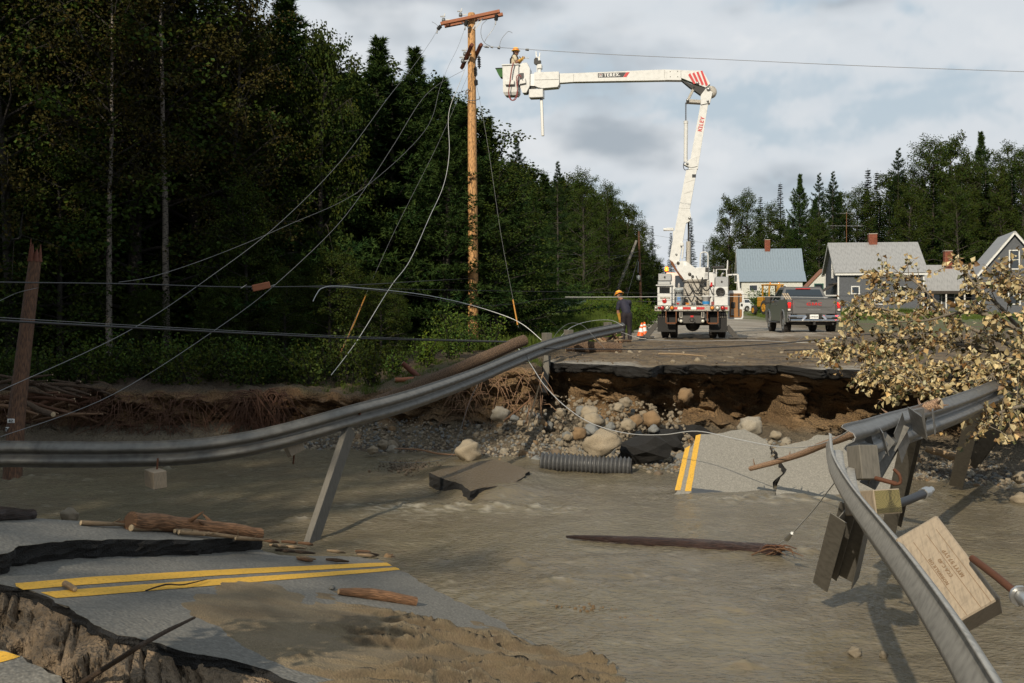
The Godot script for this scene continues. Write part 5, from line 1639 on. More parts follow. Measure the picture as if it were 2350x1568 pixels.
	b.lathe(Transform3D(Basis(Vector3.RIGHT, PI / 2), tb(2148, 712) + Vector3(0, 0, 0)), [Vector2(0.0, -0.16), Vector2(0.2, -0.15), Vector2(0.21, 0.0), Vector2(0.2, 0.13), Vector2(0.1, 0.15), Vector2(0.0, 0.15)], 18)
	obj("knuckle", b, M.truck_dirty, el)
	b = MB.new()
	flat_prism(b, [tb(2070, 740) + Vector3(0, 0, 0.01), tb(2110, 690) + Vector3(0, 0, 0.01), tb(2160, 720), tb(2140, 800), tb(2070, 812)], 0.36)
	obj("knuckle_plate", b, M.truck_white, el)
	for q in [[2045, 648, 0.055], [2128, 697, 0.07], [1970, 774, 0.05], [2124, 788, 0.045], [1968, 1257, 0.045]]:
		b = MB.new(); disc(b, tb(q[0], q[1]) + Vector3(0, 0, 0.185), q[2], 0.05)
		obj("pin", b, M.steel, el)
	b = MB.new()
	b.beam(tb(2024, 670) + Vector3(0, 0, 0.12), tb(1970, 778) + Vector3(0, 0, 0.12), 0.09, 0.06, Vector3.BACK, 0.01)
	b.beam(tb(1960, 776), tb(2128, 792), 0.13, 0.3, Vector3.BACK, 0.02)
	obj("link_arm", b, M.truck_dirty, el)
	b = MB.new(); b.tube([tb(1958, 930), tb(1955, 1240)], 0.07, 12); b.tube([tb(1957, 925), tb(1957, 945)], 0.08, 12)
	cy = obj("fold_cylinder", b, M.truck_white, r)
	b = MB.new(); b.tube([tb(1957, 785), tb(1958, 932)], 0.03, 10)
	obj("rod", b, M.chrome, cy)
	b = MB.new(); flat_prism(b, [tb(1942, 1262), tb(1985, 1225), tb(2034, 1205), tb(2045, 1278), tb(1996, 1288), tb(1965, 1275)], 0.36)
	obj("lug", b, M.truck_white, cy)
	b = MB.new(); b.tube(curve([tb(1945, 1240) + Vector3(0, 0, 0.1), tb(1938, 1275) + Vector3(0, 0, 0.16), tb(1950, 1303) + Vector3(0, 0, 0.12), tb(1980, 1295) + Vector3(0, 0, 0.1)], 6), 0.014, 6)
	obj("hydraulic_hose", b, M.rubber, cy)
	# upper boom
	b = MB.new()
	flat_prism(b, [tb(966, 527), tb(1085, 529), tb(1085, 597), tb(966, 600)], 0.26)
	flat_prism(b, [tb(1085, 530.5), tb(1800, 531), tb(1800, 613), tb(1085, 597)], 0.30)
	flat_prism(b, [tb(1800, 533), tb(1922, 541), tb(1922, 618), tb(1800, 612)], 0.34)
	var up := obj("upper_boom", b, M.truck_white, r)
	b = MB.new()
	for row in [1083, 1793]:
		for k in 8:
			b.lathe(Transform3D(Basis(Vector3.RIGHT, PI / 2), tb(row, 538 + k * 8.0) + Vector3(0, 0, 0.15)), [Vector2(0.008, 0), Vector2(0.006, 0.012), Vector2(0, 0.014)], 6)
	for q in [[1838, 550], [1838, 590], [1895, 550], [1895, 592]]:
		b.lathe(Transform3D(Basis(Vector3.RIGHT, PI / 2), tb(q[0], q[1]) + Vector3(0, 0, 0.17)), [Vector2(0.018, 0), Vector2(0.014, 0.012), Vector2(0, 0.014)], 6)
	tag(obj("rivets", b, M.dark_steel, up), "", "", "", "stuff")
	var dz := Vector3(0, 0, 0.153)
	b = MB.new(); flat_prism(b, [tb(1276, 539) + dz, tb(1496, 541) + dz, tb(1472, 577) + dz, tb(1276, 573) + dz], 0.006)
	var pn := obj("decal_panel", b, M.print_black, up)
	b = MB.new(); flat_prism(b, [tb(1498, 541) + dz, tb(1524, 541) + dz, tb(1500, 577) + dz, tb(1474, 577) + dz], 0.006)
	obj("red_flash", b, M.red_paint, pn)
	dz.z = 0.157
	for q in [[1284, 545, 1311, 548], [1284, 565, 1311, 568], [1284, 548.2, 1287, 564.8], [1308, 548.2, 1311, 564.8]]:
		b = MB.new(); flat_prism(b, [tb(q[0], q[1]) + dz, tb(q[2], q[1]) + dz, tb(q[2], q[3]) + dz, tb(q[0], q[3]) + dz], 0.004)
		obj("emblem_bar", b, M.print_white, pn)
	for q in [[1290, 551, 1305, 554], [1290, 559, 1305, 562], [1293, 554.2, 1295.5, 558.8], [1299.5, 554.2, 1302, 558.8]]:
		b = MB.new(); flat_prism(b, [tb(q[0], q[1]) + dz, tb(q[2], q[1]) + dz, tb(q[2], q[3]) + dz, tb(q[0], q[3]) + dz], 0.004)
		obj("emblem_bar", b, M.red_paint if q[1] < 556 and q[3] < 555 else M.print_white, pn)
	text_on(pn, "lettering", "TEREX.", 0.118, Transform3D(Basis.from_scale(Vector3(1.18, 1, 1)), tb(1387, 557) + Vector3(0, 0, 0.158)), M.print_white, 0.006)
	b = MB.new()
	flat_prism(b, [tk(1185, 990), tk(1560, 992), tk(1566, 1180), tk(1540, 1222), tk(1310, 1232), tk(1240, 1215), tk(1185, 1190), tk(1180, 1100)], 0.42)
	var tip := obj("boom_tip", b, M.truck_white, r)
	b = MB.new(); flat_prism(b, [tk(1098, 1010), tk(1185, 1005), tk(1188, 1190), tk(1100, 1180)], 0.30)
	obj("pivot_cover", b, M.plate_metal, tip)
	b = MB.new(); flat_prism(b, [tk(1060, 1290), tk(1100, 1180), tk(1180, 1190), tk(1220, 1235), tk(1120, 1270)], 0.18)
	obj("levelling_arm", b, M.black_steel, tip)
	b = MB.new(); b.beam(tk(1190, 1105) + Vector3(0, 0, 0.212), tk(1560, 1110) + Vector3(0, 0, 0.212), 0.012, 0.006, Vector3.BACK)
	obj("seam", b, M.dark_steel, tip)
	b = MB.new(); span_box(b, tk(1098, 1368) + Vector3(0, 0, 0.2), tk(1318, 1238) + Vector3(0, 0, 0.2), 0.4, 0.02)
	var jb := obj("jib_box", b, M.truck_white, r)
	b = MB.new(); b.beam(tk(1280, 1360), tl(1237, 302, 1.6), 0.10, 0.10, Vector3.BACK, 0.008)
	obj("jib_beam", b, M.plate_metal, jb)
	b = MB.new(); span_box(b, tk(1218, 925) + Vector3(0, 0, 0.12), tk(1292, 862) + Vector3(0, 0, 0.12), 0.24, 0.015); span_box(b, tk(1232, 990) + Vector3(0, 0, 0.08), tk(1276, 926) + Vector3(0, 0, 0.08), 0.16, 0.01); span_box(b, tk(1228, 862) + Vector3(0, 0, 0.06), tk(1278, 845) + Vector3(0, 0, 0.06), 0.12, 0.01); b.beam(tk(1213, 990), tk(1213, 840), 0.03, 0.03, Vector3.BACK)
	var wn := obj("winch_post", b, M.truck_white, r)
	b = MB.new(); flat_prism(b, [tk(1168, 840), tk(1170, 780), tk(1190, 755), tk(1220, 755), tk(1225, 800), tk(1272, 798), tk(1272, 845), tk(1190, 856)], 0.16)
	obj("winch", b, M.black_steel, wn)
	b = MB.new(); b.beam(tk(1205, 760), tk(1196, 655), 0.035, 0.03, Vector3.BACK); b.beam(tk(1252, 800), tk(1250, 740), 0.03, 0.03, Vector3.BACK); b.beam(tk(1250, 740), tk(1258, 678), 0.03, 0.03, Vector3.BACK); b.beam(tk(1205, 745), tk(1262, 742), 0.03, 0.03, Vector3.BACK); b.beam(tk(1240, 800), tk(1238, 750), 0.03, 0.03, Vector3.BACK)
	obj("wire_holder", b, M.steel, wn)
	# the bucket
	var t0 := tk(690, 890)
	var bw := 0.60
	var bh := 1.10
	var cx := tk(820, 0).x
	var ytop := tk(0, 868).y
	b = MB.new()
	var q4 := func(s: float, y: float, tilt: float) -> Array:
		return [Vector3(cx - bw / 2 * s, y + tilt, -1.6 + bw / 2 * s), Vector3(cx + bw / 2 * s, y + tilt, -1.6 + bw / 2 * s), Vector3(cx + bw / 2 * s, y + tilt, -1.6 - bw / 2 * s), Vector3(cx - bw / 2 * s, y + tilt, -1.6 - bw / 2 * s)]
	var ring0: Array = q4.call(1.0, ytop, 0.0)
	var ring1: Array = q4.call(0.93, ytop - bh * 0.9, 0.0)
	var ring2: Array = q4.call(0.74, ytop - bh, 0.0)
	var inn: Array = q4.call(0.9, ytop, 0.0)
	var inb: Array = q4.call(0.8, ytop - bh * 0.9, 0.0)
	for k in 4:
		var k2 := (k + 1) % 4
		var mid: Vector3 = (ring0[k] + ring0[k2]) * 0.5 - Vector3(cx, ytop, -1.6)
		b.out([ring0[k], ring0[k2], ring1[k2], ring1[k]], mid)
		b.out([ring1[k], ring1[k2], ring2[k2], ring2[k]], mid + Vector3(0, -0.3, 0))
		b.out([inn[k], inn[k2], inb[k2], inb[k]], -mid)
	b.out([ring2[0], ring2[1], ring2[2], ring2[3]], Vector3.DOWN)
	b.out([inb[0], inb[1], inb[2], inb[3]], Vector3.UP)
	var bk := obj("bucket", b, M.truck_white, r)
	b = MB.new()
	for k in 4: b.beam(ring0[k], ring0[(k + 1) % 4], 0.075, 0.05, Vector3.UP, 0.012)
	obj("rim", b, M.truck_white, bk)
	b = MB.new(); span_box(b, tk(742, 1176) + Vector3(0, 0, 0.40), tk(884, 1110) + Vector3(0, 0, 0.40), 0.14, 0.015)
	obj("step", b, M.truck_white, bk)
	b = MB.new(); flat_prism(b, [tk(578, 908), tk(690, 896), tk(690, 1030), tk(645, 1036), tk(622, 1000)], 0.34)
	obj("tool_apron", b, M.canvas_green, bk)
	b = MB.new(); span_box(b, tk(573, 908) + Vector3(0, 0, 0.18), tk(690, 894) + Vector3(0, 0, 0.18), 0.36, 0.004)
	obj("apron_lid", b, M.rubber, bk)
	b = MB.new(); flat_prism(b, [tk(940, 870), tk(1010, 838), tk(1070, 838), tk(1115, 930), tk(1112, 1190), tk(1060, 1290), tk(1000, 1290), tk(945, 1150)], 0.44)
	var cv := obj("control_cover", b, M.truck_white, r)
	b = MB.new(); span_box(b, tk(952, 1105) + Vector3(0, 0, 0.225), tk(1024, 992) + Vector3(0, 0, 0.225), 0.02, 0.006)
	obj("opening", b, M.print_black, cv)
	b = MB.new(); flat_prism(b, [tk(950, 1105) + Vector3(0, 0, 0.26), tk(1050, 1080) + Vector3(0, 0, 0.26), tk(1055, 1150) + Vector3(0, 0, 0.26), tk(960, 1165) + Vector3(0, 0, 0.26)], 0.08)
	obj("lower_lip", b, M.truck_white, cv)
	for hq in [[[880, 850], [850, 960], [825, 1130], [800, 1290], [820, 1390], [865, 1420], [915, 1395], [940, 1300], [925, 1160], [925, 1065], [960, 1035], [990, 1055]], [[872, 850], [842, 970], [818, 1150], [806, 1310], [850, 1412], [905, 1380], [932, 1290], [938, 1170], [945, 1080], [970, 1050], [1000, 1080]]]:
		var path := []
		for q in hq: path.append(tk(q[0], q[1]) + Vector3(0, 0, 0.42))
		b = MB.new(); b.tube(curve(path, 5), 0.016, 7)
		obj("red_hose", b, M.hose_red, bk)
	# clutter of lines and valves round the pedestal
	b = MB.new()
	var rr2 := RandomNumberGenerator.new()
	rr2.seed = 4
	for k in 16:
		var a := Vector3(rr2.randf_range(-0.5, 0.75), rr2.randf_range(1.25, 1.9), -rr2.randf_range(0.5, 1.3))
		var c := a + Vector3(rr2.randf_range(-0.6, 0.6), rr2.randf_range(-0.3, 0.5), rr2.randf_range(-0.2, 0.2))
		b.tube(curve([a, a.lerp(c, 0.5) + Vector3(0, -0.2, 0.1), c], 5), rr2.randf_range(0.012, 0.022), 6)
	tag(obj("hydraulic_hoses", b, M.rubber, r), "", "", "", "stuff")
	for q in [[420, 1090, 0.05, "steel"], [470, 1088, 0.04, "red_paint"], [535, 1092, 0.05, "black_steel"], [575, 1090, 0.045, "amber_lens"], [640, 1090, 0.06, "steel"], [700, 1092, 0.05, "black_steel"]]:
		b = MB.new(); var p := tz(q[0], q[1], 0.25)
		b.box(Transform3D(Basis(Vector3.UP, q[0]), p + Vector3(0, 0.01, 0)), Vector3(q[2] * 2.4, q[2] * 1.2, q[2] * 1.4), 0.01)
		b.tube([p + Vector3(-q[2] * 1.5, q[2], 0.05), p + Vector3(q[2] * 1.5, q[2] * 0.8, 0.02)], 0.012, 6)
		obj("loose_fitting", b, M[q[3]], r)
	b = MB.new(); b.tube([tz(838, 905, 0.6), tz(838, 850, 0.6)], 0.03, 8); b.lathe(Transform3D(Basis(Vector3.RIGHT, PI / 2), tz(836, 885, 0.55)), [Vector2(0.05, -0.04), Vector2(0.05, 0.05), Vector2(0, 0.06)], 12)
	obj("red_valve", b, M.red_paint, r)
	b = MB.new(); b.tube([tz(800, 1000, 0.8), tz(800, 830, 0.8)], 0.05, 8); span_box(b, tz(740, 1000, 0.9), tz(790, 900, 0.9), 0.2, 0.02)
	obj("valve_block", b, M.truck_dirty, r)
	# things carried on the deck
	var X := Transform3D(Basis(Vector3.UP, TRUCK_YAW), truck_at)
	mat("grey_enamel", lin(0.30, 0.32, 0.32), 0.4)
	mat("porcelain", lin(0.35, 0.33, 0.31), 0.25)
	var tp := tz(482, 1098, 0.75)
	var o := thing("transformer", "grey round pole transformer standing on the bucket truck deck", "transformer", X * tp, TRUCK_YAW)
	b = MB.new(); b.lathe(Transform3D(), [Vector2(0.0, 0), Vector2(0.15, 0.0), Vector2(0.155, 0.02), Vector2(0.155, 0.50), Vector2(0.17, 0.51), Vector2(0.17, 0.55), Vector2(0.12, 0.60), Vector2(0, 0.61)], 22)
	obj("tank", b, M.grey_enamel, o)
	b = MB.new(); b.lathe(Transform3D(Basis(), Vector3(0, 0.6, 0)), [Vector2(0.03, 0), Vector2(0.05, 0.02), Vector2(0.03, 0.04), Vector2(0.055, 0.06), Vector2(0.03, 0.085), Vector2(0.05, 0.105), Vector2(0.02, 0.13), Vector2(0.02, 0.17), Vector2(0, 0.175)], 14)
	obj("bushing", b, M.porcelain, o)
	for x in [-0.08, 0.0, 0.08]:
		b = MB.new(); b.lathe(Transform3D(Basis(Vector3.RIGHT, PI / 2), Vector3(x, 0.44, 0.14)), [Vector2(0.025, 0), Vector2(0.025, 0.04), Vector2(0, 0.05)], 10)
		obj("terminal", b, M.black_steel, o)
	b = MB.new(); b.bx(-0.055, 0.14, 0.146, 0.055, 0.28, 0.162)
	obj("label", b, mat("label_blue", lin(0.12, 0.25, 0.5), 0.6), o)
	o = thing("paint_pail", "white plastic pail with blue band full of wire on the truck deck", "bucket", X * tz(780, 1098, 0.5), TRUCK_YAW)
	b = MB.new(); b.lathe(Transform3D(), [Vector2(0, 0), Vector2(0.125, 0), Vector2(0.145, 0.30), Vector2(0.155, 0.30), Vector2(0.155, 0.325), Vector2(0.135, 0.325), Vector2(0.13, 0.30), Vector2(0.0, 0.29)], 20)
	obj("pail", b, M.print_white, o)
	b = MB.new(); b.lathe(Transform3D(), [Vector2(0.1285, 0.03), Vector2(0.136, 0.13)], 20)
	obj("blue_band", b, mat("band_blue", lin(0.03, 0.22, 0.5), 0.5), o)
	o = thing("fire_extinguisher", "orange-red cylinder standing at the corner of the truck deck", "cylinder", X * tz(971, 1104, 0.3), TRUCK_YAW)
	b = MB.new(); b.lathe(Transform3D(), [Vector2(0, 0), Vector2(0.045, 0), Vector2(0.045, 0.17), Vector2(0.02, 0.2), Vector2(0.02, 0.23), Vector2(0, 0.23)], 12)
	obj("body", b, mat("orange_paint", lin(0.75, 0.10, 0.02), 0.4), o)
	b = MB.new(); b.bx(-0.045, 0.10, -0.045, 0.045, 0.13, 0.0462)
	obj("band", b, M.print_white, o)
	o = thing("tool_crate", "small red tool crate on the truck deck beside the orange cylinder", "crate", X * tz(890, 1102, 0.3), TRUCK_YAW)
	b = MB.new(); b.bx(-0.17, 0, -0.1, 0.17, 0.13, 0.1, 0.01)
	obj("box", b, M.hose_red, o)
	b = MB.new(); b.tube(curve([Vector3(-0.1, 0.13, 0), Vector3(-0.08, 0.2, 0), Vector3(0.08, 0.2, 0), Vector3(0.1, 0.13, 0)], 4), 0.012, 6)
	obj("handle", b, M.black_steel, o)

# ---- pickup ----
func frustum(b: MB, lo: Array, hi: Array, y0: float, y1: float):
	# lo, hi: [x half, z near, z far]
	var p := []
	for q in [[lo, y0], [hi, y1]]:
		p.append([Vector3(-q[0][0], q[1], q[0][1]), Vector3(q[0][0], q[1], q[0][1]), Vector3(q[0][0], q[1], q[0][2]), Vector3(-q[0][0], q[1], q[0][2])])
	for k in 4:
		var k2 := (k + 1) % 4
		b.out([p[0][k], p[0][k2], p[1][k2], p[1][k]], (p[0][k] + p[0][k2]) * Vector3(1, 0, 1) - Vector3(0, 0, lo[1] + lo[2]))
	b.out(p[1], Vector3.UP); b.out(p[0], Vector3.DOWN)
func frustum_pane(b: MB, lo: Array, hi: Array, y0: float, y1: float, side: int, u0: float, u1: float, v0: float, v1: float):
	# a pane lying on one face of the frustum: 0 rear, 1 right, 2 front, 3 left
	var c := []
	for q in [[lo, y0], [hi, y1]]:
		c.append([Vector3(-q[0][0], q[1], q[0][1]), Vector3(q[0][0], q[1], q[0][1]), Vector3(q[0][0], q[1], q[0][2]), Vector3(-q[0][0], q[1], q[0][2])])
	var k2 := (side + 1) % 4
	var f := func(u: float, v: float) -> Vector3: return (c[0][side] as Vector3).lerp(c[0][k2], u).lerp((c[1][side] as Vector3).lerp(c[1][k2], u), v)
	var n: Vector3 = ((f.call(1, 0) - f.call(0, 0)) as Vector3).cross(f.call(0, 1) - f.call(0, 0)).normalized()
	var pts := [f.call(u0, v0), f.call(u1, v0), f.call(u1, v1), f.call(u0, v1)]
	var q := []
	for p in pts: q.append(p + n * 0.008)
	b.out(q, n)
	for k in 4: b.out([pts[k], pts[(k + 1) % 4], q[(k + 1) % 4], q[k]], (q[k] + q[(k + 1) % 4]) * 0.5 - (q[0] + q[2]) * 0.5)
func arch_side(len: float, top: Array, arches: Array, bottom: float) -> PackedVector2Array:
	# outline of a vehicle's side in (distance ahead of the rear, height)
	var p := PackedVector2Array()
	p.append(Vector2(0.02, bottom))
	for a in arches:
		for k in 13:
			var t := PI * k / 12.0
			p.append(Vector2(a[0] - cos(t) * a[1], maxf(bottom, a[2] + sin(t) * a[1])))
	p.append(Vector2(len - 0.02, bottom))
	for q in top: p.append(Vector2(q[0], q[1]))
	return p

func build_pickup():
	mat("grey_car", lin(0.125, 0.123, 0.12), 0.38, 0.25, {"coat": 0.4})
	mat("red_lamp", lin(0.8, 0.02, 0.02), 0.3, 0, {"emit": Color(1.0, 0.06, 0.04), "energy": 1.3})
	mat("plate_white", lin(0.75, 0.75, 0.72), 0.5)
	var o := at(1868, 768, 39.0)
	o.y = height(o.x, 39.0) - 0.02
	var r := thing("pickup_truck", "grey metallic crew-cab pickup with red tail lights lit, parked on the muddy road", "pickup truck", o, -0.105)
	var b: MB
	var prof := arch_side(5.85, [[5.85, 0.7], [5.82, 1.02], [5.7, 1.16], [4.5, 1.24], [2.05, 1.30], [2.0, 1.36], [0.05, 1.38], [0.0, 1.2], [0.0, 0.8]], [[1.12, 0.50, 0.44], [4.85, 0.50, 0.44]], 0.48)
	for s in [-1, 1]:
		b = MB.new()
		b.prism(prof, Transform3D(Basis(Vector3(0, 0, -1), Vector3.UP, Vector3(1, 0, 0)), Vector3(s * 0.95, 0, 0)), 0.13)
		obj("side_panel", b, M.grey_car, r)
		b = MB.new()
		for a in [1.12, 4.85]:
			var ring := []
			for k in 15:
				var t := PI * (k - 0.5) / 13.0
				ring.append(Vector3(s * 1.0, 0.44 + sin(t) * 0.5, -a + cos(t) * 0.5))
			b.tube(ring, 0.05, 8)
		obj("wheel_arch", b, M.grey_car, r)
	b = MB.new(); b.bx(-0.885, 0.5, -2.05, 0.885, 1.30, -4.45, 0.02); b.bx(-0.885, 0.6, -4.45, 0.885, 1.22, -5.8, 0.12); b.bx(-0.885, 0.62, -0.12, 0.885, 0.72, -2.05)
	var body := obj("body", b, M.grey_car, r)
	var lo := [0.965, -2.02, -4.5]
	var hi := [0.74, -2.36, -3.75]
	b = MB.new(); frustum(b, lo, hi, 1.30, 1.87)
	var cab := obj("cab", b, M.grey_car, r)
	b = MB.new(); b.box(Transform3D(Basis(), Vector3(0, 1.885, -3.05)), Vector3(1.46, 0.04, 1.36), 0.018)
	obj("roof", b, M.grey_car, cab)
	b = MB.new(); b.bx(-0.3, 1.80, -2.27, 0.3, 1.845, -2.36, 0.012)
	obj("high_stop_light", b, M.red_lens, cab)
	b = MB.new(); frustum_pane(b, lo, hi, 1.30, 1.87, 0, 0.06, 0.94, 0.12, 0.86)
	obj("rear_window", b, M.glass, cab)
	for s in [1, 3]:
		for u in [[0.10, 0.46], [0.50, 0.84]]:
			b = MB.new(); frustum_pane(b, lo, hi, 1.30, 1.87, s, u[0] if s == 1 else 1.0 - u[1], u[1] if s == 1 else 1.0 - u[0], 0.10, 0.86)
			obj("side_window", b, M.glass, cab)
	b = MB.new(); frustum_pane(b, lo, hi, 1.30, 1.87, 2, 0.06, 0.94, 0.1, 0.9)
	obj("windscreen", b, M.glass, cab)
	# tailgate: raised panel with a recess line
	b = MB.new(); b.bx(-0.82, 0.80, 0.03, 0.82, 1.385, -0.10, 0.02)
	var tg := obj("tailgate", b, M.grey_car, r)
	b = MB.new()
	var poly := PackedVector2Array()
	for q in [[-0.74, 1.32], [-0.74, 1.16], [-0.68, 1.075], [0.68, 1.075], [0.74, 1.16], [0.74, 1.32], [0.24, 1.32], [0.17, 1.27], [-0.17, 1.27], [-0.24, 1.32]]: poly.append(Vector2(q[0], q[1]))
	b.prism(poly, Transform3D(Basis(), Vector3(0, 0, 0.035)), 0.03)
	obj("raised_panel", b, M.grey_car, tg)
	b = MB.new(); b.bx(-0.13, 1.285, 0.028, 0.13, 1.345, 0.045, 0.008)
	obj("latch", b, M.black_steel, tg)
	b = MB.new(); b.bx(-0.86, 1.384, 0.035, 0.86, 1.412, -0.10, 0.01)
	obj("spoiler_lip", b, M.grey_car, tg)
	text_on(tg, "lettering", "GMC", 0.115, Transform3D(Basis.from_scale(Vector3(1.75, 1, 1)), Vector3(0, 1.185, 0.056)), M.red_paint, 0.014)
	b = MB.new()
	for k in 9: b.bx(-0.24 + k * 0.055, 0.945, 0.029, -0.20 + k * 0.055, 0.975, 0.036)
	tag(obj("name_badge", b, M.steel, tg), "", "", "", "stuff")
	for s in [-1, 1]:
		b = MB.new(); b.bx(s * 0.825, 0.80, 0.02, s * 1.01, 1.37, -0.2, 0.03)
		var q := obj("corner_post", b, M.grey_car, r)
		b = MB.new(); b.bx(s * 0.86, 0.88, 0.035, s * 1.018, 1.27, -0.16, 0.02)
		var l := obj("tail_light", b, M.black_steel, q)
		b = MB.new(); b.bx(s * 0.885, 1.13, 0.046, s * 1.0, 1.245, 0.03, 0.012)
		obj("lit_lens", b, M.red_lamp, l)
		b = MB.new(); b.bx(s * 0.885, 1.02, 0.046, s * 1.0, 1.11, 0.03, 0.012)
		obj("red_lens", b, M.red_lens, l)
		b = MB.new(); b.bx(s * 0.895, 0.925, 0.046, s * 1.0, 1.0, 0.03, 0.012)
		obj("reversing_lens", b, M.clear_lens, l)
		var sl := OmniLight3D.new()
		sl.name = "tail_glow"; sl.light_color = Color(1.0, 0.06, 0.04); sl.light_energy = 0.03; sl.light_size = 0.05; sl.shadow_enabled = true; sl.omni_range = 6.0; sl.omni_attenuation = 2.0
		l.add_child(sl); sl.position = Vector3(s * 0.945, 1.19, 0.09)
	# bumper and plate
	b = MB.new(); b.bx(-0.93, 0.50, 0.16, 0.93, 0.585, -0.05, 0.03); b.bx(-0.99, 0.62, 0.12, -0.30, 0.745, -0.05, 0.03); b.bx(0.30, 0.62, 0.12, 0.99, 0.745, -0.05, 0.03)
	for s in [-1, 1]:
		b.beam(Vector3(s * 0.31, 0.735, 0.10), Vector3(s * 0.45, 0.56, 0.12), 0.10, 0.08, Vector3.BACK, 0.02)
		b.bx(s * 0.93, 0.53, 0.14, s * 1.0, 0.66, -0.05, 0.02)
	var bp := obj("bumper", b, M.chrome, r)
	for s in [-1, 1]:
		b = MB.new(); b.bx(s * 0.66, 0.605, 0.128, s * 0.97, 0.70, 0.0, 0.02)
		obj("step_recess", b, M.rubber, bp)
	b = MB.new(); b.bx(-0.30, 0.60, 0.06, 0.30, 0.79, -0.05)
	obj("plate_recess", b, M.rubber, bp)
	b = MB.new(); b.bx(-0.165, 0.61, 0.085, 0.165, 0.775, 0.062, 0.004)
	var pl := obj("number_plate", b, M.plate_white, bp)
	text_on(pl, "lettering", "241553A", 0.062, Transform3D(Basis.from_scale(Vector3(0.92, 1, 1)), Vector3(0, 0.69, 0.087)), M.print_black, 0.004)
	b = MB.new(); b.bx(-0.8, 0.36, -0.2, 0.8, 0.5, -5.4, 0.03); b.tube([Vector3(-0.8, 0.42, -1.12), Vector3(0.8, 0.42, -1.12)], 0.06, 8)
	b.lathe(Transform3D(Basis(Vector3.RIGHT, PI / 2), Vector3(0, 0.42, -1.12)), [Vector2(0, -0.15), Vector2(0.15, 0.0), Vector2(0, 0.15)], 12); b.bx(-0.04, 0.38, 0.12, 0.04, 0.48, -0.2); b.tube([Vector3(0.72, 0.42, 0.05), Vector3(0.72, 0.42, -0.6)], 0.045, 10)
	obj("undercarriage", b, M.black_steel, r)
	for s in [-1, 1]:
		wheel(r, Vector3(s * 0.87, 0.42, -1.12), 0.42, 0.27, M.steel); wheel(r, Vector3(s * 0.87, 0.42, -4.85), 0.42, 0.27, M.steel)
		b = MB.new(); b.bx(s * 0.95, 0.40, -2.1, s * 1.1, 0.46, -4.2, 0.02)
		obj("running_board", b, M.black_steel, r)
		b = MB.new(); b.box(Transform3D(Basis(Vector3.UP, 0.2 * s), Vector3(s * 1.16, 1.36, -4.12)), Vector3(0.26, 0.27, 0.10), 0.03); b.beam(Vector3(s * 0.95, 1.27, -4.1), Vector3(s * 1.1, 1.32, -4.1), 0.05, 0.06)
		obj("mirror", b, M.black_steel, r)
		b = MB.new()
		for z in [-2.75, -3.7]: b.bx(s * 1.012, 1.15, z + 0.12, s * 1.04, 1.19, z - 0.1, 0.008)
		obj("door_handle", b, M.grey_car, r)
	var lum := thing("lumber", "three pale boards sticking up from the pickup bed", "boards", r.transform * Vector3(-0.6, 1.2, -0.9), -0.105)
	for k in 3:
		b = MB.new(); b.beam(Vector3(k * 0.1, -0.4, 0.3), Vector3(-0.32 + k * 0.09, 0.42, -0.8), 0.05, 0.03)
		obj("board", b, M.pale_wood, lum)

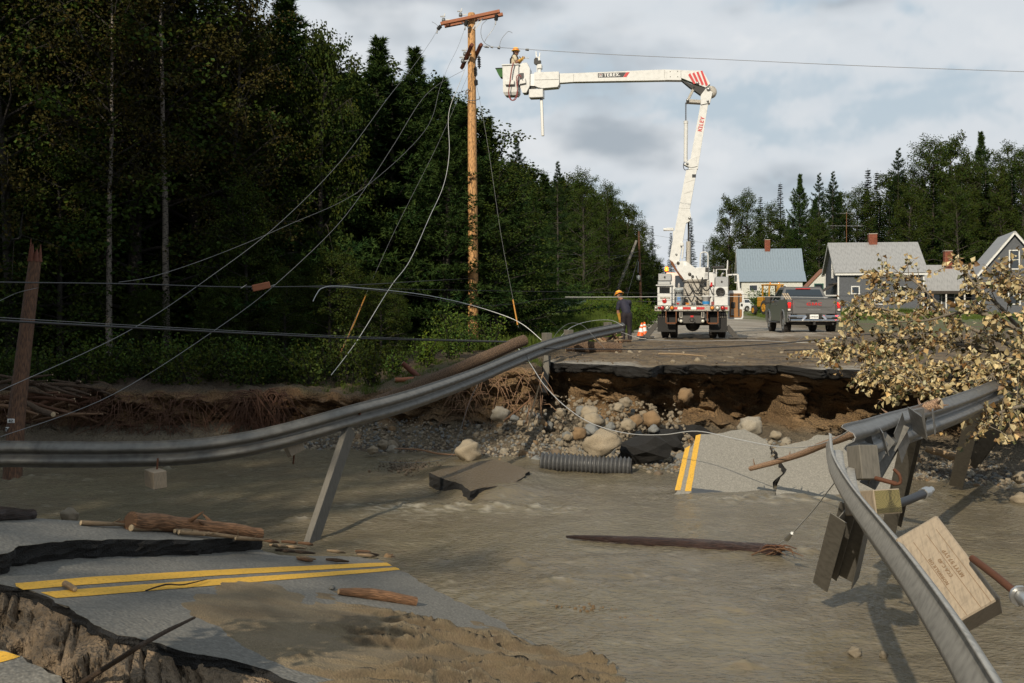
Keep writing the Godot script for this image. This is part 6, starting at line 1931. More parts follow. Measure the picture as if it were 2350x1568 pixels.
func build_far_vehicles():
	# white car behind the open truck door
	mat("white_car", lin(0.66, 0.67, 0.67), 0.3, 0, {"coat": 0.6})
	var o := at(1722, 716, 138)
	o.y = height(o.x, 138.0)
	var r := thing("white_car", "white sport utility car parked by the white house, half behind the truck door", "car", o, PI * 0.5 + 0.25)
	var b := MB.new()
	b.prism(arch_side(4.6, [[4.6, 0.8], [4.4, 1.0], [3.5, 1.1], [0.05, 1.1], [0.0, 0.8]], [[0.95, 0.4, 0.36], [3.7, 0.4, 0.36]], 0.35), Transform3D(Basis(Vector3(0, 0, -1), Vector3.UP, Vector3(1, 0, 0)), Vector3.ZERO), 1.8)
	obj("body", b, M.white_car, r)
	b = MB.new(); frustum(b, [0.86, -0.1, -3.5], [0.68, -0.45, -2.7], 1.1, 1.66)
	var cab := obj("cabin", b, M.white_car, r)
	for s in [1, 3]:
		for u in [[0.06, 0.33], [0.36, 0.62], [0.65, 0.92]]:
			b = MB.new(); frustum_pane(b, [0.86, -0.1, -3.5], [0.68, -0.45, -2.7], 1.1, 1.66, s, u[0], u[1], 0.12, 0.85)
			obj("side_window", b, M.glass, cab)
	for x in [-0.8, 0.8]:
		for z in [-0.95, -3.7]: wheel(r, Vector3(x, 0.34, z), 0.34, 0.22, M.steel)
	# yellow backhoe
	mat("machine_yellow", lin(0.50, 0.24, 0.02), 0.6, 0, {"tex": M.t_spots, "tri": 1.5})
	o = at(1776, 727, 98)
	o.y = height(o.x, 98.0)
	r = thing("backhoe", "yellow backhoe loader with open cab beyond the pickup", "backhoe", o, 0.25)
	b = MB.new(); b.bx(-0.45, 0.75, 0.6, 0.45, 1.35, -2.6, 0.06); b.bx(-0.4, 1.3, -0.9, 0.4, 1.75, -2.7, 0.08)
	obj("body", b, M.machine_yellow, r)
	b = MB.new()
	for x in [-0.75, 0.75]:
		for z in [0.4, -0.9]: b.beam(Vector3(x, 1.2, z), Vector3(x * 0.95, 2.85, z), 0.12, 0.12)
	for z in [0.4, -0.9]: b.beam(Vector3(-0.75, 1.3, z), Vector3(0.75, 1.3, z), 0.12, 0.12, Vector3.BACK)
	obj("cab_frame", b, M.machine_yellow, r)
	b = MB.new(); b.bx(-0.85, 2.85, 0.55, 0.85, 3.0, -1.05, 0.05)
	obj("roof", b, M.machine_yellow, r)
	b = MB.new(); b.bx(-0.3, 1.2, -0.3, 0.3, 1.9, -0.5, 0.08); b.bx(-0.3, 1.2, 0.1, 0.3, 1.4, -0.5, 0.05)
	obj("seat", b, M.black_steel, r)
	for x in [-0.8, 0.8]:
		wheel(r, Vector3(x, 0.7, -0.2), 0.7, 0.42, M.machine_yellow)
		wheel(r, Vector3(x, 0.45, -2.5), 0.45, 0.3, M.machine_yellow)
	b = MB.new(); b.beam(Vector3(0, 0.9, 0.6), Vector3(-0.1, 2.9, 1.2), 0.28, 0.3, Vector3.BACK, 0.03); b.beam(Vector3(-0.1, 2.9, 1.2), Vector3(-0.1, 1.1, 1.7), 0.22, 0.24, Vector3.BACK, 0.03)
	var bm := obj("boom", b, M.machine_yellow, r)
	b = MB.new(); b.prism(PackedVector2Array([Vector2(-0.3, 0), Vector2(0.25, 0.05), Vector2(0.3, 0.5), Vector2(-0.1, 0.6), Vector2(-0.2, 0.25)]), Transform3D(Basis(Vector3.UP, PI / 2), Vector3(-0.1, 0.5, 1.7)), 0.6)
	obj("bucket", b, M.rust, bm)
	b = MB.new()
	for x in [-1.0, 1.0]: b.beam(Vector3(x * 0.5, 1.0, 0.7), Vector3(x * 1.2, 0.2, 0.8), 0.16, 0.16, Vector3.BACK)
	b.bx(0.75, 0.15, 0.75, 1.35, 1.05, 0.6, 0.03)
	obj("stabiliser", b, M.rust, r)
	for x in [-0.5, 0.45]:
		b = MB.new(); b.lathe(Transform3D(Basis(), Vector3(x, 3.0, 0.2)), [Vector2(0.08, 0), Vector2(0.07, 0.16), Vector2(0, 0.2)], 10)
		obj("lamp", b, M.amber_lens, r)

# ---- poles and wires ----
func wire(called: String, label: String, pts: Array, r: float, m: Material, group := "", n := 8, category := "wire") -> MeshInstance3D:
	# pts: [bearing x, bearing y, distance]
	var path := []
	for p in pts: path.append(p if p is Vector3 else at(p[0], p[1], p[2]))
	var lowest: Vector3 = path[0]
	for p in path: if p.y < lowest.y: lowest = p
	var b := MB.new(lowest)
	b.tube(curve(path, n), r * 0.6, 6)
	return tag(obj(called, b, m), label, category, group)
func ring(b: MB, p: Vector3, prof: Array, t := Basis()):
	b.lathe(Transform3D(t, p), prof, 10)
func insulator_string(root: Node, a: Vector3, c: Vector3, m: Material):
	var b := MB.new()
	var d := (c - a)
	var y := d.normalized()
	var x := y.cross(Vector3.BACK).normalized()
	var t := Transform3D(Basis(x, y, x.cross(y)), a)
	var prof := [Vector2(0, 0), Vector2(0.02, 0)]
	var n := 6
	for k in n:
		var s := d.length() * (0.1 + 0.8 * k / n)
		prof.append_array([Vector2(0.025, s), Vector2(0.065, s + 0.02), Vector2(0.025, s + 0.045)])
	prof.append_array([Vector2(0.015, d.length()), Vector2(0, d.length())])
	b.lathe(t, prof, 10)
	obj("insulator", b, m, root)

func build_poles_and_wires():
	mat("new_pole", lin(0.56, 0.30, 0.115), 0.75, 0, {"tex": noise_tex(70, 0.03, 4, [[0.0, 0.16], [0.28, 0.34], [0.42, 0.72], [0.55, 0.95], [1.0, 1.0]], 512, FastNoiseLite.TYPE_SIMPLEX_SMOOTH, 10.0), "uv": Vector3(2, 0.42, 1)})
	mat("arm_wood", lin(0.36, 0.125, 0.055), 0.7, 0, {"tex": M.t_wood, "tri": Vector3(0.6, 3, 3)})
	mat("arm_dark", lin(0.15, 0.045, 0.022), 0.75, 0, {"tex": M.t_wood, "tri": Vector3(2, 2, 2)})
	mat("old_pole", lin(0.14, 0.066, 0.032), 0.9, 0, {"tex": M.t_bark, "bump": M.h_bark, "cm": 1.2, "uv": Vector3(2, 0.5, 1)})
	mat("grey_pole", lin(0.26, 0.245, 0.22), 0.9, 0, {"tex": M.t_bark, "uv": Vector3(2, 0.4, 1)})
	mat("wire_bright", lin(0.45, 0.45, 0.44), 0.45, 0.3)
	mat("wire_grey", lin(0.17, 0.17, 0.17), 0.5, 0.4)
	mat("cable_black", lin(0.018, 0.018, 0.02), 0.45)
	mat("guard_yellow", lin(0.42, 0.18, 0.015), 0.5)
	mat("insulator_grey", lin(0.13, 0.14, 0.15), 0.3)
	mat("clamp", lin(0.45, 0.45, 0.44), 0.35, 0.8)
	# the new pole
	var D := 31.0
	var foot := at(1086, 775, D)
	foot.y = height(foot.x, D) - 0.2
	var P := func(px: float, py: float, dd := 0.0) -> Vector3: return at(px, py, D - dd) - foot
	var r := thing("utility_pole", "new honey-coloured wooden utility pole with two reddish crossarms at its top", "utility pole", foot)
	var b := MB.new()
	var top: Vector3 = P.call(1082, 30)
	b.tube([Vector3.ZERO, top * 0.3 + Vector3(0.01, 0, 0), top * 0.65, top * 0.995, top], [0.165, 0.155, 0.135, 0.118, 0.10], 16, true, 1.0)
	obj("pole", b, M.new_pole, r)
	for q in [[[1011, 55], [1147, 26], 0.22], [[1020, 60], [1154, 33], -0.22]]:
		b = MB.new(); b.beam(P.call(q[0][0], q[0][1], q[2]), P.call(q[1][0], q[1][1], q[2]), 0.10, 0.125, Vector3.BACK, 0.01)
		obj("crossarm", b, M.arm_wood, r)
	for q in [[[1057, 48], [1076, 64]], [[1100, 42], [1085, 66]], [[1108, 42], [1090, 68]]]:
		b = MB.new(); b.beam(P.call(q[0][0], q[0][1], 0.16), P.call(q[1][0], q[1][1], 0.14), 0.035, 0.008, Vector3.BACK)
		obj("brace", b, M.clamp, r)
	for q in [[[1083, 102], [1060, 156], 0.17], [[1104, 102], [1083, 148], -0.17]]:
		b = MB.new(); b.beam(P.call(q[0][0], q[0][1], q[2] + 0.55), P.call(q[1][0], q[1][1], q[2] - 0.55), 0.10, 0.12, Vector3.BACK, 0.01)
		obj("side_arm", b, M.arm_dark, r)
	for q in [[1018, 46], [1057, 34], [1062, 140], [1067, 124]]:
		b = MB.new(); var p: Vector3 = P.call(q[0], q[1], 0.15)
		ring(b, p, [Vector2(0, -0.06), Vector2(0.055, -0.05), Vector2(0.06, 0.02), Vector2(0.045, 0.03), Vector2(0.05, 0.05), Vector2(0.03, 0.07), Vector2(0, 0.075)])
		var ins := obj("insulator", b, M.insulator_grey, r)
		b = MB.new(); b.beam(p + Vector3(-0.1, 0.11, 0), p + Vector3(0.05, 0.12, 0), 0.04, 0.04, Vector3.BACK, 0.01); b.beam(p + Vector3(0, 0.06, 0), p + Vector3(0.04, 0.2, 0), 0.03, 0.03, Vector3.BACK); b.beam(p + Vector3(0.05, 0.0, 0), p + Vector3(0.19, 0.01, 0), 0.03, 0.03, Vector3.BACK)
		obj("clamp", b, M.clamp, ins)
	for q in [[[1013, 58], [1004, 68]], [[1072, 45], [1068, 60]], [[1140, 32], [1138, 48]]]:
		insulator_string(r, P.call(q[0][0], q[0][1], 0.3), P.call(q[1][0], q[1][1], 0.32), M.rubber)
		b = MB.new(); var p: Vector3 = P.call(q[1][0], q[1][1], 0.32)
		b.beam(p, p + Vector3(-0.02, -0.12, 0), 0.04, 0.05, Vector3.BACK, 0.01)
		obj("clamp", b, M.clamp, r)
	for q in [[[1099, 128], [1100, 158]], [[1091, 152], [1092, 176]], [[1092, 182], [1093, 196]]]:
		insulator_string(r, P.call(q[0][0], q[0][1], 0.12), P.call(q[1][0], q[1][1], 0.12), M.rubber)
	b = MB.new()
	b.tube(curve([P.call(1070, 210, 0.15), P.call(1073, 228, 0.2), P.call(1085, 231, 0.2), P.call(1100, 227, 0.1), P.call(1101, 222, 0.0)], 5), 0.012, 6)
	b.tube(curve([P.call(1077, 205, 0.15), P.call(1070, 208, 0.15), P.call(1069, 214, 0.15), P.call(1073, 215, 0.15)], 5), 0.02, 6)
	obj("wire_loop", b, M.wire_grey, r)
	# wires from its head
	var jw := "loose jumper wires on the new pole"
	wire("wire", "grey jumper wire curling from the pole top to the line near the lineman", [[1138, 50, 30.7], [1132, 66, 30.6], [1118, 85, 30.6], [1112, 96, 30.7]], 0.012, M.wire_bright, jw)
	wire("wire", "looping jumper wire hanging under the far crossarm end", [[1117, 46, 30.8], [1106, 58, 30.7], [1104, 80, 30.7], [1112, 98, 30.7], [1126, 106, 30.7]], 0.012, M.wire_grey, jw)
	wire("wire", "short curved wire end sticking up beside the lineman's helmet", [[1146, 108, 30.8], [1150, 92, 30.8], [1160, 78, 30.8], [1168, 72, 30.8], [1176, 76, 30.8]], 0.011, M.wire_grey, jw)
	wire("wire", "short wire curling above the end of the near crossarm", [[991, 50, 30.8], [1000, 55, 30.8], [1006, 62, 30.7], [1007, 68, 30.7]], 0.011, M.wire_grey, jw)
	wire("power_line", "line held by the lineman, running from the pole over the boom out of the picture", [[1106, 106, 30.9], [1190, 112, 30.9], [1400, 125, 30.0], [1670, 137, 29.0], [2000, 152, 27.5], [2450, 168, 25.5]], 0.0125, M.wire_grey, "", 8, "power line")
	b = MB.new(at(1120, 107, 30.88))
	for q in [[1112, 1122, 0.035], [1126, 1132, 0.03], [1142, 1148, 0.05], [1206, 1214, 0.04]]:
		b.tube([at(q[0], 106.4 + (q[0] - 1106) * 0.07, 30.88), at(q[1], 106.8 + (q[1] - 1106) * 0.07, 30.88)], q[2], 8)
	tag(obj("line_clamps", b, M.clamp), "row of metal clamps on the line beside the new pole", "clamps", "", "stuff")
	var lw := "slack wires drooping from the new pole to the river"
	wire("wire", "grey wire from the near crossarm end sweeping down across the forest", [[1004, 68, 30.7], [990, 92, 30.0], [950, 150, 28.5], [890, 225, 26.5], [780, 372, 23.5], [636, 517, 20.5], [480, 637, 18.0], [296, 759, 15.0], [0, 897, 11.5], [-80, 930, 11.0]], 0.0085, M.wire_grey, lw)
	wire("wire", "wire from the crossarm middle crossing the forest low to the upper black cable", [[1068, 62, 30.7], [1050, 110, 30.0], [1030, 150, 29.5], [1010, 200, 29.0], [975, 300, 27.5], [830, 435, 24.5], [660, 517, 21.5], [500, 584, 19.0], [360, 632, 16.5], [272, 648, 15.5]], 0.0075, M.wire_grey, lw)
	wire("wire", "bright wire from the side arm falling in a straight line to the snapped pole", [[1066, 160, 30.8], [980, 215, 29.0], [905, 330, 27.0], [850, 415, 25.0], [774, 517, 22.5], [632, 653, 19.5], [500, 753, 17.0], [260, 905, 14.0], [0, 1003, 12.0]], 0.0085, M.wire_grey, lw)
	wire("wire", "thickest pale wire hanging close to the new pole and bending to the bank", [[1079, 128, 30.7], [1055, 190, 30.3], [1030, 260, 30.0], [1031, 350, 29.5], [1018, 425, 29.0], [985, 500, 28.0], [940, 599, 26.0], [895, 660, 24.5], [820, 781, 22.5], [760, 861, 21.2]], 0.013, M.wire_bright, lw)
	wire("guy_wire", "thin straight guy wire ending in the yellow guard among the dark pines", [[1075, 170, 30.8], [1010, 320, 29.5], [912, 517, 27.0], [840, 675, 24.6], [776, 822, 22.5]], 0.007, M.wire_grey, lw)
	wire("guy_wire", "thin guy wire on the road side of the pole with a yellow guard", [[1092, 190, 30.9], [1103, 240, 30.9], [1122, 350, 30.5], [1150, 540, 30.0], [1178, 690, 29.6], [1190, 752, 29.4]], 0.007, M.wire_grey, lw)
	b = MB.new(at(778, 818, 22.6)); b.tube([at(840, 676, 24.6), at(810, 748, 23.6), at(778, 818, 22.6)], 0.018, 8)
	tag(obj("guy_guard", b, M.guard_yellow), "yellow plastic guy guard leaning in front of the dark forest", "guy guard")
	b = MB.new(at(1188, 746, 29.4)); b.tube([at(1177, 688, 29.6), at(1188, 746, 29.4)], 0.022, 8)
	tag(obj("guy_guard", b, M.guard_yellow), "short yellow guy guard beside the foot of the new pole", "guy guard")
	# fallen service lines across the picture
	wire("cable", "thick black cable sagging across the forest to the top of the fallen pole", [[-60, 730, 10.5], [0, 736, 11.0], [400, 757, 14.0], [800, 776, 18.0], [1190, 786, 21.0]], 0.026, M.cable_black, "", 10, "cable")
	wire("messenger_wire", "steel messenger wire running just above the thick black cable", [[-60, 722, 10.5], [0, 729, 11.0], [400, 752, 14.0], [800, 772, 18.0], [1190, 784, 21.0]], 0.007, M.wire_grey)
	wire("cable", "upper black cable bundle with a broken wooden spreader hanging on it", [[-60, 645, 12.0], [0, 648, 12.5], [300, 652, 15.0], [560, 659, 18.0], [800, 655, 22.0], [960, 646, 26.0], [1085, 639, 30.8]], 0.018, M.cable_black, "", 10, "cable")
	wire("cable", "thin black cable from the wooden spreader past the pole to the truck", [[560, 657, 18.0], [760, 660, 21.0], [1085, 667, 25.0], [1300, 670, 27.0], [1500, 673, 28.0], [1900, 679, 28.0], [2450, 686, 27.0]], 0.010, M.cable_black, "", 8, "cable")
	wire("cable", "pale broken conductor lying level in front of the truck's rear", [[1297, 682, 29.0], [1400, 682, 28.8], [1550, 681, 28.5], [1720, 681, 28.0], [1900, 683, 27.5]], 0.013, M.wire_bright, "", 8, "cable")
	wire("cable", "sagging black cable dipping behind the new pole's foot", [[800, 660, 22.0], [960, 680, 25.0], [1080, 700, 27.0], [1180, 698, 28.0], [1260, 686, 28.5], [1400, 688, 28.5], [1500, 692, 28.0], [1600, 680, 28.0]], 0.010, M.cable_black, "", 8, "cable")
	wire("conductor", "bright broken conductor hooking over the cables and ending on the guardrail", [[718, 692, 19.5], [726, 676, 19.6], [738, 662, 19.8], [770, 657, 20.2], [850, 663, 20.8], [960, 675, 21.5], [1060, 695, 21.8], [1150, 722, 21.8], [1200, 745, 21.6], [1243, 781, 21.4]], 0.014, M.wire_bright, "", 8, "wire")
	wire("conductor", "long white conductor sweeping from the guardrail over the washed-out stones to the bent rail", [[1190, 801, 20.2], [1215, 832, 19.6], [1250, 885, 18.8], [1300, 935, 18.0], [1360, 973, 17.2], [1440, 995, 16.4], [1520, 998, 15.6], [1600, 990, 15.0], [1690, 1008, 14.3], [1780, 1025, 13.6], [1850, 1026, 12.8], [1910, 1010, 11.8], [1955, 985, 11.0], [1990, 963, 10.5], [2008, 962, 10.2], [2024, 972, 9.9], [2030, 1002, 9.7]], 0.0125, M.wire_bright, "", 7, "wire")
	b = MB.new(at(1205, 815, 19.9)); b.tube([at(1199, 808, 20.0), at(1213, 826, 19.7)], 0.028, 8)
	tag(obj("splice", b, M.clamp), "metal splice on the white conductor beside the guardrail", "splice")
	wire("guy_wire", "pale wire stretched from the bent rail down to the log in the river", [[1926, 1095, 7.6], [1900, 1128, 8.2], [1868, 1170, 8.9], [1836, 1206, 9.6], [1812, 1232, 10.2], [1788, 1249, 10.8]], 0.009, M.wire_bright)
	b = MB.new(at(1805, 1238, 10.4)); b.tube([at(1818, 1224, 10.0), at(1806, 1237, 10.35)], [0.016, 0.03], 8)
	tag(obj("splice", b, M.clamp), "pointed metal splice on the wire above the river log", "splice")
	# cables on the road
	wire("cable", "black cable lying across the muddy road from the guardrail to the withered tree", [[1195, 799, 20.8], [1320, 801, 21.5], [1500, 802, 22.6], [1650, 797, 23.6], [1800, 787, 24.6], [1900, 777, 25.0], [2010, 766, 25.5]], 0.022, M.cable_black, "", 8, "cable")
	wire("cable", "short black cable end with a metal clamp lying before the withered tree", [[1800, 804, 22.8], [1850, 803, 22.8], [1940, 801, 22.8]], 0.026, M.cable_black, "", 6, "cable")
	var lo := "loose bright wires left about the road"
	wire("wire", "thin arching wire over the guardrail near the worker", [[1263, 803, 22.5], [1275, 768, 23.0], [1305, 743, 23.5], [1335, 746, 23.6], [1360, 770, 23.5], [1390, 803, 23.0]], 0.007, M.wire_grey, lo)
	wire("wire", "pale wire arching from the guardrail towards the worker's feet", [[1285, 775, 24.0], [1310, 752, 25.0], [1350, 738, 26.0], [1400, 735, 26.5], [1430, 748, 26.5]], 0.010, M.wire_bright, lo)
	wire("wire", "bright wire lying on the road below the truck", [[1425, 762, 27.0], [1480, 778, 26.5], [1580, 783, 27.5], [1720, 781, 28.0], [1850, 786, 27.0], [1950, 775, 27.5]], 0.009, M.wire_bright, lo)
	wire("wire", "tangle of wire curled on the mud in front of the truck", [[1500, 800, 25.3], [1530, 793, 25.8], [1580, 795, 25.4], [1600, 803, 25.0], [1550, 806, 24.9], [1505, 803, 25.1], [1560, 797, 25.5], [1640, 790, 26.0]], 0.007, M.wire_grey, lo)
	wire("wire", "wire forming a small peak on the mud behind the pickup", [[1690, 795, 26.0], [1780, 796, 26.5], [1825, 785, 27.5], [1846, 774, 28.5], [1875, 786, 27.5], [1930, 803, 26.0]], 0.008, M.wire_grey, lo)
	wire("wire", "wire drooping from the dark rail to the stony beach", [[1113, 852, 20.0], [1085, 905, 19.9], [1068, 950, 19.6], [1047, 1018, 19.0], [1030, 1050, 18.4], [960, 1062, 17.8], [870, 1060, 17.6]], 0.007, M.wire_grey, lo)
	# broken spreader on the cable
	var q0 := at(604, 656, 17.9)
	b = MB.new(q0); b.beam(q0 + Vector3(-0.17, -0.05, 0.1), q0 + Vector3(0.12, 0.02, 0.0), 0.10, 0.12, Vector3.UP, 0.01)
	tag(obj("wood_spreader", b, M.arm_wood), "broken reddish wood block hanging on the upper black cable", "wood block")
	b = MB.new(q0 + Vector3(-0.2, 0, 0))
	for k in 3: b.tube(curve([q0 + Vector3(-0.35 + k * 0.22, -0.02, 0.02), q0 + Vector3(-0.4 + k * 0.2, -0.05 - 0.01 * k, 0.03), q0 + Vector3(-0.3 + k * 0.25, 0.02, 0.0)], 5), 0.005, 5)
	tag(obj("tangled_wire", b, M.wire_bright), "wire ends tangled round the broken wood block", "wire")
	# snapped pole at the river
	var f := at(26, 1075, 16.2)
	r = thing("snapped_pole", "old brown utility pole leaning, its top snapped off in splinters", "utility pole", f)
	b = MB.new()
	var pp := []
	for q in [[24, 1150, 16.0], [38, 950, 16.8], [55, 800, 17.4], [72, 660, 18.0], [80, 600, 18.2]]: pp.append(at(q[0], q[1], q[2]) - f)
	b.tube(pp, [0.15, 0.14, 0.125, 0.115, 0.105], 14, true, 0.8)
	obj("pole", b, M.old_pole, r)
	b = MB.new()
	for k in 7:
		var a: float = k * 0.9
		var s: Vector3 = pp[4] + Vector3(cos(a), 0, sin(a)) * 0.085
		b.tube([s, s + Vector3(0.01, 0.08 + 0.04 * (k % 3), 0.01), s + Vector3(0.03, 0.14 + 0.09 * (k % 4), 0.02)], [0.05, 0.035, 0.004], 5)
	obj("splinters", b, M.arm_dark, r)
	mat("tag_white", lin(0.7, 0.7, 0.68), 0.6)
	for q in [[26, 966, "42"], [22, 985, "576"]]:
		b = MB.new(); var tp := at(q[0], q[1], 16.55) - f + Vector3(0, 0, 0.02)
		b.box(Transform3D(Basis(), tp), Vector3(0.12, 0.07, 0.012), 0.01)
		var tg := obj("number_tag", b, M.tag_white, r)
		text_on(tg, "lettering", q[2], 0.05, Transform3D(Basis(), tp + Vector3(0, 0, 0.008)), M.print_black, 0.003)
	wire("wire", "wire running from the picture's edge up to the snapped pole", [[-40, 705, 14.0], [0, 690, 15.0], [40, 672, 16.8], [85, 661, 17.6]], 0.008, M.wire_grey)
	# poles down the road
	r = thing("utility_pole", "thin brown utility pole down the road with a grey transformer", "utility pole", at(1471, 722, 122))
	r.position.y = height(r.position.x, 122.0)
	b = MB.new(); var t1 := at(1466, 531, 122) - r.position
	b.tube([Vector3.ZERO, t1], [0.17, 0.12], 8, true, 0.5)
	obj("pole", b, M.old_pole, r)
	b = MB.new(); b.lathe(Transform3D(Basis(), at(1465, 643, 121.7) - r.position), [Vector2(0, 0), Vector2(0.24, 0), Vector2(0.24, 0.55), Vector2(0, 0.6)], 12)
	obj("transformer", b, M.grey_enamel, r)
	b = MB.new(); b.tube([at(1465, 600, 121.7) - r.position, at(1464, 626, 121.7) - r.position], 0.07, 6)
	obj("cutout", b, M.insulator_grey, r)
	r = thing("utility_pole", "grey utility pole leaning hard behind the stooping worker", "utility pole", at(1406, 727, 112))
	r.position.y = height(r.position.x, 112.0)
	b = MB.new(); b.tube([Vector3.ZERO, at(1461, 552, 112) - r.position], [0.19, 0.14], 8, true, 0.5)
	obj("pole", b, M.grey_pole, r)
	r = thing("utility_pole", "smallest utility pole far down the road beside the truck", "utility pole", at(1500, 700, 210))
	r.position.y = height(r.position.x, 210.0)
	b = MB.new(); b.tube([Vector3.ZERO, at(1506, 602, 210) - r.position], [0.18, 0.13], 8, true, 0.5)
	obj("pole", b, M.old_pole, r)
	var fw := "wires strung between the poles down the road"
	wire("wire", "upper wire reaching the thin brown pole from the forest", [[1195, 573, 100], [1330, 585, 110], [1466, 588, 122]], 0.03, M.wire_grey, fw)
	wire("wire", "lower wire rising through the forest to the thin brown pole", [[1240, 631, 90], [1340, 612, 105], [1466, 577, 122]], 0.035, M.wire_grey, fw)
	wire("wire", "guy wire slanting down from the thin brown pole past the leaning one", [[1464, 595, 122], [1445, 660, 118], [1432, 705, 116]], 0.035, M.wire_grey, fw)
	wire("wire", "first sagging wire between the thin brown pole and the smallest pole", [[1466, 577, 122], [1478, 612, 150], [1492, 618, 180], [1505, 615, 210]], 0.035, M.wire_grey, fw)
	wire("wire", "second sagging wire between the thin brown pole and the smallest pole", [[1466, 600, 122], [1478, 640, 150], [1492, 645, 180], [1504, 640, 210]], 0.035, M.wire_grey, fw)
	wire("wire", "faint wire across the sky behind the boom", [[1500, 540, 215], [1600, 555, 215], [1680, 566, 215]], 0.04, M.wire_grey, fw)

# ---- guardrails ----
func w_profile() -> PackedVector2Array:
	var f := [[-0.156, 0.012], [-0.140, 0.002], [-0.120, 0.030], [-0.098, 0.072], [-0.070, 0.083], [-0.045, 0.070], [-0.020, 0.018], [0.0, 0.004], [0.020, 0.018], [0.045, 0.070], [0.070, 0.083], [0.098, 0.072], [0.120, 0.030], [0.140, 0.002], [0.156, 0.012]]
	var p := PackedVector2Array()
	for q in f: p.append(Vector2(q[0], q[1]))
	for k in f.size():
		var q = f[f.size() - 1 - k]
		p.append(Vector2(q[0], q[1] - 0.006))
	return p
func rail(root: Node3D, called: String, pts: Array, ups: Array, m: Material, n := 6, sc := 1.0, dent := 1.0) -> MeshInstance3D:
	var path := []
	for p in pts: path.append((p if p is Vector3 else at(p[0], p[1], p[2])) - root.position)
	var pc := curve(path, n)
	var uc := curve(ups, n)
	for i in pc.size():
		pc[i] += Vector3(N(i * 0.21, root.position.x), N(i * 0.21, 5.0, root.position.z), 0) * 0.003 * dent
		uc[i] = (uc[i] + Vector3(N(i * 0.13, 3.0), 0, N(i * 0.13, 9.0)) * 0.035 * dent).normalized()
	var prof := PackedVector2Array()
	for q in w_profile(): prof.append(q * sc)
	var b := MB.new()
	b.sweep(pc, uc, prof)
	return obj(called, b, m, root)
func i_post(root: Node, a: Vector3, c: Vector3, face: Vector3, w: float, dp: float, m: Material, called := "post"):
	# rolled steel post with two flanges; face is the way the flange looks
	var b := MB.new()
	var y := (c - a).normalized()
	var z := (face - y * face.dot(y)).normalized()
	var x := y.cross(z)
	var t := Transform3D(Basis(x, y, z), (a + c) * 0.5)
	var l := (c - a).length()
	for s in [-1, 1]: b.box(t * Transform3D(Basis(), Vector3(0, 0, s * dp / 2)), Vector3(w, l, 0.009), 0.002)
	b.box(t, Vector3(0.008, l - 0.004, dp - 0.012))
	obj(called, b, m, root)
func wood_block(root: Node3D, called: String, t: Transform3D, s: Vector3, m: Material, em: Material) -> MeshInstance3D:
	var b := MB.new(); b.box(t, s, 0.006)
	var o := obj(called, b, m, root)
	if em != null:
		for k in [-1, 1]:
			b = MB.new(); b.box(t * Transform3D(Basis(), Vector3(0, k * (s.y / 2 + 0.001), 0)), Vector3(s.x - 0.014, 0.003, s.z - 0.014))
			obj("end_grain", b, em, o)
	return o

func end_grain_tex() -> ImageTexture:
	var im := Image.create(256, 256, false, Image.FORMAT_RGB8)
	for j in 256:
		for i in 256:
			var x := i / 256.0 - 0.52
			var y := j / 256.0 - 0.62
			var rr := sqrt(x * x + y * y) + N(x * 3.0, y * 3.0, 2.0) * 0.012
			var g := 0.72 + 0.2 * sin(rr * 120.0) * smoothstep(0.02, 0.08, rr) - 0.35 * smoothstep(0.42, 0.52, rr) + N(x * 30.0, y * 30.0) * 0.08
			im.set_pixel(i, j, Color(g, g, g))
	return ImageTexture.create_from_image(im)

